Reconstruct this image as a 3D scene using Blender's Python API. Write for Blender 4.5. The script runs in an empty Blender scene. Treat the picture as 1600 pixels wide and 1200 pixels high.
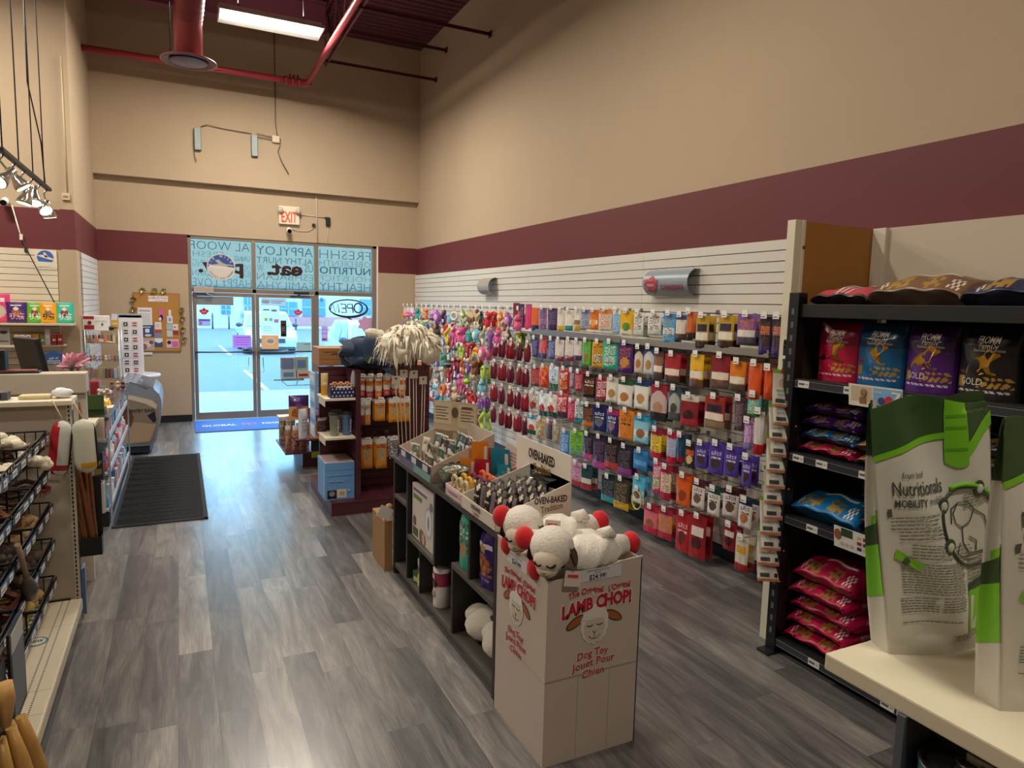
import bpy, bmesh, math, random
from mathutils import Matrix, Vector, Euler
PI = math.pi
random.seed(7)
C = bpy.context.scene.collection
SC = bpy.context.scene

# ---------------------------------------------------------------- camera
cam_d = bpy.data.cameras.new('camera')
cam_d.sensor_width = 36.0
cam_d.lens = 1061.64 / 1600 * 36.0
cam_d.clip_start = 0.05
cam_d.clip_end = 400
cam = bpy.data.objects.new('camera', cam_d)
C.objects.link(cam)
YAW, PITCH, ROLL = 0.45507, 0.11337, 0.024644
_r = Vector((math.cos(YAW), -math.sin(YAW), 0))
_f = Vector((math.sin(YAW) * math.cos(PITCH), math.cos(YAW) * math.cos(PITCH), -math.sin(PITCH)))
_u = _r.cross(_f)
_r2 = _r * math.cos(ROLL) + _u * math.sin(ROLL)
_u2 = _u * math.cos(ROLL) - _r * math.sin(ROLL)
cam.matrix_world = Matrix(((_r2.x, _u2.x, -_f.x, 0), (_r2.y, _u2.y, -_f.y, 0), (_r2.z, _u2.z, -_f.z, 2.05), (0, 0, 0, 1)))
SC.camera = cam

# ---------------------------------------------------------------- world, lights, exposure
SC.view_settings.view_transform = 'Standard'
SC.view_settings.look = 'None'
SC.view_settings.gamma = 1
SC.view_settings.use_curve_mapping = False
SC.view_settings.exposure = 0.15
w = bpy.data.worlds.new('overcast_sky')
SC.world = w
w.use_nodes = True
nt = w.node_tree
bg = nt.nodes['Background']
tc = nt.nodes.new('ShaderNodeTexCoord')
sp = nt.nodes.new('ShaderNodeSeparateXYZ')
cr = nt.nodes.new('ShaderNodeValToRGB')
cr.color_ramp.elements[0].position = 0.0
cr.color_ramp.elements[0].color = (0.34, 0.68, 1.0, 1)
cr.color_ramp.elements[1].position = 0.6
cr.color_ramp.elements[1].color = (0.30, 0.62, 1.0, 1)
nt.links.new(tc.outputs['Generated'], sp.inputs[0])
nt.links.new(sp.outputs['Z'], cr.inputs[0])
nt.links.new(cr.outputs[0], bg.inputs['Color'])
bg.inputs['Strength'].default_value = 7.5

def area(name, loc, size, power, color, rot=(0, 0, 0), portal=False, spread=None):
    l = bpy.data.lights.new(name, 'AREA')
    l.shape = 'RECTANGLE'
    l.size, l.size_y = size
    l.energy = power
    l.color = color
    if spread: l.spread = spread
    if portal: l.cycles.is_portal = True
    o = bpy.data.objects.new(name, l)
    C.objects.link(o)
    o.location = loc
    o.rotation_euler = rot
    return o
# daylight portal in the shopfront opening
area('shopfront_portal', (1.72, 12.62, 1.55), (3.1, 3.0), 1, (1, 1, 1), (-PI / 2, 0, 0), portal=True)
# ceiling tubes, the first in view, the others unseen and added for brightness: (x, y, power); each one sits in a fixture built further down
TUBES = [(1.17, 9.73, 190), (1.17, 4.6, 85), (-2.6, 8.0, 150), (-2.6, 3.0, 80), (1.17, -0.6, 70)]
WARM = (1.0, 0.91, 0.78)
for tx, ty, tp in TUBES:
    area('tube_light', (tx, ty, 5.575), (1.15, 0.30), tp, WARM)
    area('added_uplight', (tx, ty, 5.78), (1.15, 0.10), tp * 0.07, WARM, (PI, 0, 0))     # added upward light, brightens the roof deck and upper walls

# ---------------------------------------------------------------- materials
def lin(h):
    h = h.lstrip('#')
    o = []
    for i in (0, 2, 4):
        c = int(h[i:i + 2], 16) / 255
        o.append(c / 12.92 if c <= 0.04045 else ((c + 0.055) / 1.055) ** 2.4)
    return (o[0], o[1], o[2], 1)
_M = {}
def M(h, rough=0.5, metal=0.0, coat=0.0, emit=0.0, trans=0.0, noise=0.0, nscale=30, bump=0.0, alpha=1.0, sheen=0.0):
    """a plain procedural material, cached by its settings"""
    k = (h, rough, metal, coat, emit, trans, noise, nscale, bump, alpha, sheen)
    if k in _M: return _M[k]
    m = bpy.data.materials.new('mat_' + h.strip('#'))
    m.use_nodes = True
    n = m.node_tree
    b = n.nodes['Principled BSDF']
    b.inputs['Base Color'].default_value = lin(h)
    b.inputs['Roughness'].default_value = rough
    b.inputs['Metallic'].default_value = metal
    b.inputs['Coat Weight'].default_value = coat
    b.inputs['Transmission Weight'].default_value = trans
    b.inputs['Alpha'].default_value = alpha
    b.inputs['Sheen Weight'].default_value = sheen
    if emit:
        b.inputs['Emission Color'].default_value = lin(h)
        b.inputs['Emission Strength'].default_value = emit
    if noise or bump:
        t = n.nodes.new('ShaderNodeTexCoord')
        x = n.nodes.new('ShaderNodeTexNoise')
        x.inputs['Scale'].default_value = nscale
        x.inputs['Detail'].default_value = 4
        n.links.new(t.outputs['Object'], x.inputs['Vector'])
        if noise:
            r = n.nodes.new('ShaderNodeMix')
            r.data_type = 'RGBA'
            c = lin(h)
            r.inputs[6].default_value = tuple(max(0, v * (1 - noise)) for v in c[:3]) + (1,)
            r.inputs[7].default_value = tuple(min(1, v * (1 + noise)) for v in c[:3]) + (1,)
            n.links.new(x.outputs['Fac'], r.inputs[0])
            n.links.new(r.outputs[2], b.inputs['Base Color'])
        if bump:
            p = n.nodes.new('ShaderNodeBump')
            p.inputs['Strength'].default_value = bump
            p.inputs['Distance'].default_value = 0.01
            n.links.new(x.outputs['Fac'], p.inputs['Height'])
            n.links.new(p.outputs[0], b.inputs['Normal'])
    _M[k] = m
    return m

def floor_material():
    m = bpy.data.materials.new('vinyl_planks')
    m.use_nodes = True
    n = m.node_tree
    L = n.links.new
    b = n.nodes['Principled BSDF']
    def math_(op, a, v=None, v2=None):
        q = n.nodes.new('ShaderNodeMath')
        q.operation = op
        for i, s in enumerate((a, v, v2)):
            if s is None: continue
            if isinstance(s, (int, float)): q.inputs[i].default_value = s
            else: L(s, q.inputs[i])
        return q.outputs[0]
    t = n.nodes.new('ShaderNodeTexCoord')
    s = n.nodes.new('ShaderNodeSeparateXYZ')
    L(t.outputs['Object'], s.inputs[0])
    PW, PL = 0.181, 1.22
    xr = math_('DIVIDE', math_('ADD', s.outputs['X'], 0.061), PW)
    row = math_('FLOOR', xr)
    wn = n.nodes.new('ShaderNodeTexWhiteNoise')
    wn.noise_dimensions = '1D'
    L(row, wn.inputs['W'])
    yr = math_('ADD', math_('DIVIDE', s.outputs['Y'], PL), wn.outputs['Value'])
    col = math_('FLOOR', yr)
    cv = n.nodes.new('ShaderNodeCombineXYZ')
    L(row, cv.inputs[0]); L(col, cv.inputs[1])
    wn2 = n.nodes.new('ShaderNodeTexWhiteNoise')
    wn2.noise_dimensions = '3D'
    L(cv.outputs[0], wn2.inputs['Vector'])
    # grain: stretched noise shifted per plank
    off = math_('MULTIPLY', wn2.outputs['Value'], 37.0)
    gv = n.nodes.new('ShaderNodeCombineXYZ')
    L(math_('ADD', math_('MULTIPLY', s.outputs['X'], 7.0), off), gv.inputs[0])
    L(math_('ADD', math_('MULTIPLY', s.outputs['Y'], 0.9), off), gv.inputs[1])
    n1 = n.nodes.new('ShaderNodeTexNoise')
    n1.inputs['Scale'].default_value = 1.6
    n1.inputs['Detail'].default_value = 7
    n1.inputs['Roughness'].default_value = 0.62
    n1.inputs['Distortion'].default_value = 0.9
    L(gv.outputs[0], n1.inputs['Vector'])
    gv2 = n.nodes.new('ShaderNodeCombineXYZ')
    L(math_('ADD', math_('MULTIPLY', s.outputs['X'], 90.0), off), gv2.inputs[0])
    L(math_('MULTIPLY', s.outputs['Y'], 4.0), gv2.inputs[1])
    n2 = n.nodes.new('ShaderNodeTexNoise')
    n2.inputs['Scale'].default_value = 1.5
    n2.inputs['Detail'].default_value = 4
    L(gv2.outputs[0], n2.inputs['Vector'])
    f = math_('ADD', math_('MULTIPLY', n1.outputs['Fac'], 0.95), math_('MULTIPLY', n2.outputs['Fac'], 0.35))
    f = math_('ADD', f, math_('MULTIPLY', wn2.outputs['Value'], 0.32))
    f = math_('SUBTRACT', f, 0.33)
    r = n.nodes.new('ShaderNodeValToRGB')
    e = r.color_ramp.elements
    e[0].position = 0.15; e[0].color = lin('#3c3a39')
    e[1].position = 0.92; e[1].color = lin('#b0a89c')
    for p_, c_ in ((0.40, '#5a5857'), (0.62, '#7d7975')):
        q = e.new(p_); q.color = lin(c_)
    L(f, r.inputs[0])
    # seams
    fx = math_('FRACT', xr)
    fy = math_('FRACT', yr)
    ex = math_('MINIMUM', fx, math_('SUBTRACT', 1.0, fx))
    ey = math_('MINIMUM', fy, math_('SUBTRACT', 1.0, fy))
    seam = math_('MINIMUM', math_('DIVIDE', ex, 0.010), math_('DIVIDE', ey, 0.0018))
    seam = math_('MINIMUM', seam, 1.0)
    seam = math_('ADD', math_('MULTIPLY', seam, 0.5), 0.5)
    mx = n.nodes.new('ShaderNodeMix')
    mx.data_type = 'RGBA'
    mx.blend_type = 'MULTIPLY'
    mx.inputs[0].default_value = 1
    L(r.outputs[0], mx.inputs[6])
    L(seam, mx.inputs[7])
    L(mx.outputs[2], b.inputs['Base Color'])
    L(math_('ADD', math_('MULTIPLY', n2.outputs['Fac'], 0.22), 0.26), b.inputs['Roughness'])
    b.inputs['Coat Weight'].default_value = 0.5
    b.inputs['Coat Roughness'].default_value = 0.22
    bp = n.nodes.new('ShaderNodeBump')
    bp.inputs['Strength'].default_value = 0.18
    bp.inputs['Distance'].default_value = 0.003
    L(math_('ADD', math_('MULTIPLY', n2.outputs['Fac'], 0.6), seam), bp.inputs['Height'])
    L(bp.outputs[0], b.inputs['Normal'])
    return m
# ---------------------------------------------------------------- mesh helpers
_TXT = {}
def text_geo(s, bold=0.0):
    k = (s, bold)
    if k in _TXT: return _TXT[k]
    cu = bpy.data.curves.new('txt', 'FONT')
    cu.body = s
    cu.size = 1.0
    cu.align_x = 'CENTER'
    cu.align_y = 'CENTER'
    cu.resolution_u = 2
    cu.offset = bold
    o = bpy.data.objects.new('txt', cu)
    C.objects.link(o)
    dg = bpy.context.evaluated_depsgraph_get()
    me = bpy.data.meshes.new_from_object(o.evaluated_get(dg))
    r = ([tuple(v.co) for v in me.vertices], [tuple(p.vertices) for p in me.polygons])
    bpy.data.objects.remove(o)
    bpy.data.curves.remove(cu)
    bpy.data.meshes.remove(me)
    _TXT[k] = r
    return r

def frame(o, ux, uy):
    """matrix with its x along ux, its y along uy, its z out of the surface"""
    ux = Vector(ux).normalized(); uy = Vector(uy).normalized(); uz = ux.cross(uy)
    return Matrix(((ux.x, uy.x, uz.x, o[0]), (ux.y, uy.y, uz.y, o[1]), (ux.z, uy.z, uz.z, o[2]), (0, 0, 0, 1)))
def toward_cam(o): return frame(o, (1, 0, 0), (0, 0, 1))      # sheet facing -Y
def toward_aisle(o): return frame(o, (0, -1, 0), (0, 0, 1))   # sheet facing -X
def from_left(o): return frame(o, (0, 1, 0), (0, 0, 1))       # sheet facing +X
def flat_up(o): return frame(o, (1, 0, 0), (0, 1, 0))

class G:
    def __init__(s): s.V, s.F, s.I, s.S = [], [], [], []
    def mark(s): return len(s.V)
    def xf(s, mk, m):
        for i in range(mk, len(s.V)): s.V[i] = tuple(m @ Vector(s.V[i]))
        return s
    def face(s, vs, m=0, sm=False): s.F.append(tuple(vs)); s.I.append(m); s.S.append(sm)
    def box(s, x0, x1, y0, y1, z0, z1, m=0, bev=0.0):
        b = min(bev, (x1 - x0) * .45, (y1 - y0) * .45, (z1 - z0) * .45)
        k = len(s.V)
        if b <= 0:
            for x in (x0, x1):
                for y in (y0, y1):
                    for z in (z0, z1): s.V.append((x, y, z))
            for f in ((0, 1, 3, 2), (4, 6, 7, 5), (0, 4, 5, 1), (2, 3, 7, 6), (0, 2, 6, 4), (1, 5, 7, 3)): s.face([k + i for i in f], m)
        else:
            bm = bmesh.new()
            bmesh.ops.create_cube(bm, size=1, matrix=Matrix.Translation(((x0 + x1) / 2, (y0 + y1) / 2, (z0 + z1) / 2)) @ Matrix.Diagonal((x1 - x0, y1 - y0, z1 - z0, 1)))
            bmesh.ops.bevel(bm, geom=list(bm.edges), offset=b, segments=2, affect='EDGES', profile=0.6)
            bm.verts.index_update()
            for v in bm.verts: s.V.append(tuple(v.co))
            for f in bm.faces: s.face([k + v.index for v in f.verts], m)
            bm.free()
        return s
    def rbox(s, mat, sx, sy, sz, m=0, bev=0.0):
        k = s.mark(); s.box(-sx / 2, sx / 2, -sy / 2, sy / 2, -sz / 2, sz / 2, m, bev); return s.xf(k, mat)
    def quad(s, a, b, c, d, m=0):
        k = len(s.V); s.V += [tuple(a), tuple(b), tuple(c), tuple(d)]; s.face((k, k + 1, k + 2, k + 3), m); return s
    def sheet(s, mat, w, h, m=0, t=0.001):
        """thin sheet, w by h, centred on mat, facing mat's +z"""
        return s.rbox(mat @ Matrix.Translation((0, 0, -t / 2)), w, h, t, m)
    def tube(s, pts, r, n=8, m=0, cap=True, closed=False):
        pts = [Vector(p) for p in pts]
        N = len(pts)
        rr = r if isinstance(r, (list, tuple)) else [r] * N
        k = len(s.V)
        up = None
        for i, p in enumerate(pts):
            a = pts[(i - 1) % N] if (i or closed) else p
            c = pts[(i + 1) % N] if (i < N - 1 or closed) else p
            d = (c - a).normalized()
            if up is None:
                up = Vector((0, 0, 1)) if abs(d.z) < .9 else Vector((1, 0, 0))
            x = d.cross(up)
            if x.length < 1e-6: x = d.orthogonal()
            x.normalize(); up = x.cross(d).normalized()
            for j in range(n):
                t = 2 * PI * j / n
                s.V.append(tuple(p + (x * math.cos(t) + up * math.sin(t)) * rr[i]))
        for i in range(N if closed else N - 1):
            for j in range(n):
                a = k + i * n + j; b = k + i * n + (j + 1) % n
                c = k + ((i + 1) % N) * n + (j + 1) % n; d = k + ((i + 1) % N) * n + j
                s.face((a, b, c, d), m, n > 4)
        if cap and not closed:
            s.face([k + j for j in range(n)][::-1], m); s.face([k + (N - 1) * n + j for j in range(n)], m)
        return s
    def lathe(s, prof, n=20, m=0, at=(0, 0, 0), cap=(True, True)):
        k = len(s.V)
        for r, z in prof:
            for j in range(n):
                t = 2 * PI * j / n; s.V.append((at[0] + r * math.cos(t), at[1] + r * math.sin(t), at[2] + z))
        mm = m if isinstance(m, (list, tuple)) else [m] * len(prof)
        for i in range(len(prof) - 1):
            for j in range(n):
                s.face((k + i * n + j, k + i * n + (j + 1) % n, k + (i + 1) * n + (j + 1) % n, k + (i + 1) * n + j), mm[i], True)
        if cap[0]: s.face([k + j for j in range(n)][::-1], mm[0])
        if cap[1]: s.face([k + (len(prof) - 1) * n + j for j in range(n)], mm[-1])
        return s
    def prism(s, poly, mat, depth, m=0, ms=None):
        """polygon in mat's xy plane pushed along +z by depth"""
        k = len(s.V); n = len(poly)
        for z in (0, depth):
            for x, y in poly: s.V.append(tuple(mat @ Vector((x, y, z))))
        s.face([k + i for i in range(n)][::-1], m); s.face([k + n + i for i in range(n)], m)
        for i in range(n):
            j = (i + 1) % n; s.face((k + i, k + j, k + n + j, k + n + i), m if ms is None else ms)
        return s
    def ball(s, c, r, m=0, nu=14, nv=9, mat=None, wob=0.0, seed=0):
        rx, ry, rz = r if isinstance(r, (tuple, list)) else (r, r, r)
        rd = random.Random(seed)
        k = len(s.V)
        def put(x, y, z):
            q = 1 + (rd.random() - .5) * wob
            v = Vector((x * rx * q, y * ry * q, z * rz * q))
            if mat: v = mat @ v
            s.V.append((v.x + c[0], v.y + c[1], v.z + c[2]))
        put(0, 0, -1)
        for i in range(1, nv):
            a = PI * i / nv - PI / 2
            for j in range(nu):
                t = 2 * PI * j / nu; put(math.cos(a) * math.cos(t), math.cos(a) * math.sin(t), math.sin(a))
        put(0, 0, 1)
        e = len(s.V) - 1
        for j in range(nu): s.face((k, k + 1 + (j + 1) % nu, k + 1 + j), m, True)
        for i in range(nv - 2):
            for j in range(nu):
                a = k + 1 + i * nu
                s.face((a + j, a + (j + 1) % nu, a + nu + (j + 1) % nu, a + nu + j), m, True)
        a = k + 1 + (nv - 2) * nu
        for j in range(nu): s.face((a + j, a + (j + 1) % nu, e), m, True)
        return s
    def grid(s, fn, nu, nv, m=0, sm=True, close_u=False):
        """fn(u,v)->(x,y,z); m a slot or a function of the cell centre"""
        k = len(s.V)
        for j in range(nv + 1):
            for i in range(nu + (0 if close_u else 1)): s.V.append(tuple(fn(i / nu, j / nv)))
        W = nu + (0 if close_u else 1)
        for j in range(nv):
            for i in range(nu):
                i2 = (i + 1) % W
                s.face((k + j * W + i, k + j * W + i2, k + (j + 1) * W + i2, k + (j + 1) * W + i), m((i + .5) / nu, (j + .5) / nv) if callable(m) else m, sm)
        return s
    def text(s, t, size, mat, m=0, bold=0.0, width=None, warp=None, mirror=False):
        V, F = text_geo(t, bold)
        if not V: return s
        xs = [v[0] for v in V]; w0 = max(xs) - min(xs); cx = (max(xs) + min(xs)) / 2
        sx = (width / w0) if width else size
        if mirror: sx = -sx
        k = len(s.V)
        for x, y, z in V:
            p = Vector(((x - cx) * sx, y * size, 0.0008))
            s.V.append(tuple(warp(p.x, p.y)) if warp else tuple(mat @ p))
        for f in F: s.face([k + i for i in f], m)
        return s
    def disc(s, mat, rx, ry=None, m=0, n=28, t=0.001, a0=0.0, a1=2 * PI):
        ry = ry or rx
        full = abs(a1 - a0 - 2 * PI) < 1e-6
        P = [(rx * math.cos(a0 + (a1 - a0) * i / n), ry * math.sin(a0 + (a1 - a0) * i / n)) for i in range(n if full else n + 1)]
        return s.prism(P, mat, t, m)
    def mesh(s, name, mats):
        me = bpy.data.meshes.new(name)
        me.from_pydata(s.V, [], s.F)
        for m in mats: me.materials.append(m)
        me.polygons.foreach_set('material_index', s.I)
        me.polygons.foreach_set('use_smooth', s.S)
        me.update()
        return me
    def obj(s, name, mats, parent=None, label=None, loc=None, rotz=0.0):
        o = bpy.data.objects.new(name, s.mesh(name, mats))
        C.objects.link(o)
        if parent: o.parent = parent
        if loc is not None: o.location = loc
        if rotz: o.rotation_euler = (0, 0, rotz)
        if label and parent: o['label'] = label
        return o
    def thing(s, name, mats, label, cat, group=None, loc=None, rotz=0.0):
        return tag(s.obj(name, mats, None, None, loc, rotz), label, cat, group)
    def struct(s, name, mats):
        o = s.obj(name, mats); o['kind'] = 'structure'; return o

def tag(o, label, cat, group=None):
    o['label'] = label; o['category'] = cat
    if group: o['group'] = group
    return o
def thing(name, label, cat, loc=(0, 0, 0), rotz=0.0, group=None):
    o = bpy.data.objects.new(name, None)
    o.empty_display_size = 0.05
    C.objects.link(o)
    o.location = loc; o.rotation_euler = (0, 0, rotz)
    return tag(o, label, cat, group)
def link_mesh(name, me, parent=None, loc=None, rot=None):
    o = bpy.data.objects.new(name, me)
    C.objects.link(o)
    if parent: o.parent = parent
    if loc is not None: o.location = loc
    if rot is not None: o.rotation_euler = rot
    return o
def dup(root, loc, rotz=None, label=None, group=None):
    r = root.copy(); C.objects.link(r); r.location = loc
    if rotz is not None: r.rotation_euler = (0, 0, rotz)
    if label: r['label'] = label
    if group: r['group'] = group
    for ch in list(root.children):
        c = ch.copy(); C.objects.link(c); c.parent = r
        for g in ch.children:
            d = g.copy(); C.objects.link(d); d.parent = c
    return r
ORD = ['zeroth', 'first', 'second', 'third', 'fourth', 'fifth', 'sixth', 'seventh', 'eighth', 'ninth', 'tenth', 'eleventh', 'twelfth', 'thirteenth',
       'fourteenth', 'fifteenth', 'sixteenth', 'seventeenth', 'eighteenth', 'nineteenth', 'twentieth', 'twenty-first', 'twenty-second', 'twenty-third']

# ---- bags: one closed mesh, front printed cell by cell
def bag_depth(u, v, d, kind):
    e = max(0.0, math.sin(PI * u)) ** .55
    if kind == 'pouch': g = min(1, (1 - v) * 1.25) ** .8 * min(1, v * 9 + .35)       # full at the base, flat at the seal
    elif kind == 'pillow': g = max(0.0, math.sin(PI * min(1, max(0, v)))) ** .6
    else: g = min(1, (1 - v) * 4) ** .7                                               # block bag
    return d * .5 * e * g
def bag(w, h, d, paint, kind='pouch', res=(14, 20), crease=0.0, taper=0.0, seed=1, rough=0.35, back=None):
    """paint: [(shape, ..., colour)] from the back to the front; returns (G, materials)"""
    cols = []
    rd = random.Random(seed)
    ph = [rd.random() * 6.28 for _ in range(6)]
    def slot(c):
        if c not in cols: cols.append(c)
        return cols.index(c)
    base = slot(paint[0][-1])
    def pick(u, v):
        r = base
        for p in paint[1:]:
            k, c = p[0], p[-1]
            if k == 'band': ok = p[1] <= v <= p[2]
            elif k == 'rect': ok = p[1] <= u <= p[2] and p[3] <= v <= p[4]
            elif k == 'oval': ok = ((u - p[1]) / p[3]) ** 2 + ((v - p[2]) / p[4]) ** 2 < 1
            elif k == 'spots': ok = (math.sin(u * 23 + v * 31 + p[1]) * math.sin(v * 41 - u * 17 + p[1])) > p[2]
            elif k == 'lines': ok = p[1] <= u <= p[2] and p[3] <= v <= p[4] and int((v - p[3]) / (p[4] - p[3]) * p[5] * 2) % 2 == 0 and math.sin(u * 60 + v * 90) > -.55
            elif k == 'arch': ok = v > p[1] + p[2] * (1 - ((u - .5) * 2) ** 2)
            elif k == 'mix': ok = p[1] <= u <= p[2] and p[3] <= v <= p[4] and math.sin(u * 31 + v * 23 + 2 * math.sin(v * 19)) * math.cos(v * 47 - u * 21 + 1.5 * math.sin(u * 13)) > .12
            else: ok = False
            if ok: r = slot(c)
        return r
    def wx(v): return w * (1 - taper * (v if taper > 0 else (v - 1)))
    def fr(sign):
        def fn(u, v):
            c = crease * d * (math.sin(u * 9 + ph[0] + v * 5) * math.sin(v * 13 + ph[1]) + .6 * math.sin(u * 17 + v * 8 + ph[2]))
            q = bag_depth(u, v, d, kind)
            zz = v * h - (0.012 * h * math.sin(u * 7 + ph[3]) * crease * (1 if v > .5 else 0)) - .02 * h * (1 - math.sin(PI * u)) * (1 if v < .03 else 0) * 0
            return ((u - .5) * wx(v), sign * -(q + (c if 0 < u < 1 and v < 1 else 0) * (q / (d * .5 + 1e-6))), zz)
        return fn
    g = G()
    g.grid(fr(1), res[0], res[1], pick)
    bk = base if back is None else slot(back)
    f2 = fr(-1)
    g.grid(lambda u, v: f2(1 - u, v), max(4, res[0] // 2), max(5, res[1] // 2), bk)
    return g, [M(c, rough, coat=.15) if not c.startswith('$') else M('#d0a850', .3, .75) for c in cols], fr(1)
# ---------------------------------------------------------------- the room
YF, XR, XC, YL, ZD = 12.5, 4.045, -1.135, 10.07, 6.60
BEIGE = M('#b7a287', .75, noise=.03, nscale=3)
BAND = M('#66262b', .6)
WALLM = [BEIGE, BAND]
g = G(); g.box(-6.2, 4.3, -5.2, 12.5, -.1, 0)
g.struct('floor', [floor_material()])

def wall_strip(g, mk, lo=0.0, hi=ZD, b0=2.61, b1=3.09):
    """calls mk(z0,z1,slot) for plain, band and plain again"""
    mk(lo, b0, 0); mk(b0, b1, 1); mk(b1, hi, 0)
g = G()
wall_strip(g, lambda a, b, m: g.box(XR, XR + .2, -5.2, YF + .2, a, b, m), b0=2.595, b1=3.08)
g.struct('wall_right', WALLM)
g = G()
wall_strip(g, lambda a, b, m: g.box(XC - .15, .14, YF, YF + .2, a, b, m), hi=3.92)
wall_strip(g, lambda a, b, m: g.box(3.30, XR, YF, YF + .2, a, b, m), hi=3.92)
g.box(.14, 3.30, YF, YF + .2, 3.085, 3.92)
g.box(XC - .15, XR, YF - .13, YF + .2, 3.92, ZD)
g.struct('wall_far', WALLM)
g = G()
wall_strip(g, lambda a, b, m: g.box(XC - .15, XC, YL, YF, a, b, m), b0=2.615, b1=3.10)
wall_strip(g, lambda a, b, m: g.box(-6.2, XC - .15, YL, YL + .15, a, b, m), b0=2.605, b1=3.09)
g.struct('wall_left', WALLM)
g = G(); g.box(-6.2, -6.0, -5.2, YL, 0, ZD); g.struct('wall_side', WALLM)
g = G(); g.box(-6.2, 4.3, -5.4, -5.2, 0, ZD); g.struct('wall_back', WALLM)
# corrugated steel deck, flutes across the shop
g = G()
DECK = M('#5f2c35', .6)
P = .152
y = -5.2
while y < YF:
    a = [(y, ZD + .045), (y + .045, ZD + .045), (y + .06, ZD), (y + .137, ZD), (y + P, ZD + .045)]
    for (p, q), (r, s) in zip(a[:-1], a[1:]):
        g.quad((-6.2, p, q), (4.2, p, q), (4.2, r, s), (-6.2, r, s))
    y += P
g.box(-6.2, 4.3, -5.4, YF + .3, ZD + .06, ZD + .2)
g.struct('ceiling', [DECK])
BLK = M('#17181b', .5)
for nm, bx in (('baseboard_far', (XC + .25, .14, YF - .015, YF, 0, .115)), ('baseboard_right', (XR - .02, XR, 3.05, YF - .02, 0, .10)), ('baseboard_far', (3.31, 3.95, YF - .015, YF, 0, .115))):
    g = G(); g.box(*bx); g.struct(nm, [BLK])

# ---- overhead steel, pipe, duct, lamps
PAINT = M('#6a3040', .55)
g = G()
for z in (6.03, 6.47): g.box(-6.0, 2.1, 10.9, 11.1, z, z + .02)
g.box(-6.0, 2.1, 10.99, 11.01, 6.05, 6.47)
g.thing('roof_beam', [PAINT], 'dark red steel beam crossing behind the lit tube lamp', 'beam')
def bridging(y, z, x0, lab):
    g = G(); g.box(x0, XR, y - .02, y + .02, z, z + .006); g.box(x0, XR, y - .003, y + .003, z - .035, z)
    g.box(XR - .02, XR - .001, y - .04, y + .04, z - .05, z + .03)
    g.thing('bridging_bar', [M('#4a1a22', .5)], lab, 'bar', 'steel bars running into the right wall')
bridging(11.49, 5.87, 2.18, 'lowest thin dark red bar from the joist to the corner of the right wall')
bridging(11.0, 6.20, 2.18, 'short dark red bar tight under the ribbed roof, between two other bars')
bridging(9.22, 5.86, 2.18, 'dark red bar into the right wall, the one nearest the viewer')
g = G()
for x in (2.14, 2.22):
    g.box(x, x + .035, -5, 11.75, 5.85, 5.856); g.box(x, x + .004, -5, 11.75, 5.85, 5.89)
    g.box(x, x + .035, -5, 12.3, 6.54, 6.55); g.box(x, x + .004, -5, 12.3, 6.5, 6.54)
j = G()
y = 11.7
while y > -4:
    j.tube([(2.2, y, 5.87), (2.2, y - .35, 6.52), (2.2, y - .7, 5.87)], .012, 6)
    y -= .7
t = thing('roof_joist', 'open web steel joist beside the red sprinkler pipe', 'joist')
g.obj('chord', [M('#7c3a45', .45)], t); j.obj('web', [PAINT], t)
RED = M('#a8343e', .4)
g = G()
g.tube([(-1.13, 11.62, 5.5), (1.86, 11.62, 5.5)], .045, 14)
g.tube([(1.93, 11.58, 5.5), (1.93, -5, 5.5)], .042, 14)
c = G()
for x in (1.60, 1.70, 1.80): c.tube([(x - .02, 11.62, 5.5), (x + .02, 11.62, 5.5)], .068, 14)
for a in (0, 2, 4): c.tube([(1.66 + a * .03, 11.62, 5.42), (1.66 + a * .03, 11.62, 5.60)], .012, 6)
c.tube([(1.84, 11.62, 5.5), (1.93, 11.62, 5.5), (1.93, 11.53, 5.5)], .055, 14)
t = thing('sprinkler_pipe', 'red sprinkler pipe along the far wall turning toward the viewer', 'pipe')
g.obj('pipe', [RED], t); c.obj('coupling', [M('#8d2a33', .4)], t)
# round duct and its diffuser
DUCT = M('#8f3a3c', .4, .15)
DX, DY = .175, 9.10
g = G()
g.lathe([(.15, 0), (.15, .43), (.153, .435), (.153, .45)], 28, at=(DX, DY, 4.83))
t = thing('air_duct', 'red round spiral air duct hanging with a flat round outlet', 'duct')
g.obj('straight_duct', [DUCT], t)
g = G()
pts, rr = [], []
for i in range(90):
    s = i / 89
    pts.append((DX + .16 * s, DY - 1.25 * s, 5.24 + 1.15 * s)); rr.append(.152 + (.005 if i % 3 == 0 else 0))
g.tube(pts, rr, 28)
g.obj('spiral_duct', [M('#7e3436', .42, .2)], t)
g = G()
g.lathe([(.15, .05), (.30, .0), (.305, -.012), (.27, -.02), (.235, .0), (.15, .03)], 36, at=(DX, DY, 4.79), cap=(False, False))
g.lathe([(.235, .012), (.232, .02)], 36, at=(DX, DY, 4.785), m=1)
df = g.obj('diffuser', [M('#7b4a50', .4), M('#1d1519', .6)], t)
g = G(); g.lathe([(.0, -.02), (.19, -.02), (.2, -.01), (.17, .005)], 36, at=(DX, DY, 4.79), cap=(False, False)); g.obj('diffuser_plate', [M('#76666e', .4)], df)
g = G(); g.tube([(DX - .19, 9.35, 4.8), (DX - .19, 9.35, 6.6)], .008, 6); g.obj('hanger_rod', [BLK], t)
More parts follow.
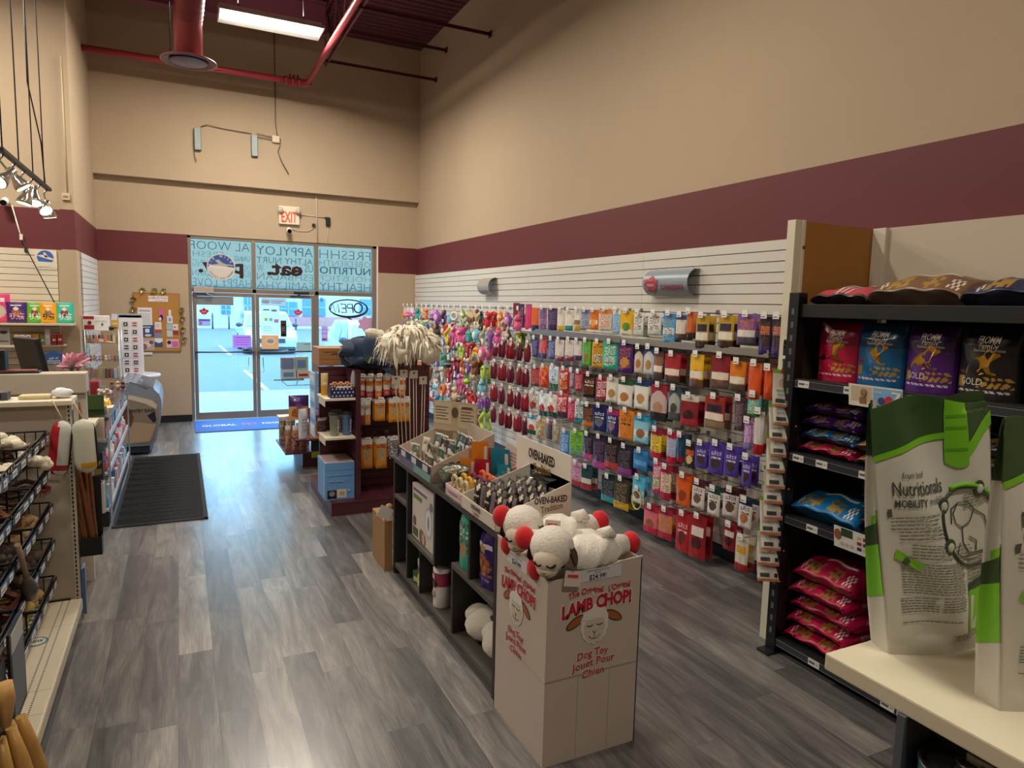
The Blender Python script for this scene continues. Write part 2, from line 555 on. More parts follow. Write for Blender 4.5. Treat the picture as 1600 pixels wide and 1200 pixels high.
# fluorescent fixtures
WHITE_MET = M('#e9e7e0', .35)
def fixture(x, y, lab):
    t = thing('tube_lamp', lab, 'lamp', (x, y, 5.59), 0, 'tube lamps under the roof')
    g = G()
    g.box(-.63, .63, -.07, .07, .05, .13, 0, .01)
    for s in (-1, 1):
        g.quad((-.63, s * .07, .06), (.63, s * .07, .06), (.63, s * .24, .0), (-.63, s * .24, .0))
        g.quad((-.63, s * .07, .068), (.63, s * .07, .068), (.63, s * .24, .008), (-.63, s * .24, .008))
    g.obj('reflector', [WHITE_MET], t)
    g = G()
    for s in (-1, 1):
        g.prism([(-.24, -.0), (.24, 0), (.24, .03), (.08, .10), (-.08, .10), (-.24, .03)], frame((s * .63 - .006, 0, 0), (0, 1, 0), (0, 0, 1)), .012)
    g.obj('end_cap', [M('#c9ccc4', .4)], t)
    for s in (-1, 1):
        g = G(); g.tube([(-.60, s * .075, .012), (.60, s * .075, .012)], .018, 12)
        g.obj('tube', [M('#fff4e2', .4, emit=14)], t)
    g = G()
    for s in (-.4, .4): g.tube([(s, 0, .13), (s, 0, 1.08)], .006, 6)
    g.obj('hanger', [BLK], t)
FX = ['lit tube lamp hanging beside the red duct', 'tube lamp hanging over the middle of the aisle', 'tube lamp over the cash desk', 'tube lamp over the chew baskets', 'tube lamp at the back of the shop']
for (tx, ty, tp), lab in zip(TUBES, FX): fixture(tx, ty, lab)

# ---- far wall fittings
GALV = M('#97a3a2', .6, .3)
def bracket(x, lab):
    g = G()
    z0, z1 = 4.42, 4.75
    g.box(x - .05, x + .05, YF - .20, YF - .195, z0, z1); g.box(x - .05, x - .045, YF - .2, YF - .13, z0, z1); g.box(x + .045, x + .05, YF - .2, YF - .13, z0, z1)
    return g.thing('metal_bracket', [GALV], lab, 'bracket', 'bare metal brackets on the far wall')
bracket(.333, 'bare metal bracket on the far wall, the farther from the junction box')
bracket(1.185, 'bare metal bracket on the far wall, the one next to the junction box')
Y2 = YF - .135
t = thing('junction_box', 'small beige electrical box with cables on the upper far wall', 'junction box', (1.525, Y2, 4.74))
g = G(); g.box(-.06, .06, -.05, 0, -.06, .05, 0, .008); g.obj('box', [M('#d8c6a8', .5)], t)
g = G()
g.tube([(0, -.02, 1.8), (0.0, -.02, .25), (.02, -.03, .08), (.075, -.03, .0), (.06, -.03, -.12), (.03, -.03, -.2), (.09, -.03, -.36), (.2, -.03, -.55)], .008, 6)
g.tube([(-.05, -.03, .02), (-.3, -.03, .05)], .006, 6); g.tube([(-.05, -.03, -.02), (-.3, -.03, -.0)], .006, 6)
g.tube([(-.38, -.03, .04), (-.8, -.02, .06), (-1.05, -.03, .09), (-1.14, -.03, .05)], .006, 6)
g.tube([(-1.24, -.03, -.3), (-1.245, -.03, -.4), (-1.22, -.03, -.5)], .006, 6)
g.obj('cable', [M('#6b5a45', .6)], t)
g = G()
t = thing('exit_sign', 'lit exit sign with two lamp heads over the shop door', 'exit sign', (1.74, YF, 3.52))
g.box(-.17, .17, -.06, 0, -.155, .15, 0, .01); g.obj('case', [M('#e6dcc0', .5)], t)
g = G(); g.text('EXIT', .26, toward_cam((0, -.0615, -.045)), 0, .018, .26); g.obj('lettering', [M('#e0392c', .4, emit=.35)], t)
for s in (-1, 1):
    g = G(); g.lathe([(.0, 0), (.045, .0), (.05, .03), (.03, .05), (0, .05)], 14, cap=(False, False)); g.xf(0, Matrix.Translation((s * .145, -.07, .07)) @ Matrix.Rotation(PI / 2, 4, 'X'))
    g.obj('lamp_head', [M('#b9b6a6', .35)], t)
def camera_dome(loc, lab, sc=1.0, rz=0.0):
    t = thing('security_camera', lab, 'security camera', loc, rz)
    g = G(); g.tube([(0, 0, .03), (0, -.03, .02), (0, -.06, 0)], .014 * sc, 8); g.obj('mount', [M('#e7e2d6', .4)], t)
    g = G(); g.tube([(0, -.03, .02), (0, -.06, 0), (0, -.15, -.03)], [.03 * sc, .036 * sc, .036 * sc], 14); g.obj('body', [M('#ece8df', .35)], t)
    g = G(); g.tube([(0, -.1501, -.03), (0, -.154, -.0315)], .031 * sc, 14); g.obj('lens', [M('#0c0c0e', .15)], t)
camera_dome((1.73, YF, 3.27), 'white security camera on the far wall under the exit sign', 1.2)
camera_dome((-1.82, YL, 3.14), 'white security camera high on the maroon banded left wall', 1.1)
t = thing('wall_plug', 'black plug adapter with wires right of the exit sign', 'adapter', (2.40, YF, 3.45))
g = G(); g.box(-.035, .035, -.05, 0, -.06, .06, 0, .006); g.box(-.05, .04, -.03, 0, .06, .09); g.box(-.27, -.22, -.04, 0, -.09, -.04, 0, .004); g.obj('plug', [BLK], t)
g = G()
g.tube([(-.49, -.01, .10), (-.05, -.01, .08)], .008, 6); g.tube([(-.2, -.01, .47), (-.19, -.012, .3), (-.18, -.012, -.36)], .012, 6)
g.tube([(0, -.01, -.06), (.0, -.01, -.37)], .006, 6); g.tube([(-.23, -.02, -.09), (-.33, -.02, -.17), (-.5, -.02, -.18), (-.63, -.02, -.15)], .005, 6)
g.obj('wire', [M('#cfc0a6', .5)], t)

# ---- track lamp over the cash desk
t = thing('track_lamp', 'black track with chrome spot heads hanging over the cash desk', 'lamp', (-1.1, 6.0, 3.06))
g = G(); g.box(-.02, .02, 0, 2.02, -.015, .015, 0, .003); g.obj('track', [BLK], t)
g = G()
for y, dx in ((.06, 0), (.62, 0), (1.2, .0), (1.75, 0)): g.tube([(0, y, 0), (-.0 - dx, y + .02, 1.2), (0, y, 3.5)], .005, 5)
g.tube([(0, 1.8, .0), (.02, 1.55, .35), (-.02, 1.3, .8), (0, 1.22, 1.6)], .006, 5)
g.obj('wire', [M('#2a2320', .6)], t)
CHROME = M('#d6d0c4', .22, .9)
for i, (y, ax, ay, dz) in enumerate(((.12, -.55, -.5, -.17), (.50, .5, .3, -.13), (.86, -.2, .2, -.2), (1.22, .0, -.1, -.16), (1.56, .5, -.3, -.2), (1.9, .1, .35, -.2))):
    d = Vector((ax, ay - .25, -.75)).normalized()
    p = Vector((0, y, dz))
    g = G(); g.tube([(0, y, -.01), (-.03, y, -.06), p - d * .05], .008, 6); g.obj('stem', [CHROME], t)
    g = G(); g.tube([p - d * .09, p - d * .03, p, p + d * .05, p + d * .075], [.024, .026, .036, .055, .058], 16)
    h = g.obj('spot_head', [CHROME], t)
    g = G(); g.tube([p + d * .0755, p + d * .0775], .05, 16); g.obj('spot_bulb', [M('#fff1d8', .3, emit=9)], h)
g = G(); g.box(-1.215 - .04, -1.215 + .04, YL - .03, YL, 3.21, 3.29, 0, .004); g.box(-1.24, -1.19, YL - .033, YL - .03, 3.24, 3.26, 1)
g.tube([(-1.2, YL - .01, 3.29), (-1.2, YL - .01, 4.9)], .007, 5, 0)
g.thing('wall_switch_box', [M('#cdb897', .5), M('#8d7a62', .5)], 'small beige switch box on the left wall above the maroon band', 'switch box')
# ---------------------------------------------------------------- shopfront
def node_mat(name, build):
    m = bpy.data.materials.new(name); m.use_nodes = True
    n = m.node_tree; n.nodes.clear()
    o = n.nodes.new('ShaderNodeOutputMaterial')
    n.links.new(build(n), o.inputs['Surface'])
    return m
def _mix(n, a, b, f):
    x = n.nodes.new('ShaderNodeMixShader')
    if isinstance(f, (int, float)): x.inputs[0].default_value = f
    else: n.links.new(f, x.inputs[0])
    n.links.new(a, x.inputs[1]); n.links.new(b, x.inputs[2])
    return x.outputs[0]
def _sh(n, kind, col, rough=None):
    x = n.nodes.new(kind); x.inputs['Color'].default_value = col
    if rough is not None: x.inputs['Roughness'].default_value = rough
    return x.outputs[0]
PANE = node_mat('window_glass', lambda n: _mix(n, _sh(n, 'ShaderNodeBsdfTransparent', (.93, .98, .98, 1)), _sh(n, 'ShaderNodeBsdfGlossy', (1, 1, 1, 1), .02), .05))
CLEAR = node_mat('clear_plastic', lambda n: _mix(n, _sh(n, 'ShaderNodeBsdfTransparent', (.93, .97, .98, 1)), _sh(n, 'ShaderNodeBsdfGlossy', (.9, .95, 1, 1), .08), .13))
FROST = node_mat('frosted_sky_tint', lambda n: _mix(n, _sh(n, 'ShaderNodeBsdfTransparent', (.66, .62, .53, 1)), _sh(n, 'ShaderNodeBsdfGlossy', (1, 1, 1, 1), .1), .04))  # frosted panes, with a tint added to dim the bright sky behind
def film(h): return node_mat('window_film', lambda n: _sh(n, 'ShaderNodeBsdfTransparent', lin(h)))
_P = {}
def paper(h):
    if h not in _P: _P[h] = node_mat('thin_paper', lambda n: _mix(n, _sh(n, 'ShaderNodeBsdfDiffuse', lin(h)), _sh(n, 'ShaderNodeBsdfTranslucent', lin(h)), .55))
    return _P[h]
BRONZE = M('#8d8172', .4, .35)
def bars(name, L, mats=[BRONZE], bev=.004):
    g = G()
    for b in L: g.box(*b, 0, bev)
    return g, mats
y0, y1 = YF + .02, YF + .13
g = G()
for x0, x1 in ((.14, .19), (3.21, 3.30)): g.box(x0, x1, y0, y1, 0, 3.085, 0, .004)
g.box(2.175, 2.24, y0, y1, 0, 3.04, 0, .004); g.box(1.13, 1.19, y0, y1, 2.17, 3.04, 0, .004)
g.box(.14, 3.30, y0, y1, 3.04, 3.085, 0, .004); g.box(.19, 3.21, y0, y1, 2.165, 2.235, 0, .004)
g.box(2.24, 3.21, y0, y1, 0, .10, 0, .004)
g.struct('trim_1', [BRONZE])
g = G(); g.box(3.285, 3.31, YF - .004, YF + .02, 0, 3.085); g.struct('trim_2', [M('#e8e2da', .5)])
def window(name, x0, x1, z0, z1):
    g = G(); g.box(x0, x1, YF + .07, YF + .076, z0, z1); return g.struct(name, [PANE if name == 'window_4' else FROST])
WN = [window('window_1', .19, 1.13, 2.235, 3.04), window('window_2', 1.19, 2.175, 2.235, 3.04), window('window_3', 2.24, 3.21, 2.235, 3.04), window('window_4', 2.24, 3.21, .10, 2.165)]
def door(name, x0, x1, hinge_left):
    g = G()
    a, b = YF + .03, YF + .075
    s = .058
    g.box(x0, x0 + s, a, b, .01, 2.16, 0, .004); g.box(x1 - s, x1, a, b, .01, 2.16, 0, .004)
    g.box(x0 + s, x1 - s, a, b, 2.10, 2.16, 0, .004); g.box(x0 + s, x1 - s, a, b, .01, .135, 0, .004)
    o = g.struct(name, [BRONZE])
    g = G(); g.box(x0 + s, x1 - s, YF + .05, YF + .056, .135, 2.10); g.obj('pane', [PANE], o)
    g = G(); g.tube([(x0 + .02, YF - .03, 1.165), (x1 - .03, YF - .03, 1.165)], .014, 10)
    for q in (x0 + .03, x1 - .04): g.box(q - .012, q + .012, YF - .03, a, 1.15, 1.18)
    g.obj('push_bar', [M('#6d675f', .35, .7)], o)
    hx = x1 - .07 if hinge_left else x0 + .07
    sg = -1 if hinge_left else 1
    g = G(); g.tube([(hx, YF + .09, 1.06), (hx + sg * .05, YF + .13, 1.06), (hx + sg * .05, YF + .13, .80), (hx, YF + .09, .80)], .012, 8)
    g.obj('pull_handle', [M('#c6c7c5', .3, .8)], o)
    return o
d1 = door('door_1', .195, 1.172, True)
d2 = door('door_2', 1.178, 2.17, False)
g = G(); g.box(.215, .52, YF - .05, YF + .025, 2.165, 2.255, 0, .006); g.tube([(.42, YF - .03, 2.165), (.42, YF - .05, 2.13)], .02, 10); g.tube([(.42, YF - .05, 2.13), (.50, YF - .03, 2.115), (.44, YF + .03, 2.13)], .012, 8)
g.thing('door_closer', [M('#b3a497', .45)], 'beige box door closer above the left shop door', 'door closer')
g = G(); g.box(1.81, 2.07, YF - .03, YF + .025, 2.185, 2.22, 0, .006); g.tube([(1.93, YF - .02, 2.185), (1.84, YF - .04, 2.13), (1.76, YF + .03, 2.135)], .012, 8)
g.thing('door_closer', [M('#2b2a2e', .45)], 'slim dark door closer above the right shop door', 'door closer')
# vinyl words, read from the street, so backwards from inside
YG = YF + .068
VIN = [film('#94a6bc'), film('#a8b8cb'), film('#8093ac')]
def backwards(o, words):
    g = G()
    for s, x, z, h, wd, m, b in words: g.text(s, h * 1.38, frame((x, YG, z), (1, 0, 0), (0, 0, 1)), m, b, wd, mirror=True)
    return g.obj('window_lettering', VIN, o)
backwards(WN[0], [('AL WOOF', .64, 2.93, .15, .92, 2, -.012), ('FRESH', .45, 2.79, .10, .46, 1, -.018), ('URING', .98, 2.74, .09, .24, 0, 0), ('VING', .33, 2.64, .12, .24, 1, -.02), ('OO', 1.05, 2.58, .12, .12, 1, -.02), ('DIAN', .33, 2.48, .10, .26, 1, -.01), ('BAL', 1.0, 2.47, .10, .22, 1, -.02), ('HAPPY LOVE', .66, 2.32, .15, .92, 0, -.016)])
backwards(WN[1], [('APPYLOY', 1.68, 2.90, .16, .94, 2, -.008), ('ALTHY NURT', 1.68, 2.74, .11, .94, 0, -.004), ('US', 2.08, 2.62, .13, .14, 0, .0), ('W', 1.27, 2.60, .13, .10, 1, -.01), ('ESHBALAN', 1.68, 2.46, .12, .94, 1, -.012), ('FAMILYHA', 1.68, 2.31, .14, .94, 0, -.018)])
backwards(WN[2], [('FRESHH', 2.725, 2.89, .17, .92, 0, -.012), ('OBEDIENTH', 2.725, 2.74, .11, .92, 1, -.016), ('NUTRITIO', 2.725, 2.61, .13, .92, 2, .016), ('HOLISTICF', 2.725, 2.47, .11, .92, 1, -.02), ('HEALTHY', 2.725, 2.32, .15, .92, 0, -.006)])
DARKRED = M('#2c0f15', .5)
for s, x, wd, o in (('eat.', 1.675, .60, WN[1]), ('play.', .645, .70, WN[0])):
    g = G(); g.text(s, .33, frame((x, YG - .006, 2.60), (1, 0, 0), (0, 0, 1)), 0, .035, wd, mirror=True); g.obj('window_slogan', [DARKRED], o)
g = G(); g.text('8', .11, frame((2.30, YG, 2.085), (1, 0, 0), (0, 0, 1)), 0, .0, .05, mirror=True); g.obj('door_number', [M('#1c2733', .5)], WN[3])
# round emblem hung in front of the first upper pane
g = G()
F = frame((.645, YF + .035, 2.59), (1, 0, 0), (0, 0, 1))
g.disc(F, .222, None, 0, 40, .006)
Fb = F @ Matrix.Translation((0, 0, .0065))
g.disc(Fb, .205, None, 1, 28, .001, math.radians(-2), math.radians(182))
g.prism([(-.18, .025), (-.10, .035), (-.03, .02), (.05, .015), (.2, -.005), (.2, -.03), (.1, -.035), (.0, -.025), (-.1, -.02), (-.2, -.01)], Fb @ Matrix.Translation((0, 0, .001)), .001, 2)
g.prism([(-.08, .11), (-.04, .125), (.02, .07), (.09, .045), (.15, .05), (.16, .035), (.05, .01), (-.02, .02), (-.12, .02), (-.14, .035), (-.06, .05), (-.04, .06), (-.1, .1)], Fb @ Matrix.Translation((0, 0, .0015)), .001, 3)
def ring_text(g, s, F, r, a0, a1, size, m, inward=False):
    for i, ch in enumerate(s):
        a = math.radians(a0 + (a1 - a0) * i / max(1, len(s) - 1))
        if ch == ' ': continue
        g.text(ch, size, F @ Matrix.Rotation(a - PI / 2 + (PI if inward else 0), 4, 'Z').to_4x4() @ Matrix.Translation((0, -r if inward else r, .0025)), m, .01)
ring_text(g, 'AIR MILES', Fb, .175, 170, 10, .062, 0)
ring_text(g, 'collect and redeem', Fb, .185, 205, 335, .045, 4, True)
t = g.thing('round_sign', [M('#cfc9c0', .5), M('#2b4a94', .5), M('#d6d2c8', .5), M('#a9a69a', .5), M('#55585f', .5)], 'round blue and grey sign hanging in the upper left window pane', 'sign')
# open sign seen from the back
g = G()
oc = (2.775, YF + .045, 1.945)
pts = [(oc[0] + .345 * math.cos(a), oc[1], oc[2] + .155 * math.sin(a)) for a in [2 * PI * i / 40 for i in range(40)]]
g.tube(pts, [.012 + .012 * max(0, -math.sin(2 * PI * i / 40 - .5)) for i in range(40)], 8, closed=True)
o_ = thing('open_sign', 'unlit oval open sign seen from behind in the side window', 'sign')
g.tube([(oc[0] - .05, oc[1], oc[2] - .155), (oc[0] + .06, oc[1], oc[2] - .205)], .012, 6)
for q in (-.03, .24): g.tube([(oc[0] + q, oc[1], oc[2] + .15), (oc[0] + q, oc[1], 3.05)], .002, 4)
g.obj('oval_ring', [M('#14171d', .4)], o_)
g = G()
def pl(pts, r=.011): g.tube([(oc[0] + x, oc[1] - .005, oc[2] + z) for x, z in pts], r, 7)
pl([(.29 * 0 + .175 + .075 * math.cos(a), .01 + .085 * math.sin(a)) for a in [2 * PI * i / 20 for i in range(21)]], .014)
pl([(.085, -.08), (.065, .075), (-.01, .075), (-.03, .04), (-.015, .005), (.07, .005)])
pl([(-.145, .075), (-.055, .075), (-.04, -.075), (-.13, -.075)]); pl([(-.05, .0), (-.12, .0)])
pl([(-.17, -.08), (-.19, .085), (-.24, -.08), (-.29, .09), (-.33, -.03)])
g.obj('lettering', [M('#171a21', .4)], o_)
# papers stuck to the door glass
def sticker(name, x0, x1, z0, z1, col, lab, deco=None, cat='notice', y=YF + .046):
    g = G(); g.box(x0, x1, y, y + .002, z0, z1)
    mats = [paper(col)]
    for q_, d in enumerate(deco or []):
        c = paper(d[-1]); yq = y - .0008 * (q_ + 1)
        if c not in mats: mats.append(c)
        m = mats.index(c)
        if d[0] == 'r': g.quad((d[1], yq, d[3]), (d[2], yq, d[3]), (d[2], yq, d[4]), (d[1], yq, d[4]), m)
        elif d[0] == 'd':
            k = len(g.V); g.V += [(d[1] + d[3] * math.cos(i * PI / 14), yq, d[2] + d[4] * math.sin(i * PI / 14)) for i in range(28)]; g.face(range(k, k + 28), m)
        elif d[0] == 't': g.text(d[1], d[5], toward_cam((d[2], y - .003, d[3])), m, .01, d[4])
    return g.thing(name, mats, lab, cat)
sticker('notice', .25, .825, 1.955, 2.095, '#a79a90', 'plain grey sheet across the top of the left shop door')
sticker('notice', 1.27, 1.68, 1.965, 2.09, '#cfd6d8', 'grey strip notice at the top of the right shop door', [('d', 1.345, 2.03, .065, .03, '#9fb0a6'), ('d', 1.345, 2.03, .05, .02, '#cfd6d8'), ('r', 1.43, 1.65, 2.04, 2.05, '#8e979c'), ('r', 1.43, 1.6, 2.01, 2.02, '#8e979c')])
sticker('poster', 1.27, 1.57, 1.46, 1.955, '#dfeee6', 'tall pale poster with small pictures on the right shop door', [('r', 1.30, 1.40, 1.88, 1.90, '#666f76'), ('d', 1.48, 1.88, .05, .02, '#8a8f8a'), ('r', 1.32, 1.37, 1.70, 1.75, '#e6c05a'), ('r', 1.40, 1.45, 1.70, 1.75, '#7cc7cf'), ('r', 1.48, 1.55, 1.67, 1.73, '#d38ad0'), ('r', 1.30, 1.42, 1.60, 1.605, '#7f959a'), ('r', 1.30, 1.45, 1.57, 1.575, '#7f959a'), ('r', 1.30, 1.43, 1.53, 1.535, '#7f959a')], 'poster')
sticker('sticker', 1.265, 1.55, 1.21, 1.45, '#eeb98a', 'orange square sticker with white badge on the right shop door', [('d', 1.41, 1.345, .095, .07, '#f6f3ea'), ('d', 1.41, 1.345, .06, .035, '#a9c3d6')], 'sticker')
sticker('sticker', 1.585, 1.685, 1.425, 1.71, '#6b5350', 'narrow brown sticker beside the tall poster on the right door', [('r', 1.60, 1.66, 1.62, 1.645, '#241c1d'), ('r', 1.61, 1.65, 1.57, 1.58, '#d9cfc9'), ('r', 1.61, 1.65, 1.53, 1.54, '#d9cfc9'), ('d', 1.635, 1.46, .03, .02, '#2a2022')], 'sticker')
sticker('notice', 1.85, 2.10, 1.17, 1.325, '#b9bfb4', 'grey green notice low on the right shop door above the bar', [('r', 1.98, 2.09, 1.28, 1.30, '#9aa49e')])
sticker('notice', .80, 1.10, 1.235, 1.45, '#d8a9dc', 'pink notice with text lines low on the left shop door', [('r', .84, 1.08, 1.40, 1.415, '#b277c2'), ('r', .84, 1.08, 1.36, 1.37, '#b277c2'), ('r', .84, 1.06, 1.32, 1.33, '#b277c2'), ('r', .84, 1.06, 1.28, 1.29, '#b277c2')])
sticker('notice', .27, .46, 1.60, 1.72, '#c7c2e0', 'lilac notice under the maple leaf on the left shop door', [('r', .28, .45, 1.68, 1.715, '#8e8fc4'), ('r', .29, .33, 1.62, 1.67, '#d88fb0')])
sticker('notice', 2.29, 2.40, 1.34, 1.62, '#dcb9d2', 'pink and white notice low in the side window', [('r', 2.29, 2.40, 1.55, 1.56, '#b57ea6'), ('r', 2.29, 2.40, 1.48, 1.49, '#b57ea6'), ('r', 2.30, 2.38, 1.36, 1.40, '#a86d72')])
LEAF = [(0, .5), (.07, .36), (.17, .40), (.13, .20), (.26, .31), (.29, .24), (.44, .26), (.38, .13), (.46, .09), (.22, -.13), (.25, -.22), (.03, -.18), (.03, -.42), (-.03, -.42), (-.03, -.18), (-.25, -.22), (-.22, -.13), (-.46, .09), (-.38, .13), (-.44, .26), (-.29, .24), (-.26, .31), (-.13, .20), (-.17, .40), (-.07, .36)]
def leaf(x, y, z, s, col, lab, wht=True, F=None):
    g = G(); F = F or toward_cam((x, y, z))
    g.prism([(a * s, b * s) for a, b in LEAF], F, .002)
    if wht: g.box(x - .2 * s, x + .2 * s, y - .004, y - .002, z - .02 * s, z + .12 * s, 1)
    return g.thing('leaf_sticker', [paper(col), paper('#f3d9d6')], lab, 'sticker')
leaf(.365, YF + .046, 1.83, .17, '#d8434a', 'red maple leaf sticker on the left shop door')
leaf(1.885, YF + .046, 1.84, .17, '#e0566a', 'red maple leaf sticker on the right shop door')
g = G(); g.prism([(.14 * math.cos(a) * (1 + .16 * math.cos(7 * a)), .13 * math.sin(a) * (1 + .16 * math.cos(7 * a))) for a in [2 * PI * i / 56 for i in range(56)]], toward_cam((3.10, YF + .06, 1.66)), .002)
g.thing('paw_sticker', [paper('#dba9b0')], 'faded pink round sticker in the corner of the side window', 'sticker')
# entrance mat
g = G(); g.box(.165, 1.62, 11.36, 12.42, 0, .012, 0, .004)
t = g.thing('door_mat', [M('#3a63b0', .85, noise=.12, nscale=60)], 'blue lettered mat inside the shop doors', 'mat')
g = G(); g.text('GLOBAL', .19, flat_up((.53, 11.88, .0125)), 0, .02, .52); g.text('PET', .19, flat_up((1.0, 11.88, .0125)), 1, .02, .24); g.text('FOODS', .19, flat_up((1.38, 11.88, .0125)), 0, .02, .38)
g.obj('lettering', [M('#e9dfe6', .8), M('#d85c74', .8)], t)

# ---------------------------------------------------------------- the car park
ASPH = M('#686b70', .9, noise=.1, nscale=2)
g = G(); g.box(-60, 90, YF + .2, 62, -.12, -.02); g.box(-60, 90, YF + .2, 16.5, -.02, -.012, 1); g.struct('ground', [ASPH, M('#98968f', .85)])
g = G()
for a, b in (((1.50, 33.5), (1.60, 27.5)), ((1.62, 21.5), (1.72, 16.6)), ((5.2, 27), (5.3, 20))):
    dx = .12
    g.quad((a[0], a[1], -.015), (b[0], b[1], -.015), (b[0] + dx, b[1], -.015), (a[0] + dx, a[1], -.015))
g.box(-30, 70, 53.5, 55.0, -.02, .12)
g.struct('trim_3', [M('#b9b9b4', .8)])
t = thing('building', 'white building with blue windows across the car park', 'building', (0, 0, 0))
g = G(); g.box(-40, 75, 56, 66, -.1, 8); g.box(6.6, 75, 55.9, 56, .1, .85, 1); g.box(-40, 75, 55.8, 56, 3.0, 3.2, 2)
g.obj('wall', [M('#b3b1ac', .8), M('#b07a78', .8), M('#9aa2a8', .6)], t)
for x0, x1, z0, z1 in ((2.83, 3.45, .97, 1.6), (4.44, 4.9, .9, 2.4), (6.95, 8.35, .9, 2.0), (8.76, 10.5, .9, 2.3), (13.3, 15.2, 1.1, 2.35), (-8, -4, .9, 2.3), (-1.5, 1.2, 1.9, 2.4)):
    g = G(); g.box(x0, x1, 55.85, 56, z0, z1); f_ = g.obj('window_pane', [M('#3d6f9e', .15, .2)], t)
    g = G(); g.box((x0 + x1) / 2 - .03, (x0 + x1) / 2 + .03, 55.8, 55.86, z0, z1); g.box(x0, x1, 55.8, 55.86, (z0 + z1) / 2 - .03, (z0 + z1) / 2 + .03); g.obj('glazing_bar', [M('#7fa3be', .4)], f_)
for x, y, h, lab in ((2.04, 52, 1.1, 'dark bollard across the car park, the first from the left'), (3.1, 52, .98, 'dark bollard across the car park, just left of the white car'), (7.65, 52, .9, 'dark bollard across the car park, behind the right door')):
    g = G(); g.tube([(x, y, -.02), (x, y, h - .25)], .06, 10); g.tube([(x, y, h - .25), (x, y, h)], .062, 10, 1)
    g.thing('bollard', [M('#3b4149', .6), M('#58708a', .6)], lab, 'bollard', 'bollards across the car park')
def car(x, y, wd, ln, ht, col, lab, dark=False):
    """nose toward the shop at y"""
    t = thing('car', lab, 'car', (x, y, -.02))
    F = frame((0, 0, 0), (0, 1, 0), (0, 0, 1))   # profile plane: x->+Y, y->Z, depth->+X
    hc = ht * .62
    g = G()
    g.prism([(0, .28), (-.03, .55), (.05, .74), (.25, hc - .12), (1.15, hc), (ln * .93, hc + .02), (ln, hc - .2), (ln, .3), (ln - .2, .22), (.2, .2)], F @ Matrix.Translation((0, 0, -wd / 2)), wd)
    g.obj('body', [M(col, .25, 0, .6)], t)
    g = G()
    a = [(1.0, hc - .02), (1.75, ht - .05), (2.1, ht), (ln * .8, ht), (ln * .97, hc)]
    b = G(); b.prism(a, F @ Matrix.Translation((0, 0, -wd / 2)), wd)
    b.V = [((v[0] * (1 - .16 * max(0, (v[2] - hc) / (ht - hc)))), v[1], v[2]) for v in b.V]
    b.obj('cabin', [M(col, .25, 0, .6)], t)
    gl = M('#8fb9c9', .08, .3)
    q = wd / 2 * .93
    g.quad((-q + .02, 1.08, hc + .04), (q - .02, 1.08, hc + .04), (q * .86, 1.66, ht - .12), (-q * .86, 1.66, ht - .12))
    g.xf(0, Matrix.Translation((0, -.03, .02)))
    g.obj('windscreen', [gl], t)
    for s in (-1, 1):
        for (p0, p1) in ((1.35, 2.35), (2.42, 3.4)):
            g = G()
            e = s * (wd / 2 + .008)
            g.quad((e, p0, hc + .04), (e, p1, hc + .04), (e * .86, p1 - .05, ht - .1), (e * .86, p0 + (.55 if p0 < 2 else .03), ht - .1))
            g.obj('side_window', [gl], t)
        g = G(); g.ball((s * (wd / 2 + .12), 1.3, hc + .1), (.12, .07, .09), 0, 10, 7); g.obj('wing_mirror', [M('#3f5f86' if dark else '#2c3a4c', .3)], t)
        g = G(); g.ball((s * (wd / 2 - .22), .05, .66), (.2, .09, .09), 0, 10, 7); g.obj('headlamp', [M('#dfeaf0', .1)], t)
        for yy in (.85, ln - .85):
            g = G()
            g.tube([(s * (wd / 2 - .2), yy, .34), (s * (wd / 2 + .02), yy, .34)], .34, 20); g.tube([(s * (wd / 2 + .02), yy, .34), (s * (wd / 2 + .03), yy, .34)], .2, 14, 1)
            g.obj('wheel', [M('#23272d', .8), M('#9aa4ae', .3, .8)], t)
    g = G(); g.box(-wd / 2 + .45, wd / 2 - .45, -.045, 0, .45, .62); g.box(-.26, .26, -.06, -.045, .32, .44, 1); g.box(-wd / 2 + .1, wd / 2 - .1, -.05, .02, .2, .3); g.obj('grille', [M('#2f3a48', .5), M('#dfe3e6', .5)], t)
    return t
car(3.15, 27.6, 1.9, 4.5, 1.62, '#b4babd', 'white car parked facing the shop, seen through the doors')
car(4.95, 16.9, 1.9, 4.6, 1.56, '#b9bfc1', 'white car close to the side window, behind the open sign')
# ---------------------------------------------------------------- left side: chew gondola, cash desk, freezer, notice board
CREAM = M('#d8cbb0', .5)
GREY_P = M('#b9ad9b', .55, noise=.06, nscale=6)
DARK = M('#1d1c20', .45)
WHITE = M('#efece4', .45)
def rnd(seed): return random.Random(seed)
# gondola
t = thing('chew_gondola', 'cream gondola with wire baskets of chews at the left edge', 'gondola', (0, 0, 0))
g = G(); g.box(-1.08, -.60, 2.0, 4.83, .13, .17, 0, .006); g.box(-.625, -.598, 2.0, 4.83, .10, .165, 0, .006)
for k in range(150):
    y = 2.02 + k * .0187
    for x in (-.70, -.665): g.quad((x - .004, y, .1705), (x + .004, y, .1705), (x + .004, y + .008, .1705), (x - .004, y + .008, .1705), 1)
for y in (2.9, 3.5, 3.72, 4.45): g.quad((-1.06, y, .1704), (-.605, y, .1704), (-.605, y + .004, .1704), (-1.06, y + .004, .1704), 2)
g.obj('base_deck', [CREAM, M('#3a3328', .8), M('#a3987f', .6)], t)
g = G(); g.box(-1.05, -.66, 2.0, 4.83, 0, .13); g.obj('kick_plate', [M('#1b1c20', .6)], t)
g = G(); g.box(-1.10, -1.08, 2.0, 4.83, .17, 1.42); g.obj('back_panel', [GREY_P], t)
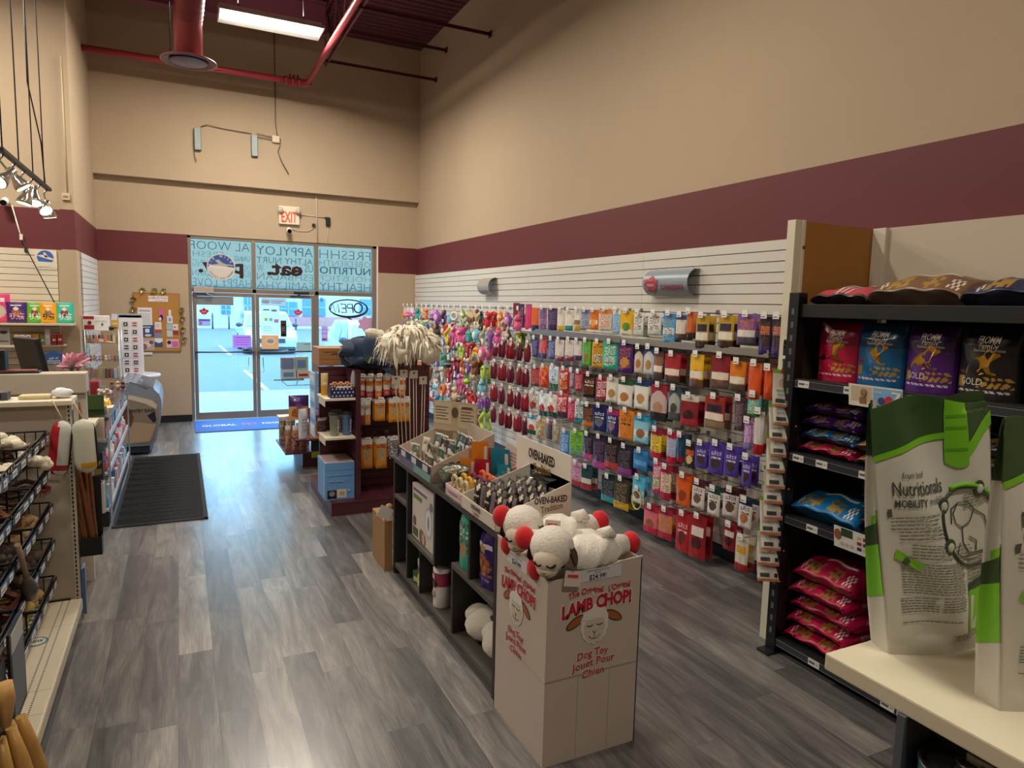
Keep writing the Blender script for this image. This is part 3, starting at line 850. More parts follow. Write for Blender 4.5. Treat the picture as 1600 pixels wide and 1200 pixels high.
g = G(); g.box(-1.62, -.635, 4.83, 4.87, .17, 1.39); g.box(-1.6, -.66, 4.82, 4.83, .17, .18, 1); g.obj('end_panel', [GREY_P, BLK], t)
g = G(); g.box(-.635, -.605, 4.825, 4.875, 0, 1.405); g.obj('slotted_upright', [M('#cfc6b2', .5)], t)
g = G()
for k in range(46): g.box(-.626, -.618, 4.822, 4.8255, .16 + k * .027, .176 + k * .027, 0)
g.box(-.604, -.603, 4.83, 4.87, .02, 1.36)
so = g.obj('upright_slots', [BLK], t)
g = G(); g.box(-1.62, -.60, 4.79, 5.05, 1.395, 1.425, 0, .004); g.obj('top_ledge', [M('#e6dcc4', .5)], t)
# round NEW sticker on the deck
g = G(); F = flat_up((-.752, 4.28, .1715)); g.disc(F, .055, .055, 0, 32, .001); g.disc(F @ Matrix.Translation((0, 0, .001)), .044, .044, 1, 32, .0006)
g.text('NEW', .045, F @ Matrix.Translation((0, 0, .0016)), 2, .03, .066)
g.thing('round_sticker', [M('#3f7f90', .5), M('#d9d4c4', .5), M('#15171a', .5)], 'round teal rimmed sticker on the cream gondola deck', 'sticker')
# baskets
WIRE = M('#15151a', .4, .3)
ROWZ = [1.245, 1.03, .81, .585, .35]
SEG = [(4.79, 4.27), (4.25, 3.73), (3.71, 3.19)]
RN = ['top', 'second', 'third', 'fourth', 'lowest']
SN = ['farthest', 'middle', 'nearest']
def basket_mesh():
    g = G()
    W, D, H = .52, .32, .12
    x0, x1 = -D, 0.0
    for z, r in ((0, .005), (-H, .004)):
        dx = .03 if z < 0 else 0
        g.tube([(x1 - dx, 0, z), (x1 - dx, W, z), (x0, W, z), (x0, 0, z)], r, 6, closed=True)
    n = 9
    for k in range(n + 1):
        y = W * k / n
        g.tube([(x1, y, 0), (x1 - .03, y, -H), (x0, y, -H)], .003, 4)
    for k in range(7):
        x = x0 + D * k / 6
        for y in (0, W): g.tube([(x, y, 0), (min(x, x1 - .03), y, -H)], .003, 4)
    r = G(); r.tube([(x1 + .012, .0, -.012), (x1 + .012, W, -.012)], .006, 6); r.box(x1 + .006, x1 + .016, .0, W, -.045, -.012, 0)
    tg = G()
    for a, b in ((.04, .14), (.24, .34), (.40, .47)): tg.box(x1 + .0165, x1 + .019, a, b, -.045, -.014, 0); tg.box(x1 + .019, x1 + .0195, a + .01, b - .02, -.033, -.027, 1)
    return g.mesh('wires', [WIRE]), r.mesh('front_rail', [M('#23242b', .3, .4)]), [tg.mesh('price_tag', [M('#dfe1e6', .4), M('#4d525c', .5)])]
bw, brl, btg = basket_mesh()
first = None
BINS = []
for i, z in enumerate(ROWZ):
    for j, (ya, yb) in enumerate(SEG):
        lab = 'black wire chew basket, %s row, %s of the three in that row' % (RN[i], SN[j])
        if first is None:
            first = thing('wire_basket', lab, 'basket', (-.735, yb, z), 0, 'wire baskets of chews')
            link_mesh('wires', bw, first); link_mesh('front_rail', brl, first); link_mesh('price_tag', btg[0], first)
        else: dup(first, (-.735, yb, z), None, lab)
        BINS.append((i, j, -.735, yb, z))
def ear_mesh(seed, col):
    g = G(); rd = rnd(seed)
    a = rd.random() * 3
    g.grid(lambda u, v: ((u - .5) * .10 * math.sin(PI * min(.98, max(.06, v))) , (v - .5) * .14, .022 * math.sin(u * 5 + a) + .02 * math.cos(v * 6 + a) + .01), 8, 10, 0)
    g.grid(lambda u, v: ((.5 - u) * .10 * math.sin(PI * min(.98, max(.06, v))), (v - .5) * .14, .022 * math.sin((1 - u) * 5 + a) + .02 * math.cos(v * 6 + a) + .004), 8, 10, 0)
    return g.mesh('chew', [M(col, .5, noise=.4, nscale=25)])
def lump_mesh(seed, col, r=(.055, .045, .035)):
    g = G(); g.ball((0, 0, .03), r, 0, 12, 8, None, .3, seed); return g.mesh('chew', [M(col, .6, noise=.35, nscale=30)])
def stick_mesh(seed, col):
    g = G(); rd = rnd(seed)
    g.tube([(rd.uniform(-.01, .01), -.076 + .038 * k, .02 + rd.uniform(-.008, .012)) for k in range(5)], [.010, .014, .012, .015, .009], 7)
    return g.mesh('chew', [M(col, .45, noise=.35, nscale=40)])
def fluff_mesh(seed, col):
    g = G(); rd = rnd(seed)
    for k in range(6): g.ball((rd.uniform(-.03, .03), rd.uniform(-.04, .04), rd.uniform(.02, .05)), (.033, .038, .026), 0, 10, 7, None, .35, seed + k)
    return g.mesh('chew', [M(col, .9, noise=.1, nscale=60, bump=.6, sheen=.5)])
MK = {'ear': ear_mesh, 'lump': lump_mesh, 'stick': stick_mesh, 'fluff': fluff_mesh}
FILL = {(0, 0): ('stick', '#5d3a22', 'long dark wood-brown stick chew'), (0, 1): ('fluff', '#e6dbbd', 'fluffy cream chew'), (0, 2): ('ear', '#6b4429', 'brown ear chew'),
        (1, 0): ('stick', '#4a2f20', 'thin dark stick chew'), (1, 1): ('ear', '#8a4c22', 'amber brown ear chew'), (1, 2): ('ear', '#5a3521', 'dark brown ear chew'),
        (2, 0): ('lump', '#b59463', 'tan lump chew'), (2, 1): ('lump', '#3c2820', 'blackish lump chew'), (2, 2): ('lump', '#cbb791', 'pale lump chew'),
        (3, 0): ('lump', '#5c4637', 'brown and tan lump chew'), (3, 1): ('ear', '#7a3f26', 'reddish ear chew'), (3, 2): ('fluff', '#cfc3a4', 'pale shaggy chew'),
        (4, 0): ('lump', '#c7a765', 'honey yellow chunk chew'), (4, 1): ('ear', '#7d4a2e', 'hairy brown ear chew'), (4, 2): ('lump', '#d8cba6', 'cream bone chunk chew')}
for i, j, x, y, z in BINS:
    kind, col, lab = FILL[(i, j)]
    rd = rnd(i * 7 + j)
    me = [MK[kind](i * 31 + j * 7 + q, col) for q in range(2)]
    n = {'ear': 12, 'lump': 14, 'stick': 14, 'fluff': 6}[kind]
    for q in range(n):
        ly, c = divmod(q, 8 if kind != 'fluff' else 6)
        a, b = divmod(c, 4 if kind != 'fluff' else 3)
        st = .125 if kind != 'fluff' else .165
        o = link_mesh('pet_chew', me[q % 2], None, (x - .245 + a * .155 + rd.uniform(-.012, .012), y + .07 + st * b + rd.uniform(-.01, .01) + ly * .05, z - .112 + .062 * ly + rd.random() * .008),
                      (rd.uniform(-.12, .12), rd.uniform(-.15, .15), rd.uniform(-.4, .4) + 1.57))
        tag(o, '%s in the %s row basket, %s of the three' % (lab, RN[i], SN[j]), 'dog chew', '%ss in the %s row, %s basket' % (lab, RN[i], SN[j]))
# fluffy tail hanging over the top rail, bag of ears, leaf tag, cards
g = G(); rd = rnd(5)
for k in range(16): g.ball((-.70 - .012 * k + rd.uniform(-.01, .01), 4.45 + rd.uniform(-.05, .05), 1.10 + .012 * k + rd.uniform(-.015, .015)), (.035, .04, .03), 0, 10, 7, None, .35, k)
g.thing('lamb_tail_chew', [M('#e9dfc3', .95, noise=.1, nscale=60, bump=.8, sheen=.6)], 'big cream fleecy chew spilling over the top wire basket', 'dog chew')
g = G(); g.prism([(a * .11, b * .11) for a, b in LEAF], frame((-.775, 4.80, .89), (1, 0, 0), (0, 0, 1)) @ Matrix.Rotation(-.25, 4, 'Z'), .003); g.box(-.80, -.75, 4.795, 4.797, .885, .89, 1)
g.thing('leaf_tag', [M('#8e2c36', .5), M('#d7a9a9', .5)], 'dark red maple leaf tag clipped to the second row of baskets', 'tag')
g = G(); g.box(-.90, -.86, 4.2, 4.30, 1.27, 1.36); g.box(-.88, -.86, 4.15, 4.2, 1.30, 1.335, 0)
g.thing('green_card', [M('#2f4a44', .5)], 'dark green tag card above the cream fleecy chew', 'card')
# wooden handled scoop
t = thing('wooden_scoop', 'scoop with a pale wooden handle hooked on the third row baskets', 'scoop', (0, 0, 0))
g = G(); g.tube([(-.705, 3.72, .90), (-.70, 3.86, .68)], [.013, .012], 10); g.obj('handle', [M('#a58a6d', .5)], t)
g = G(); g.tube([(-.70, 3.85, .69), (-.70, 3.90, .62), (-.71, 3.94, .56)], [.016, .038, .028], 10); g.obj('scoop_head', [M('#5b5450', .5)], t)
# black bucket of golden rods in the near corner
t = thing('black_bin', 'black bin with a wire handle at the lower left corner', 'bin', (-.80, 2.93, 0))
g = G()
for a in ((-.16, .16, -.13, -.12), (-.16, .16, .12, .13), (-.16, -.15, -.12, .12), (.15, .16, -.12, .12)): g.box(a[0], a[1], a[2], a[3], .30, .66, 0)
g.box(-.16, .16, -.13, .13, .29, .30); g.obj('body', [BLK], t)
g = G(); g.tube([(.16, -.12, .60), (.19, -.06, .53), (.20, 0, .51), (.19, .06, .53), (.16, .12, .60)], .005, 6); g.obj('wire_handle', [M('#7d7b78', .35, .7)], t)
g = G(); g.box(.162, .172, .15, .40, .36, .74, 0); g.box(.172, .174, .17, .38, .38, .64, 1); g.box(.172, .175, .17, .38, .65, .73, 2); g.box(-.2, .17, .15, .16, .36, .38); g.obj('sign_holder', [BLK, M('#5d6066', .4), M('#b9b9b4', .5)], t)
def rod(x, y, z, dx, dy, L, s, lab):
    rd = rnd(s); g = G()
    g.tube([(0, 0, 0), (dx * .4, dy * .3, -L * .35), (dx * .8, dy * .7, -L * .7), (dx, dy, -L)], [.018, .027, .029, .02], 12)
    o = g.thing('collagen_rod', [M('#c99a55', .35, noise=.22, nscale=14)], lab, 'dog chew', 'golden chew rods under the black bin', (x, y, z))
for k, (x, y, dx, dy) in enumerate(((-.64, 2.92, .03, -.04), (-.62, 2.98, .07, -.03), (-.66, 2.86, .02, -.08), (-.60, 3.05, .06, .03), (-.69, 2.9, -.02, -.03), (-.63, 3.02, .02, .02))):
    rod(x, y, .42, dx, dy, .36, k, 'long golden chew rod hanging in the bundle at the lower left corner')
g = G(); g.tube([(-.61, 2.86, .66), (-.60, 2.85, .60), (-.605, 2.85, .50)], [.03, .028, .016], 10); g.thing('yellow_chew', [M('#c99b58', .4, noise=.2)], 'short golden chew with a knobbed end on the black bin', 'dog chew')

# red and white, yellow and white sausage packs hanging on the upright
def roll_pack(x, y, ztop, h, r, tilt, side, belly, lab, band):
    t = thing('treat_roll', lab, 'treat pack', (x, y, ztop), 0, 'padded treat packs hanging on the gondola end')
    g = G(); n = 22
    prof = [(.004, 0), (r * .55, -.012), (r * .9, -.035), (r, -.07), (r, -h + .07), (r * .9, -h + .035), (r * .55, -h + .012), (.004, -h)]
    g.lathe([(a, b) for a, b in prof[::-1]], n, 0, cap=(False, False))
    for k, f in enumerate(g.F):
        c = sum((Vector(g.V[i]) for i in f), Vector()) / len(f)
        if c.x < -.25 * r and side: g.I[k] = 1
        if -h * .86 < c.z < -h * .62 and c.x > -.3 * r: g.I[k] = 2
    g.xf(0, Matrix.Rotation(tilt, 4, 'Y') @ Matrix.Diagonal((1, .62, 1, 1)))
    g.obj('pack', [M(belly, .4, noise=.06, nscale=20), M(side or belly, .4), M(band, .4)], t)
    g = G(); g.tube([(0, 0, 0), (-.01, 0, .03), (-.05, .02, .12)], .004, 5); g.obj('cord', [M('#c9b79d', .6)], t)
    g = G(); g.xf(0, Matrix()); g.tube([Matrix.Rotation(tilt, 4, 'Y') @ Vector(v) for v in ((r * .8, -.0, -.03), (r * .98, -.012, -.08), (r * .98, -.012, -h + .08), (r * .8, 0, -h + .03))], .006, 6); g.obj('seam', [M('#1f1c1d', .5)], t)
roll_pack(-.645, 4.76, 1.31, .335, .055, .12, '#b8262e', '#d8d8d0', 'red and white padded treat pack hanging on the gondola end', '#a82830')
roll_pack(-.545, 4.76, 1.315, .335, .062, -.04, '', '#dcd9c6', 'yellow and white padded treat pack hanging beside the brown sticks', '#e2ab2c')
# brown sticks in a black pocket
t = thing('stick_pocket', 'black pocket box holding tall brown chew sticks', 'box', (-.56, 4.98, .40))
g = G()
for a in ((-.07, .07, -.045, -.04), (-.07, .07, .04, .045), (-.07, -.065, -.04, .04), (.065, .07, -.04, .04)): g.box(*a, 0, .115)
g.box(-.07, .07, -.045, .045, 0, .005); g.box(-.07, .07, .04, .045, 0, .5); g.obj('pocket', [BLK], t)
rd = rnd(11)
for k in range(16):
    x0, y0 = -.56 + rd.uniform(-.05, .055), 4.98 + rd.uniform(-.03, .03)
    L = rd.uniform(.62, .72) if k else .98
    lean = -.06 + rd.uniform(-.03, .03)
    g = G(); pts = [(x0 + lean * q * (1 if k else .6) + rd.uniform(-.005, .005), y0 + rd.uniform(-.006, .006), .41 + L * q) for q in (0, .2, .4, .6, .8, 1)]
    g.tube(pts, [.010, .012, .011, .013, .011, .008], 7)
    g.thing('chew_stick', [M('#7a4a2c' if k % 3 else '#8f5c36', .45, noise=.3, nscale=40)], 'tall brown chew stick standing in the black pocket box', 'dog chew', 'brown chew sticks in the black pocket')
g = G(); g.box(-.608, -.598, 4.9, 5.02, .05, .33, 0); g.box(-.598, -.597, 4.92, 5.0, .10, .20, 1); g.box(-.6, -.585, 4.885, 4.9, .04, .34, 2)
g.thing('blue_panel', [M('#9fc0e4', .4), M('#dfe8f2', .4), M('#5f83b5', .4)], 'pale blue sheet at the foot of the gondola end', 'panel')

# ---- cash desk
t = thing('cash_ledge', 'pale ledge of the cash desk behind the gondola', 'desk panel', (0, 0, 0))
g = G(); g.box(-2.2, -.61, 5.58, 5.64, 0, 1.375); g.obj('panel', [M('#c9beae', .55)], t)
g = G(); g.box(-2.2, -.605, 5.55, 5.72, 1.375, 1.515, 0, .006); g.obj('ledge', [M('#cbbfae', .5, noise=.05, nscale=9)], t)
for k, (x, w_, h_, c, lab, nm) in enumerate(((-1.0, .14, .05, '#4b4a52', 'dark scanner box on the ledge below the cash desk panel', 'scanner'), (-.80, .16, .025, '#d9c99a', 'cream paper pad lying on the ledge below the cash panel', 'paper_pad'), (-.665, .12, .03, '#e5e5e6', 'crumpled white tissue on the ledge near the slotted upright', 'tissue'))):
    g = G()
    if k == 2: g.ball((0, 0, h_), (w_ / 2, .05, h_), 0, 12, 8, None, .35, 4)
    else: g.box(-w_ / 2, w_ / 2, -.05, .05, 0, h_, 0, .008)
    if k == 0: g.box(-.04, .04, -.052, -.05, .01, .04, 1)
    g.thing(nm, [M(c, .5), M('#17171a', .4)], lab, 'clutter', None, (x, 4.93, 1.425))
t = thing('cash_desk', 'cream cash desk top behind the pale panel', 'desk', (0, 0, 0))
g = G(); g.box(-2.2, -.66, 5.73, 6.84, .965, 1.0, 0, .004); g.obj('desk_top', [CREAM], t)
g = G(); g.box(-2.1, -.70, 5.75, 6.82, 0, .965); g.obj('desk_body', [M('#8f8577', .6)], t)
t = thing('monitor', 'black till monitor turned sideways on the cash desk', 'monitor', (-1.03, 6.25, 1.0), -1.0)
g = G(); g.rbox(Matrix.Translation((0, 0, .58)) @ Matrix.Rotation(.2, 4, 'X'), .36, .04, .30, 0, .01); g.obj('screen', [DARK], t)
g = G(); g.box(-.13, .13, -.06, .10, .44, .46, 0, .005); g.tube([(0, .03, .45), (0, .05, .60)], .025, 10); g.box(-.12, .12, -.05, .10, 0, .44, 0); g.obj('stand', [DARK], t)
g = G(); g.box(-.06, .06, -.05, .05, 0, .16, 0, .01); g.thing('card_terminal', [M('#15151a', .4)], 'black block left of the till monitor', 'terminal', None, (-1.13, 5.66, 1.515))
g = G(); g.box(-.14, .14, -.05, .05, 0, .015, 0); g.box(-.1, .12, -.045, .045, .015, .022, 1); g.thing('flyer_stack', [M('#26262b', .5), M('#8f4a42', .5)], 'red and black flyers lying on the cash panel ledge', 'flyers', None, (-1.02, 5.64, 1.515))
# display counter
t = thing('display_counter', 'dark topped counter with pale shelves along the left aisle', 'counter', (0, 0, 0))
g = G(); g.box(-1.12, -.59, 6.85, 9.35, .965, 1.0, 0, .005); g.obj('counter_top', [M('#4a4038', .25, noise=.2, nscale=8)], t)
SHV = M('#b9c2cf', .4)
g = G(); g.box(-1.10, -.9, 6.9, 9.3, .1, .965); g.obj('core', [M('#2a282b', .5)], t)
for z in (.77, .47, .14):
    g = G(); g.box(-.9, -.605, 6.87, 9.33, z, z + .02, 0); g.box(-.615, -.60, 6.87, 9.33, z - .005, z + .045, 0, .003); s_ = g.obj('shelf', [SHV], t)
g = G(); g.box(-.605, -.59, 6.86, 6.88, .0, .965); g.box(-.605, -.59, 9.32, 9.34, .0, .965); g.box(-.605, -.595, 6.88, 9.32, .955, .99, 0); g.obj('edge_trim', [M('#aab6c6', .4)], t)
g = G(); g.box(-.9, -.62, 6.88, 9.32, 0, .14); g.obj('base', [M('#2a2b30', .5)], t)
rd = rnd(21)
PC = ['#e8e9ee', '#c9d6e6', '#c14048', '#5aa0c8', '#f0efe6', '#d8b0c2', '#3b6ea5', '#e2e4df', '#c95a66', '#9fc2d6']
SN3 = ['top', 'middle', 'bottom']
for si, z in enumerate((.79, .49, .16)):
    for k in range(17):
        y = 6.97 + k * .137
        c = PC[rd.randrange(len(PC))]; c2 = PC[rd.randrange(len(PC))]
        h_ = rd.uniform(.12, .19)
        g = G()
        if si == 1 or k % 3 == 0:
            g.lathe([(.03, 0), (.034, .01), (.034, h_ * .7), (.016, h_ * .82), (.018, h_)], 12, [0, 0, 1, 1, 1]); nm = 'care_bottle'
            lab = 'small grooming bottle'
        else:
            g.box(-.035, .035, -.03, .03, 0, h_, 0, .003); g.box(.035, .0355, -.022, .022, .03, h_ - .03, 1); nm = 'care_box'
            lab = 'small remedy box'
        g.thing(nm, [M(c, .4), M(c2, .4)], '%s on the counter %s shelf, %s from the near end' % (lab, SN3[si], ORD[k + 1]), 'pet care product', 'care products on the counter %s shelf' % SN3[si], (-.655, y, z))
# near end of the counter
def carton(nm, x0, x1, y0, y1, z0, z1, c, lab, deco=None, cat='box', bev=.003, group=None):
    g = G(); g.box(x0, x1, y0, y1, z0, z1, 0, bev); mats = [M(c, .5)]
    for d in deco or []:
        m = M(d[-1], .45)
        if m not in mats: mats.append(m)
        i = mats.index(m); q = .0006 * (deco.index(d) + 1)
        if d[0] == 'r': g.box(d[1], d[2], y0 - q, y0, d[3], d[4], i)
        elif d[0] == 'd': g.disc(toward_cam((d[1], y0 - q, d[2])), d[3], d[4], i, 24, .0004)
        elif d[0] == 't': g.text(d[1], d[5], toward_cam((d[2], y0 - q, d[3])), i, d[6] if len(d) > 7 else .01, d[4])
        elif d[0] == 'x': g.box(x0 - q, x0, d[1], d[2], d[3], d[4], i)
        elif d[0] == 'X': g.box(x1, x1 + q, d[1], d[2], d[3], d[4], i)
        elif d[0] == 'z': g.box(d[1], d[2], d[3], d[4], z1, z1 + q, i)
        elif d[0] == 'xt': g.text(d[1], d[5], toward_aisle((x0 - q, d[2], d[3])), i, .01, d[4])
    return g.thing(nm, mats, lab, cat, group)
carton('paper_notice', -.73, -.62, 6.80, 6.82, .80, 1.0, '#cfc7b4', 'cream sheet of printed text standing on the near end of the counter', [('r', -.72, -.63, .975 - .018 * k, .979 - .018 * k, '#8d8778') for k in range(1, 9)], 'notice')
carton('beef_box', -.75, -.635, 6.72, 6.84, .47, .71, '#232124', 'black box lettered beef at the near end of the counter', [('t', 'BEEF', -.69, .62, .09, .05, '#c9bd9c'), ('r', -.74, -.645, .52, .57, '#8a7440'), ('r', -.72, -.68, .48, .51, '#dcdad2')])
carton('green_label_box', -.745, -.635, 6.72, 6.84, .17, .44, '#c9c2b2', 'white box with a green square at the foot of the counter end', [('r', -.725, -.655, .22, .31, '#6ea22f'), ('d', -.69, .39, .03, .014, '#6d8a66')])
g = G(); g.box(-.87, -.745, 6.98, 7.0, 1.05, 1.325, 0, .002); g.box(-.745, -.63, 6.975, 6.995, 1.05, 1.18, 0, .002); g.box(-.87, -.63, 7.0, 7.2, 1.0, 1.05, 0, .002); g.box(-.82, -.80, 6.976, 6.98, 1.12, 1.14, 1)
g.thing('green_display', [M('#33501f', .6), M('#b9b38f', .5)], 'dark green stepped cardboard display on the counter end', 'display box')
carton('letter_sheet', -.72, -.60, 7.4, 7.6, 1.0, 1.002, '#e6e0d2', 'white sheet of paper lying on the dark counter', None, 'paper')
# things on the counter
t = thing('flower_vase', 'dark vase with a pink feather bouquet and glitter sprays', 'vase', (-.93, 7.5, 1.0))
g = G(); g.lathe([(.05, 0), (.055, .02), (.05, .1), (.035, .2), (.05, .27)], 16); g.obj('vase', [M('#3b3540', .3)], t)
rd = rnd(3)
g = G()
for k in range(70):
    a = rd.random() * 6.28; r_ = rd.uniform(.04, .18); zz = .50 + rd.uniform(-.06, .07)
    p0 = Vector((0, 0, .38)); p1 = Vector((r_ * math.cos(a), r_ * math.sin(a) * .7, zz))
    d = (p1 - p0).normalized(); s_ = d.orthogonal().normalized() * .017; L_ = p1 - p0
    k_ = len(g.V)
    for q, w_ in ((.3, .5), (.55, 1), (.8, .9), (1.0, .15)): c_ = p0 + L_ * q + Vector((0, 0, -.04 * q * q)); g.V += [tuple(c_ - s_ * w_), tuple(c_ + s_ * w_)]
    for i in range(3): g.face((k_ + 2 * i, k_ + 2 * i + 1, k_ + 2 * i + 3, k_ + 2 * i + 2), 0, True)
g.obj('feathers', [M('#eab0c0', .8, noise=.15, nscale=12)], t)
g = G()
for k in range(40): a = rd.random() * 6.28; g.ball((.08 * math.cos(a) * rd.random(), .08 * math.sin(a) * rd.random(), .27 + rd.random() * .14), .015, rd.randrange(3), 6, 5)
g.obj('flowers', [M('#59605a', .6), M('#c86a8c', .6), M('#a7a2a6', .5)], t)
g = G(); g.tube([(0, 0, .2), (.0, 0, .4)], .012, 6); g.obj('stem', [M('#4f5a44', .6)], t)
g = G(); g.prism([(-.07, -.055), (.06, -.045), (.07, .035), (.03, .05), (.02, .065), (-.02, .07), (-.04, .05), (-.075, .04)], frame((-1.04, 7.35, 1.485), (1, 0, .1), (0, 0, 1)), .004)
g.text('ask us', .03, frame((-1.04, 7.346, 1.485), (1, 0, .1), (0, 0, 1)) , 1, .004, .07)
for k in range(3): g.box(-1.09, -.99, 7.343, 7.346, 1.46 - .012 * k, 1.464 - .012 * k, 1)
g.tube([(-1.04, 7.36, 1.43), (-1.04, 7.4, 1.0)], .004, 5, 0)
g.thing('cloud_card', [M('#2f5a9e', .5), M('#e6edf5', .5)], 'small blue cloud shaped card on a stick by the bouquet', 'card')
def pack(nm, w, h, d, paint, loc, rz, lab, cat, kind='pouch', group=None, rx=0, res=(14, 18), crease=.0, taper=0, seed=1, rough=.35):
    g, m, f = bag(w, h, d, paint, kind, res, crease, taper, seed, rough)
    if rx: g.xf(0, Matrix.Rotation(rx, 4, 'X'))
    return g.thing(nm, m, lab, cat, group, loc, rz)
carton('red_sack', -.84, -.76, 8.0, 8.08, 1.0, 1.2, '#a02a33', 'red cloth sack on the counter behind the bouquet', None, 'sack', .02)
pack('yellow_candy_bag', .17, .12, .06, [('base', '#e3bd1c'), ('spots', 1, .3, '#c0392b'), ('rect', .3, .7, .4, .6, '#f3dd59')], (-.70, 7.55, 1.0), .3, 'yellow candy bag lying on the counter', 'bag', 'pillow', None, -1.0)
g = G(); rd = rnd(9)
g.lathe([(.075, 0), (.085, .03), (.085, .11), (.06, .14)], 18, cap=(True, False)); c = G()
t = thing('treat_jar', 'clear plastic tub of pink and cream treats on the counter', 'tub', (-.71, 8.0, 1.0)); g.obj('tub', [CLEAR], t)
for k in range(26): c.ball((rd.uniform(-.055, .055), rd.uniform(-.055, .055), .02 + rd.random() * .09), .018, rd.randrange(3), 7, 5)
c.obj('treats', [M('#e6d6d2', .6), M('#d9a3b4', .6), M('#cbb89b', .6)], t)
g = G()
for k in range(9): g.ball((rd.uniform(-.09, .09), rd.uniform(-.05, .05), .02 + rd.random() * .03), (.035, .03, .016), rd.randrange(3), 9, 6)
g.thing('wrapped_sweets', [M('#cdbb8c', .3), M('#8e7f62', .3, .3), M('#d9cdb2', .3)], 'heap of gold wrapped sweets beside the green display', 'sweets', None, (-.80, 7.75, 1.0))
for k, (dx, c_) in enumerate(((0, '#7a4a33'), (.06, '#c9a884'), (.11, '#6c3a2c'))):
    g = G(); g.ball((0, 0, .03), (.025, .025, .03), 0, 9, 7); g.ball((0, 0, .075), .02, 0, 9, 7); g.thing('figurine', [M(c_, .5)], 'little brown figurine at the far end of the counter, %s in its row' % ORD[k + 1], 'figurine', 'figurines at the far end of the counter', (-.72 + dx, 8.9, 1.0))

# ---- freezer
t = thing('ice_cream_freezer', 'silver chest freezer with a dog picture on its side', 'freezer', (0, 0, 0))
PR = [(-.705, .12), (-.385, .12), (-.335, .17), (-.275, .40), (-.25, .60), (-.25, .72), (-.275, .80), (-.34, .87), (-.60, .955), (-.705, .955)]
F = frame((0, 11.2, 0), (1, 0, 0), (0, 0, 1))
g = G(); g.prism(PR, F, 1.25); g.obj('body', [M('#a9b3c2', .25, .6)], t)
g = G(); IN = [(-.70, .16), (-.40, .16), (-.36, .22), (-.31, .42), (-.295, .58), (-.30, .68), (-.36, .73), (-.60, .80), (-.70, .81)]
F2 = frame((0, 9.949, 0), (1, 0, 0), (0, 0, 1))
g.prism(IN, F2, .003); g.prism([(-.70, .42), (-.55, .44), (-.32, .40), (-.40, .18), (-.70, .16)], frame((0, 9.9455, 0), (1, 0, 0), (0, 0, 1)), .001, 1)
g.prism([(-.695, .62), (-.66, .66), (-.60, .60), (-.575, .50), (-.60, .40), (-.63, .36), (-.66, .44), (-.69, .46)], frame((0, 9.9445, 0), (1, 0, 0), (0, 0, 1)), .001, 2)
g.prism([(-.70, .80), (-.58, .79), (-.36, .72), (-.30, .66), (-.31, .60), (-.44, .68), (-.62, .74), (-.70, .74)], frame((0, 9.9445, 0), (1, 0, 0), (0, 0, 1)), .001, 4)
g.prism([(-.42, .52), (-.33, .58), (-.315, .45), (-.35, .42)], frame((0, 9.9445, 0), (1, 0, 0), (0, 0, 1)), .001, 5)
g.text('COUNTRY RAW', .062, toward_cam((-.515, 9.943, .585)), 3, .02, .36)
g.obj('picture_panel', [M('#8d7f70', .3), M('#b39b82', .3), M('#6d4634', .4), M('#15161a', .4), M('#c8bfb2', .3), M('#23262b', .4)], t)
g = G(); g.quad((-.60, 9.99, .962), (-.345, 9.99, .877), (-.345, 11.16, .877), (-.60, 11.16, .962)); g.obj('glass_lid', [M('#5c7396', .06, .3)], t)
g = G(); g.box(-.60, -.33, 9.955, 9.985, .86, .875, 0, .005); g.tube([(-.61, 9.97, .95), (-.42, 9.965, .88), (-.36, 9.97, .85)], .018, 8); g.obj('handle', [M('#1d1f26', .4)], t)
g = G(); g.box(-.705, -.40, 9.98, 11.18, .03, .12); g.obj('plinth', [M('#26334a', .5)], t)
for y in (10.05, 11.1):
    g = G(); g.tube([(-.44, y - .015, .035), (-.44, y + .015, .035)], .035, 12); g.obj('caster', [BLK], t)

# ---- far corner: white table with card spinner, glass display
t = thing('side_table', 'white round edged table in the far left corner', 'table', (-.62, 11.62, 0))
g = G(); g.lathe([(.30, .86), (.33, .865), (.335, .885), (.33, .905), (.30, .91)], 32); g.obj('table_top', [M('#dfe3ea', .35)], t)
g = G(); g.tube([(0, 0, 0), (0, 0, .86)], .035, 12); g.lathe([(.22, 0), (.22, .02), (.04, .04)], 24); g.obj('pedestal', [WHITE], t)
t = thing('card_rack', 'tall white rack of small cards on the corner table', 'card rack', (-.655, 11.42, .91))
g = G(); g.box(-.145, .145, -.012, .012, 0, .88, 0, .003); g.box(-.15, -.14, -.01, .16, 0, .84); g.box(.14, .15, -.01, .16, 0, .84); g.box(-.19, .15, -.012, .03, .84, .90, 1, .004); g.obj('panel', [M('#e9e6ea', .5), M('#a9adb6', .4)], t)
for r_ in range(7):
    for c_ in range(2):
        cc = ['#3d3d44', '#7d2531', '#3d3d44', '#b23b46', '#2c2c34'][(r_ * 2 + c_ * 3 + r_ // 2) % 5]
        x = -.062 + c_ * .115; z = .075 + r_ * .112
        g = G(); g.box(x - .042, x + .042, -.016, -.012, z - .045, z + .045, 0); g.box(x - .026, x + .026, -.018, -.016, z - .028, z + .028, 1)
        if (r_ + c_) % 2: g.box(x - .03, x + .03, -.0185, -.018, z - .008, z + .008, 0)
        else: g.disc(toward_cam((x, -.018, z)), .012, None, 0, 10, .001)
        g.obj('card', [M('#dcd8dd', .5), M(cc, .5)], t)
g = G(); g.prism([(-.05, -.07), (.05, -.06), (.045, .10), (-.02, .11)], frame((-.86, 11.35, 1.70), (1, .3, 0), (0, 0, 1)), .003); g.box(-.89, -.83, 11.33, 11.335, 1.63, 1.68, 1)
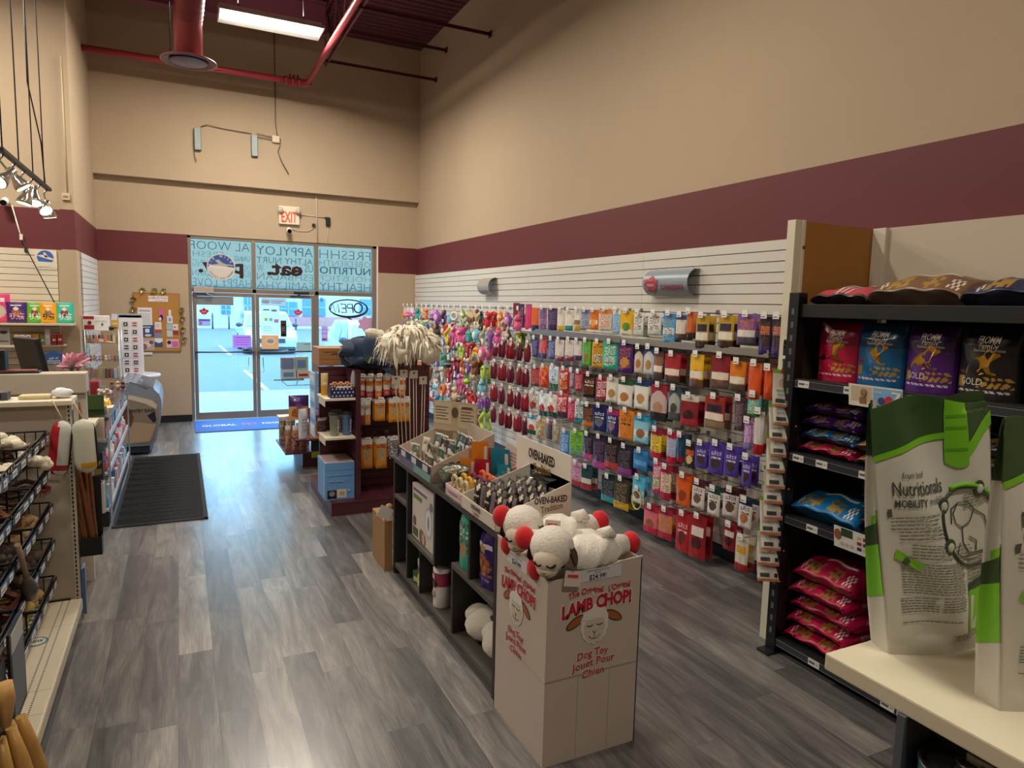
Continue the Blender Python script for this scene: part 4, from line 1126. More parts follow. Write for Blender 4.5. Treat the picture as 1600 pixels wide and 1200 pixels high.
g.thing('leaflet', [M('#d9d4e6', .5), M('#c17a9a', .5)], 'pale leaflet with a pink patch left of the card rack', 'leaflet')
carton('yellow_pack', -.84, -.76, 10.70, 10.72, 1.609, 1.74, '#d6a93c', 'yellow hang pack left of the card rack', [('r', -.83, -.77, 1.63, 1.645, '#8b5a22'), ('r', -.83, -.77, 1.68, 1.695, '#f0e3b0')], 'pack')
t = thing('glass_display', 'glass shelf stand full of trinkets in the left corner', 'display stand', (0, 0, 0))
for z in (.98, 1.20, 1.44, 1.60):
    g = G(); g.box(-1.12, -.72, 10.25, 10.75, z, z + .008); g.obj('glass_shelf', [CLEAR], t)
for x in (-1.11, -.73):
    for y in (10.27, 10.73):
        g = G(); g.tube([(x, y, 0), (x, y, 1.62)], .008, 8); g.obj('post', [M('#aeb6ba', .3, .6)], t)
rd = rnd(14)
TC = ['#b7864e', '#8d4a3a', '#c9b6a2', '#7fa4b5', '#6f7f8e', '#b58fb8', '#d9c6a0', '#c97f5a', '#9fb0b8', '#5c5147']
for si, z in enumerate((.989, 1.209, 1.449)):
    for k in range(11):
        x = -1.09 + k * .034; y = 10.28 + (k % 3) * .05
        c_ = TC[(k * 3 + si * 4 + rd.randrange(3)) % 10]
        g = G()
        if si == 0: g.box(-.016, .016, -.02, .02, 0, rd.uniform(.1, .17), 0, .004); nm = 'gift_pack'
        elif si == 1: g.ball((0, 0, .03), (.018, .02, .03), 0, 10, 7); g.ball((0, -.005, .065), .016, 0, 10, 7); nm = 'trinket'
        else: g.box(-.015, .015, -.01, .01, 0, .10, 0, .003); g.tube([(0, 0, .1), (0, 0, .13)], .003, 5); nm = 'tag_pack'
        g.thing(nm, [M(c_, .45)], '%s on the %s glass shelf, %s from the left' % ({'gift_pack': 'small gift pack', 'trinket': 'little animal trinket', 'tag_pack': 'hanging tag pack'}[nm], ['lowest', 'middle', 'upper'][si], ORD[k + 1]), 'trinket', 'trinkets on the %s glass shelf' % ['lowest', 'middle', 'upper'][si], (x, y, z))
g = G(); g.tube([(-1.10, 10.35, 1.47), (-.95, 10.33, 1.475), (-.8, 10.33, 1.45)], [.03, .035, .01], 10); g.thing('plush_roll', [M('#d8bda8', .8, noise=.1)], 'long pinkish plush lying on the upper glass shelf', 'toy')
carton('donation_box', -1.13, -.84, 10.28, 10.5, 1.61, 1.80, '#e9e6e4', 'white and red box on top of the glass stand', [('r', -1.12, -1.0, 1.755, 1.795, '#b02a30'), ('r', -1.11, -1.0, 1.625, 1.68, '#a8283a'), ('d', -1.05, 1.71, .022, .026, '#8c2a2a'), ('r', -.98, -.86, 1.73, 1.735, '#9b9b9b'), ('d', -.91, 1.69, .012, .02, '#4c6b60')])
g = G()
for s in (-1, 1): g.ball((s * .045, 0, .03), (.04, .02, .028), 0, 12, 8)
g.tube([(-.09, 0, .03), (-.11, .12, .03)], .006, 5); g.tube([(.09, 0, .03), (.11, .12, .03)], .006, 5); g.thing('dark_glasses', [M('#2b1c19', .3)], 'dark brown glasses lying before the white and red box', 'glasses', None, (-.86, 10.32, 1.61))

# ---- notice board on the far wall
t = thing('notice_board', 'cork notice board with shiny bows on the far wall', 'notice board', (-.33, YF, 1.66))
g = G(); g.box(-.325, .325, -.02, 0, -.465, .46, 0); g.obj('cork', [M('#b5813f', .85, noise=.12, nscale=40)], t)
g = G(); g.box(-.335, .335, -.024, -.004, -.475, -.462); g.box(-.335, .335, -.024, -.004, .458, .468); g.box(-.335, -.322, -.024, -.004, -.47, .46); g.box(.322, .335, -.024, -.004, -.47, .46); g.obj('frame', [M('#9b7a48', .5)], t)
g = G(); g.box(-.12, .16, -.026, -.0205, .33, .42); g.text('GLOBAL PET FOODS', .05, toward_cam((.02, -.0265, .385)), 1, .006, .26); g.box(-.02, .14, -.0268, -.026, .345, .35, 1); g.obj('heading', [M('#efe9e6', .5), M('#8a4a74', .5)], t)
rd = rnd(2)
for k, (x, z) in enumerate(((-.20, .50), (-.03, .50), (.10, .50), (-.33, .36), (-.34, .20), (.36, .20), (.37, .05), (.37, -.12), (.38, -.28))):
    g = G()
    for q in range(16):
        a = 6.28 * q / 16; r_ = rd.uniform(.04, .06)
        d = Vector((math.cos(a) * r_, -.02 - .03 * rd.random(), math.sin(a) * r_)); n_ = Vector((-math.sin(a), 0, math.cos(a))) * .01
        g.quad((x, -.02, z), Vector((x, -.02, z)) + d * .6 + n_, Vector((x, -.02, z)) + d, Vector((x, -.02, z)) + d * .6 - n_, q % 2)
    g.obj('bow', [M('#8a7a4a', .25, .8), M('#d8c48a', .2, .8)], t)
PAP = [(-.28, -.075, -.05, .23, '#e6e2e4', 'white letter with lines', [('r', -.26, -.1, .17, .19, '#a38aa0')] + [('r', -.25, -.1, .13 - .03 * k, .136 - .03 * k, '#9a9aa2') for k in range(6)]),
       (-.245, -.055, -.24, -.05, '#27497d', 'navy blue poster with a white square', [('r', -.18, -.12, -.17, -.11, '#e8e8ea'), ('r', -.22, -.10, -.09, -.075, '#c9d3e4'), ('d', -.14, -.215, .05, .02, '#d9cfc9')]),
       (-.24, -.055, -.46, -.26, '#b9a39a', 'photo poster of pets under the navy poster', [('d', -.16, -.36, .06, .05, '#d9c9bf'), ('d', -.20, -.40, .04, .05, '#8f5f5a'), ('d', -.10, -.33, .03, .03, '#7a5148')]),
       (-.04, .055, -.12, .0, '#e3ddd8', 'plain white card right of the navy poster', [('d', 0.0, -.06, .03, .03, '#d0cac8')]),
       (-.04, .055, -.25, -.13, '#b7473f', 'red topped card under the plain white card', [('r', -.04, .055, -.25, -.18, '#7c8ba3')]),
       (-.05, .065, -.40, -.26, '#dfe3e8', 'white and blue card at the lower middle', [('r', -.05, .065, -.40, -.32, '#38567c'), ('d', .01, -.31, .04, .03, '#e8eaee')]),
       (.02, .10, .02, .22, '#d46a90', 'pink and black dog card near the middle', [('d', .055, .07, .03, .05, '#2c2830'), ('d', .04, .05, .02, .03, '#e6dcd8')]),
       (.14, .22, -.02, .10, '#dfe0ea', 'white note with a pen sketch', [('d', .18, .04, .02, .03, '#8b8fb0')]), (.165, .20, .10, .20, '#e8e6e6', 'narrow white strip above the sketch note', []),
       (.13, .215, -.12, -.03, '#a9c2c4', 'pale teal card right of the middle', []), (.22, .30, -.13, -.03, '#e4dcc8', 'cream card near the right edge', [('d', .25, -.08, .012, .012, '#6d4a3a')]),
       (.13, .215, -.24, -.13, '#c6cfc9', 'pale green card right of the middle', []), (.22, .30, -.20, -.14, '#9c2c4a', 'crimson card near the right edge', []),
       (.12, .30, -.42, -.28, '#e3b9cf', 'pink and white cow card at the lower right', [('r', .2, .29, -.41, -.31, '#d46a9e'), ('d', .16, -.33, .03, .03, '#26242a')])]
for x0, x1, z0, z1, c_, lab, deco in PAP:
    y = YF - .0255
    dd = [((d[0], d[1] - .33, d[2] - .33, d[3] + 1.66, d[4] + 1.66, d[5]) if d[0] == 'r' else (d[0], d[1] - .33, d[2] + 1.66, d[3], d[4], d[5])) for d in deco]
    carton('pinned_card', x0 - .33, x1 - .33, y, y + .003, z0 + 1.66, z1 + 1.66, c_, lab + ' pinned on the cork board', dd, 'card', 0)
carton('white_strip', -.56, -.42, YF - .02, YF, 1.13, 1.17, '#e6e6e2', 'white strip below the pet photo poster on the far wall', None, 'card', 0)

# ---- slat panels and shelf pouches on the left wall
SLAT = M('#e4d8c2', .45)
GROOVE = M('#3f3a33', .7)
def slats(name, F, wd, z0, z1, lab, pitch=.0762, mat=None):
    g = G(); k = g.mark()
    n = int(round((z1 - z0) / pitch)); p = (z1 - z0) / n
    for i in range(n): g.box(-wd / 2, wd / 2, -.02, 0, z0 + i * p + .006, z0 + (i + 1) * p, 0, .002)
    g.box(-wd / 2, wd / 2, -.006, 0, z0, z1, 1)
    g.xf(k, F)
    return g.thing(name, [mat or SLAT, GROOVE], lab, 'slat panel')
slats('slatwall', Matrix.Translation((-2.3, YL, 0)), 1.92, 1.2, 2.60, 'cream slat panel on the left wall above the shelf of pouches')
slats('slatwall', Matrix.Translation((XC, 11.35, 0)) @ Matrix.Rotation(PI / 2, 4, 'Z'), 1.85, 1.0, 2.605, 'white slat panel on the short wall beside the notice board', mat=M('#dcdfe0', .4))
g = G(); g.box(-1.56, -1.34, YL - .026, YL - .02, 2.36, 2.60); F = toward_cam((-1.455, YL - .0275, 2.505))
g.disc(F, .085, .085, 1, 28, .001); g.prism([(-.085, .02), (-.03, .0), (.03, -.02), (.09, -.03), (.09, -.015), (.03, .01), (.0, .03), (-.04, .03)], F @ Matrix.Translation((0, 0, .001)), .001, 0)
g.prism([(-.02, .06), (.0, .06), (.03, .01), (.0, .0)], F @ Matrix.Translation((0, 0, .001)), .001, 0); g.prism([(-.1, -.09), (.02, -.09), (.06, -.035), (-.1, -.03)], F @ Matrix.Translation((.02, -.02, .0012)), .001, 0)
g.text('AIR MILES', .03, toward_cam((-1.45, YL - .0275, 2.385)), 2, .0, .19)
g.thing('round_logo_sign', [M('#e6dcc9', .5), M('#3d67b0', .5), M('#c9c3b4', .5)], 'cream sign with a round blue emblem on the left slat panel', 'sign')
g = G(); g.tube([(-1.76, YL - .03, 3.10), (-1.70, YL - .03, 2.80), (-1.69, YL - .03, 2.76)], .008, 6, 1); g.tube([(-1.69, YL - .03, 2.76), (-1.64, YL - .03, 2.6), (-1.38, YL - .03, 1.95)], .006, 6)
g.box(-1.70, -1.67, YL - .045, YL - .02, 2.70, 2.77, 1); g.box(-1.66, -1.63, YL - .045, YL - .02, 2.56, 2.62, 0)
g.thing('camera_cable', [M('#2d2622', .6), M('#e6ded2', .5)], 'cable running down the left slat panel from the camera', 'cable')
for z, x1_, lab in ((1.69, -1.17, 'upper cream shelf carrying pouches on the left wall'), (1.43, -1.6, 'lower cream shelf carrying small boxes on the left wall')):
    g = G(); g.box(-2.3, x1_, 9.72, YL - .02, z, z + .025, 0, .003); g.thing('wall_shelf', [CREAM], lab, 'shelf', 'cream shelves on the left wall')
DOG = lambda c1, c2: [('oval', .5, .5, .2, .17, c1), ('oval', .5, .68, .13, .09, '#e8d6b8'), ('mix', .2, .85, .2, .5, c2)]
PCH = [(-1.895, .21, .335, '#e8467c', 'hot pink treat pouch at the left end of the upper wall shelf', [('oval', .5, .4, .3, .22, '#c9b9a6'), ('rect', .25, .75, .72, .8, '#f3d9e2')]),
       (-1.735, .215, .245, '#4a2670', 'purple treat pouch on the upper wall shelf', DOG('#a8643a', '#d9a0a0')), (-1.555, .19, .245, '#62b63a', 'green treat pouch on the upper wall shelf', DOG('#8a4a2c', '#dfe6cf')),
       (-1.42, .175, .245, '#f0a81e', 'orange yellow treat pouch on the upper wall shelf', DOG('#8f6a4a', '#3c2c22')), (-1.255, .20, .25, '#3fc2a8', 'mint green treat pouch at the right end of the upper wall shelf', DOG('#7d3a3a', '#e6dcd6'))]
for k, (x, w_, h_, c_, lab, deco) in enumerate(PCH):
    pack('treat_pouch', w_, h_, .07, [('base', c_)] + deco + [('rect', .22, .78, .80, .88, '#efe9e6')], (x, 9.82 - .012 * (k % 2), 1.716), 0, lab, 'pouch', 'pouch', 'treat pouches on the upper wall shelf', 0, (16, 22), .04, -.06, k)
SB = [(-1.86, .12, .20, '#8f8c86', 'grey framed box on the lower wall shelf', '#26242a'), (-1.735, .05, .12, '#d9c7bd', 'pinkish small box on the lower wall shelf, leftmost of three alike', '#4b4646'), (-1.68, .05, .12, '#d9c7bd', 'pinkish small box on the lower wall shelf, middle of three alike', '#4b4646'),
      (-1.625, .05, .12, '#d9c7bd', 'pinkish small box on the lower wall shelf, rightmost of three alike', '#4b4646')]
for x, w_, h_, c_, lab, c2 in SB: carton('remedy_box', x - w_ / 2, x + w_ / 2, 9.76, 9.82, 1.456, 1.456 + h_, c_, lab, [('d', x, 1.456 + h_ * .75, w_ * .3, h_ * .1, c2), ('r', x - w_ * .35, x + w_ * .35, 1.456 + h_ * .2, 1.456 + h_ * .25, c2)])
g = G(); g.box(-2.0, -1.28, 9.86, YL - .02, 1.43, 1.45, 0, .002); g.thing('wall_shelf', [M('#b9ad98', .5)], 'short grey shelf behind the till monitor', 'shelf', 'cream shelves on the left wall')
for x, w_, h_, c_, lab in ((-1.57, .06, .13, '#d99a2a', 'orange box above the till monitor'), (-1.50, .04, .11, '#6e8f4a', 'green box above the till monitor'), (-1.45, .055, .2, '#c9c2c4', 'tall white tube box above the till monitor'), (-1.385, .05, .12, '#a02530', 'red box above the till monitor, left of its twin'), (-1.325, .055, .13, '#a02530', 'red box above the till monitor, right of its twin')):
    carton('remedy_box', x - w_ / 2, x + w_ / 2, 9.87, 9.93, 1.451, 1.451 + h_, c_, lab, [('r', x - w_ * .3, x + w_ * .3, 1.451 + h_ * .4, 1.451 + h_ * .6, '#e8dccb')])
# black floor mat in the left aisle
g = G(); g.box(-.60, .187, 6.80, 9.80, .0, .008, 0); 
for k in range(70):
    y = 6.83 + k * .0425
    g.tube([(-.57, y + .01 * math.sin(k), .008), (-.2, y + .006 * math.sin(k * 2.1), .0095), (.15, y, .008)], .006, 5, 1)
g.box(.15, .187, 6.80, 9.80, .008, .011, 1); g.box(-.6, .187, 6.80, 6.83, .008, .011, 1)
g.thing('runner_mat', [M('#2b2e33', .95, noise=.25, nscale=25), M('#26282d', .9)], 'charcoal runner mat on the floor beside the counter', 'mat')
# ---------------------------------------------------------------- maroon slat fixture in the aisle
MAR = M('#512530', .4, noise=.18, nscale=9)
MGR = M('#1c0d10', .6)
t = thing('slat_gondola', 'maroon slat gondola in the aisle with hooks, shelves and a plinth', 'gondola', (0, 0, 0))
g = G(); g.box(1.26, 2.45, 6.45, 7.62, 0, .125, 0, .004); g.box(1.255, 2.455, 6.445, 7.625, .115, .135, 0, .004); g.obj('plinth', [MAR], t)
g = G()
for k in range(16):
    z = .135 + k * .0785
    g.box(1.24, 2.40, 6.93, 6.97, z + .006, z + .0785, 0, .002)
g.box(1.24, 2.40, 6.94, 6.96, .135, 1.40, 1); g.box(1.23, 2.41, 6.92, 6.98, 1.385, 1.405, 0, .003); g.obj('slat_spine', [MAR, MGR], t)
g = G()
for k in range(16):
    z = .135 + k * .0785
    g.box(1.508, 1.542, 6.50, 6.93, z + .005, z + .0785, 0, .001)
g.box(1.515, 1.535, 6.50, 6.93, .135, 1.40, 1); g.box(1.503, 1.547, 6.47, 6.50, .135, 1.405, 0, .003); g.box(1.503, 1.547, 6.47, 6.93, 1.38, 1.405, 0); g.obj('slat_fin', [MAR, MGR], t)
for z in (1.115, .735):
    g = G(); g.box(1.215, 1.503, 6.50, 6.925, z, z + .022, 0, .003); g.box(1.23, 1.235, 6.6, 6.92, z - .07, z); g.obj('shelf', [M('#e5d9bf', .45)], t)
# light blue display strip on its left
t = thing('display_strip', 'pale blue hanging strip at the left edge of the maroon gondola', 'display strip', (1.225, 7.2, 0))
g = G(); g.box(-.012, .0, -.14, .14, .66, 1.33, 0, .003); g.obj('panel', [M('#b5d3ee', .35)], t)
g = G(); rd = rnd(8)
for k in range(7): g.box(-.016, -.012, -.12, .1, .72 + k * .085, .77 + k * .085, k % 2)
g.obj('picture', [M('#dfeaf4', .4), M('#7fa6cf', .4)], t)
# things on the two white shelves
BONE = M('#c08a52', .5, noise=.25, nscale=30)
t = thing('bone_box', 'navy box with white spots full of bone chews, upper white shelf', 'box', (1.385, 6.60, 1.137))
g = G()
for a in ((-.115, .115, -.07, -.066), (-.115, .115, .066, .07), (-.115, -.111, -.066, .066), (.111, .115, -.066, .066)): g.box(*a, 0, .105)
g.box(-.115, .115, -.066, .066, 0, .004); g.box(-.06, .08, -.071, -.068, .098, .112, 1)
for r_ in range(3):
    for c_ in range(6):
        x = -.095 + c_ * .036 + (.018 if r_ % 2 else 0)
        if x < .11: g.disc(toward_cam((x, -.0705, .02 + r_ * .034)), .008, None, 1, 10, .0006)
g.obj('carton', [M('#252a5c', .45), M('#e3e4ee', .45)], t)
for k in range(7):
    x = 1.295 + k * .03
    g = G(); q = .115 + .012 * (k % 2)
    g.tube([(0, 0, 0), (0, 0, q)], [.010, .009], 8)
    for s in (-1, 1): g.ball((s * .010, 0, q + .006), .013, 0, 8, 6)
    g.thing('bone_chew', [BONE], 'wrapped brown bone chew standing in the spotted navy box', 'dog chew', 'bone chews in the spotted navy box', (x, 6.585 + .02 * (k % 2), 1.142))
g = G(); g.prism([(-.02, 0), (.02, .0), (.03, .14), (.022, .19), (.0, .2), (-.022, .12)], frame((1.485, 6.55, 1.20), (1, .5, .1), (0, 0, 1)), .004); g.box(1.472, 1.49, 6.53, 6.536, 1.22, 1.27, 1)
g.thing('tall_leaf_pack', [M('#d6dbe0', .35), M('#b98a4e', .4)], 'slim pale pack leaning right of the spotted navy box', 'pack')
pack('gravy_pack', .07, .22, .05, [('base', '#d9c08a'), ('band', .0, .42, '#c99a2e'), ('rect', .2, .8, .5, .62, '#efe4c8')], (1.262, 6.78, 1.137), 0, 'tall cream and mustard pack left of the spotted navy box', 'pack', 'block')
def cup(x, c, lab):
    t = thing('lidded_cup', lab, 'cup', (x, 6.62, .757))
    g = G(); g.lathe([(.036, 0), (.040, .01), (.050, .20), (.054, .202), (.054, .212)], 24, cap=(True, False)); g.lathe([(.047, .2), (.047, .203)], 24); g.obj('cup_body', [M(c, .4)], t)
    g = G(); g.lathe([(.057, .207), (.057, .222), (.05, .236), (.0, .24)], 24, cap=(False, False)); g.obj('lid', [M('#2e3436', .4)], t)
    g = G(); g.text('Mudbuster', .026, frame((.026, -.0445, .10), (0, 0, 1), (-1, 0, 0)), 0, .004, .13); g.obj('lettering', [M('#e6ecef', .5)], t)
cup(1.325, '#8f938c', 'grey paw cleaning cup on the lower white shelf')
cup(1.445, '#5582b5', 'blue paw cleaning cup on the lower white shelf')
carton('striped_box', 1.33, 1.43, 6.78, 6.84, .757, .985, '#8b7f86', 'grey striped box behind the two cups', [('r', 1.335, 1.425, .93 - .03 * k, .94 - .03 * k, '#c9c0c4') for k in range(5)])
pack('dark_treat_bag', .10, .14, .04, [('base', '#3f2730'), ('mix', .1, .9, .1, .7, '#7a5a62'), ('band', .8, 1, '#c9c6cc')], (1.255, 6.88, .757), .3, 'dark bag with a pale top on the left of the lower white shelf', 'bag')
# big blue appliance box on the plinth
t = carton('appliance_box', 1.215, 1.50, 6.53, 6.92, .136, .505, '#6b9fd6', 'big light blue product box on the maroon plinth', [('r', 1.235, 1.325, .15, .235, '#17191e'), ('d', 1.28, .20, .028, .024, '#8f8f8c'), ('r', 1.327, 1.42, .155, .24, '#d6cdbd'), ('d', 1.375, .20, .026, .02, '#b8a48c'),
       ('z', 1.218, 1.497, 6.533, 6.917, '#b9a3a6'), ('x', 6.56, 6.60, .18, .45, '#a9b4d9'), ('r', 1.25, 1.31, .44, .442, '#93bde6'), ('r', 1.33, 1.39, .44, .442, '#93bde6'), ('r', 1.41, 1.47, .44, .442, '#93bde6'), ('r', 1.25, 1.31, .38, .382, '#93bde6'), ('r', 1.33, 1.39, .38, .382, '#93bde6'), ('r', 1.41, 1.47, .38, .382, '#93bde6'),
       ('r', 1.25, 1.31, .32, .322, '#93bde6'), ('r', 1.33, 1.39, .32, .322, '#93bde6'), ('r', 1.435, 1.45, .22, .235, '#c9dff2')])
for nm, x, y in (('a', 1.36, 6.82), ('b', 1.40, 6.62)):
    g = G(); g.disc(flat_up((x, y, .5065)), .06, .05, 0, 28, .0006); g.disc(flat_up((x, y, .5071)), .045, .036, 1, 28, .0005); g.obj('lid_print', [M('#4d3a42', .5), M('#8f8489', .5)], t)
# hooks with bags on the right bay
def hook_mesh(L, tagw=.05, tagh=.032):
    g = G(); g.tube([(0, 0, 0), (0, -L, 0), (0, -L - .01, .012)], .003, 6); g.box(-.02, .02, -.003, .003, -.012, .025)
    t_ = G(); t_.box(-tagw / 2, tagw / 2, -L - .016, -L - .013, -.01, tagh - .01); t_.box(-tagw * .4, tagw * .25, -L - .0164, -L - .016, .0, .006, 1)
    return g.mesh('rod', [M('#8c8d92', .3, .8)]), t_.mesh('price_tag', [M('#f1f0ec', .4), M('#55565c', .5)])
HM = hook_mesh(.30, .055)
HT = None
def hook(loc, rotz, lab, mesh, group, cache):
    if cache.get(group) is None:
        h = thing('peg_hook', lab, 'hook', loc, rotz, group)
        link_mesh('rod', mesh[0], h); link_mesh('price_tag', mesh[1], h)
        cache[group] = h
        return h
    return dup(cache[group], loc, rotz, lab)
HC_ = {}
JERKY = lambda c1, c2: [('base', '#d98a3e'), ('band', .78, 1, '#e9dfd2'), ('band', .3, .55, '#cfc3b5'), ('band', 0, .3, c1), ('mix', .15, .85, .05, .28, c2), ('mix', .2, .8, .57, .75, '#c75a2a')]
WALKY = [('base', '#e0962e'), ('band', .80, 1, '#e4ddd2'), ('mix', .1, .9, .70, .80, '#c9533a'), ('rect', .25, .75, .28, .68, '#b9a27a'), ('mix', .3, .7, .3, .66, '#8f8a86'), ('band', 0, .12, '#d98a22')]
rows5 = [(1.325, [(1.60, JERKY('#a8483c', '#d98a80'), .065, .21, 'orange and red jerky bag'), (1.68, JERKY('#a83c4a', '#e08c98'), .07, .23, 'orange and rose jerky bag'), (1.77, JERKY('#d9782a', '#eeb070'), .07, .23, 'all orange jerky bag'),
                 (1.855, JERKY('#b04440', '#dc8f80'), .07, .21, 'orange and brick jerky bag'), (1.94, JERKY('#a84450', '#d98a90'), .065, .20, 'pale topped jerky bag'), (2.02, JERKY('#d0762c', '#e9b27a'), .065, .22, 'amber jerky bag')], 'top'),
         (1.085, [(1.60, [('base', '#cfc8ba'), ('band', 0, .42, '#7d2f3a'), ('band', .8, 1, '#efe9de')], .055, .26, 'white and burgundy stick bag'), (1.662, [('base', '#cfc6b6'), ('band', 0, .4, '#d38a3e'), ('band', .8, 1, '#efe9de')], .058, .255, 'white and orange stick bag'),
                  (1.785, WALKY, .11, .22, 'yellow chew bag with a wavy foot'), (1.935, WALKY, .12, .24, 'yellow chew bag behind the thin wands'), (2.05, WALKY, .11, .24, 'yellow chew bag at the right end')], 'middle'),
         (.685, [(1.655, WALKY, .115, .30, 'tall yellow chew bag, left one'), (1.80, WALKY, .115, .31, 'tall yellow chew bag, right one'), (1.93, [('base', '#6f6a6c'), ('mix', 0, 1, 0, .8, '#cfc9c6'), ('band', .85, 1, '#e9e6e0')], .09, .22, 'clear bag of dark curly chews')], 'lowest')]
for z, items, rn in rows5:
    for k, (x, pt, w_, h_, lab) in enumerate(items):
        hook((x, 6.93, z + .012), 0, 'hook holding the %s, %s maroon row' % (lab, rn), HM, 'hooks on the maroon gondola', HC_)
        for q in range(2): pack('chew_bag', w_, h_, .03, pt, (x + .004 * q, 6.66 + q * .10, z - h_ + .008), 0, '%s%s in the %s row of the maroon gondola' % ('rear ' if q else '', lab, rn), 'bag', 'pouch', 'chew bags on the maroon gondola', 0, (12, 22), .12, 0, k)
# on top: carton and felt cave
t = carton('cardboard_box', 1.25, 1.62, 7.0, 7.42, 1.406, 1.585, '#a97848', 'brown cardboard box on top of the maroon gondola', [('t', 'GLOBAL PET FOODS', 1.36, 1.545, .14, .022, '#3a2616'), ('r', 1.27, 1.45, 1.515, 1.517, '#7b5430'), ('r', 1.27, 1.45, 1.475, 1.477, '#7b5430'), ('r', 1.475, 1.478, 1.41, 1.58, '#8a6036'), ('r', 1.37, 1.44, 1.525, 1.53, '#3a2616')], 'box', .002)
g = G(); g.box(1.245, 1.33, 6.97, 7.06, 1.395, 1.40, 0); carton('small_red_tray', 1.50, 1.62, 7.1, 7.2, 1.586, 1.60, '#a8323a', 'flat red tray on the cardboard box behind the navy felt cave', None, 'tray')
t = thing('felt_cave', 'navy felt pet cave like a floppy hat on the maroon gondola', 'pet cave', (1.70, 6.80, 1.412))
g = G()
def cave(u, v, off=0.0):
    a = u * 2 * PI
    r_ = .24 * math.cos(v * PI / 2) ** .75 + .004
    zz = .30 * math.sin(v * PI / 2)
    x = r_ * math.cos(a); y = .72 * r_ * math.sin(a)
    x += -.03 * (zz / .3) + .02 * math.sin(a * 3 + v * 3); zz += .012 * math.sin(a * 2 + v * 4)
    return (x * (1 - off), y * (1 - off), zz * (1 - off))
g.grid(lambda u, v: cave(u, v), 40, 16, 0, True, True)
c = g.obj('body', [M('#1c2f4c', .95, noise=.12, nscale=40, sheen=.4)], t)
g = G()
g.grid(lambda u, v: (-.20 - .10 * v + .02 * math.sin(u * 6), -.02 - .19 * math.sin(PI * (u * .9 + .05)) * (1 - .25 * v), .22 * (1 - u) * (1 - .3 * v) + .06 + .04 * v), 16, 5, 0)
g.grid(lambda u, v: (-.24 + .46 * u, -.17 - .035 * math.sin(u * 7 + 1) - .03 * v, .10 - .09 * u + .05 * math.sin(u * 4) - .06 * v), 20, 5, 0)
g.tube([(-.25, -.10, .10), (-.18, -.19, .065), (-.04, -.21, .085), (.1, -.2, .06), (.2, -.16, .03)], [.022, .035, .03, .03, .02], 10)
g.tube([(.16, -.08, .02), (.25, -.1, .025), (.33, -.10, .012)], [.04, .035, .012], 10)
g.tube([(-.26, -.06, .19), (-.29, -.08, .13), (-.27, -.1, .06), (-.2, -.13, .03)], [.02, .03, .03, .02], 10)
g.obj('brim', [M('#1a2c48', .95, noise=.12, nscale=40, sheen=.4)], t)
g = G(); g.rbox(Matrix.Translation((-.07, -.245, .10)) @ Matrix.Rotation(.5, 4, 'Y') @ Matrix.Rotation(-.3, 4, 'X'), .085, .003, .07, 0); g.rbox(Matrix.Translation((-.07, -.247, .10)) @ Matrix.Rotation(.5, 4, 'Y') @ Matrix.Rotation(-.3, 4, 'X') @ Matrix.Translation((.03, 0, -.0)), .015, .003, .072, 1)
g.obj('swing_tag', [M('#27483f', .4), M('#a9a184', .4)], t)

# ---- second maroon fixture behind it with a low shelf
t = thing('low_gondola', 'low maroon gondola with bagged treats behind the big one', 'gondola', (0, 0, 0))
g = G(); g.box(1.32, 1.95, 8.55, 9.3, 0, .20); g.obj('plinth', [MAR], t)
g = G(); g.box(1.10, 1.62, 8.42, 9.35, .20, .225, 0, .003); g.box(1.20, 1.62, 8.32, 8.62, .375, .395, 0, .003); g.obj('shelf', [MAR], t)
g = G(); g.box(1.60, 1.64, 8.3, 9.3, .2, 1.12); g.box(1.42, 1.46, 8.5, 8.54, .225, .375); g.obj('spine', [MAR], t)
g = G(); g.box(1.08, 1.42, 8.85, 9.05, .58, .60, 0, .002); g.tube([(1.40, 8.95, .225), (1.40, 8.95, .58)], .012, 8); g.obj('wood_shelf', [M('#d6cbb2', .5)], t)
g = G(); g.prism([(-.17, 0), (.15, -.03), (.19, .0), (.17, .06), (-.02, .07)], flat_up((1.18, 8.7, 1.075)), .02); g.tube([(1.10, 8.72, 1.08), (1.16, 8.66, 1.02), (1.60, 8.66, 1.02)], .006, 6); g.tube([(1.30, 8.72, 1.08), (1.27, 8.66, 1.02)], .006, 6); g.obj('glass_tray', [M('#a9d6dc', .1, 0, .5)], t)
PUR = [('base', '#c99a62'), ('band', .55, 1, '#4b2470'), ('oval', .5, .58, .2, .09, '#6d3a8a'), ('oval', .5, .28, .38, .22, '#a8622c'), ('mix', .15, .85, .1, .5, '#8a4f24')]
pack('kibble_bag', .24, .30, .10, PUR, (1.29, 8.62, .90 - .30 - .0), 0, 'purple and tan kibble bag, the higher one behind the maroon gondola', 'bag', 'block', None, 0, (16, 22), .05)
pack('kibble_bag', .25, .37, .12, PUR, (1.50, 8.42, .396), 0, 'purple and tan kibble bag, the lower one behind the maroon gondola', 'bag', 'block', None, 0, (16, 22), .05)
pack('white_side_bag', .14, .36, .08, [('base', '#dfe3ee'), ('lines', .2, .8, .2, .8, 6, '#a9b0c4')], (1.31, 8.44, .396), .6, 'white sided bag left of the lower purple bag', 'bag', 'block')
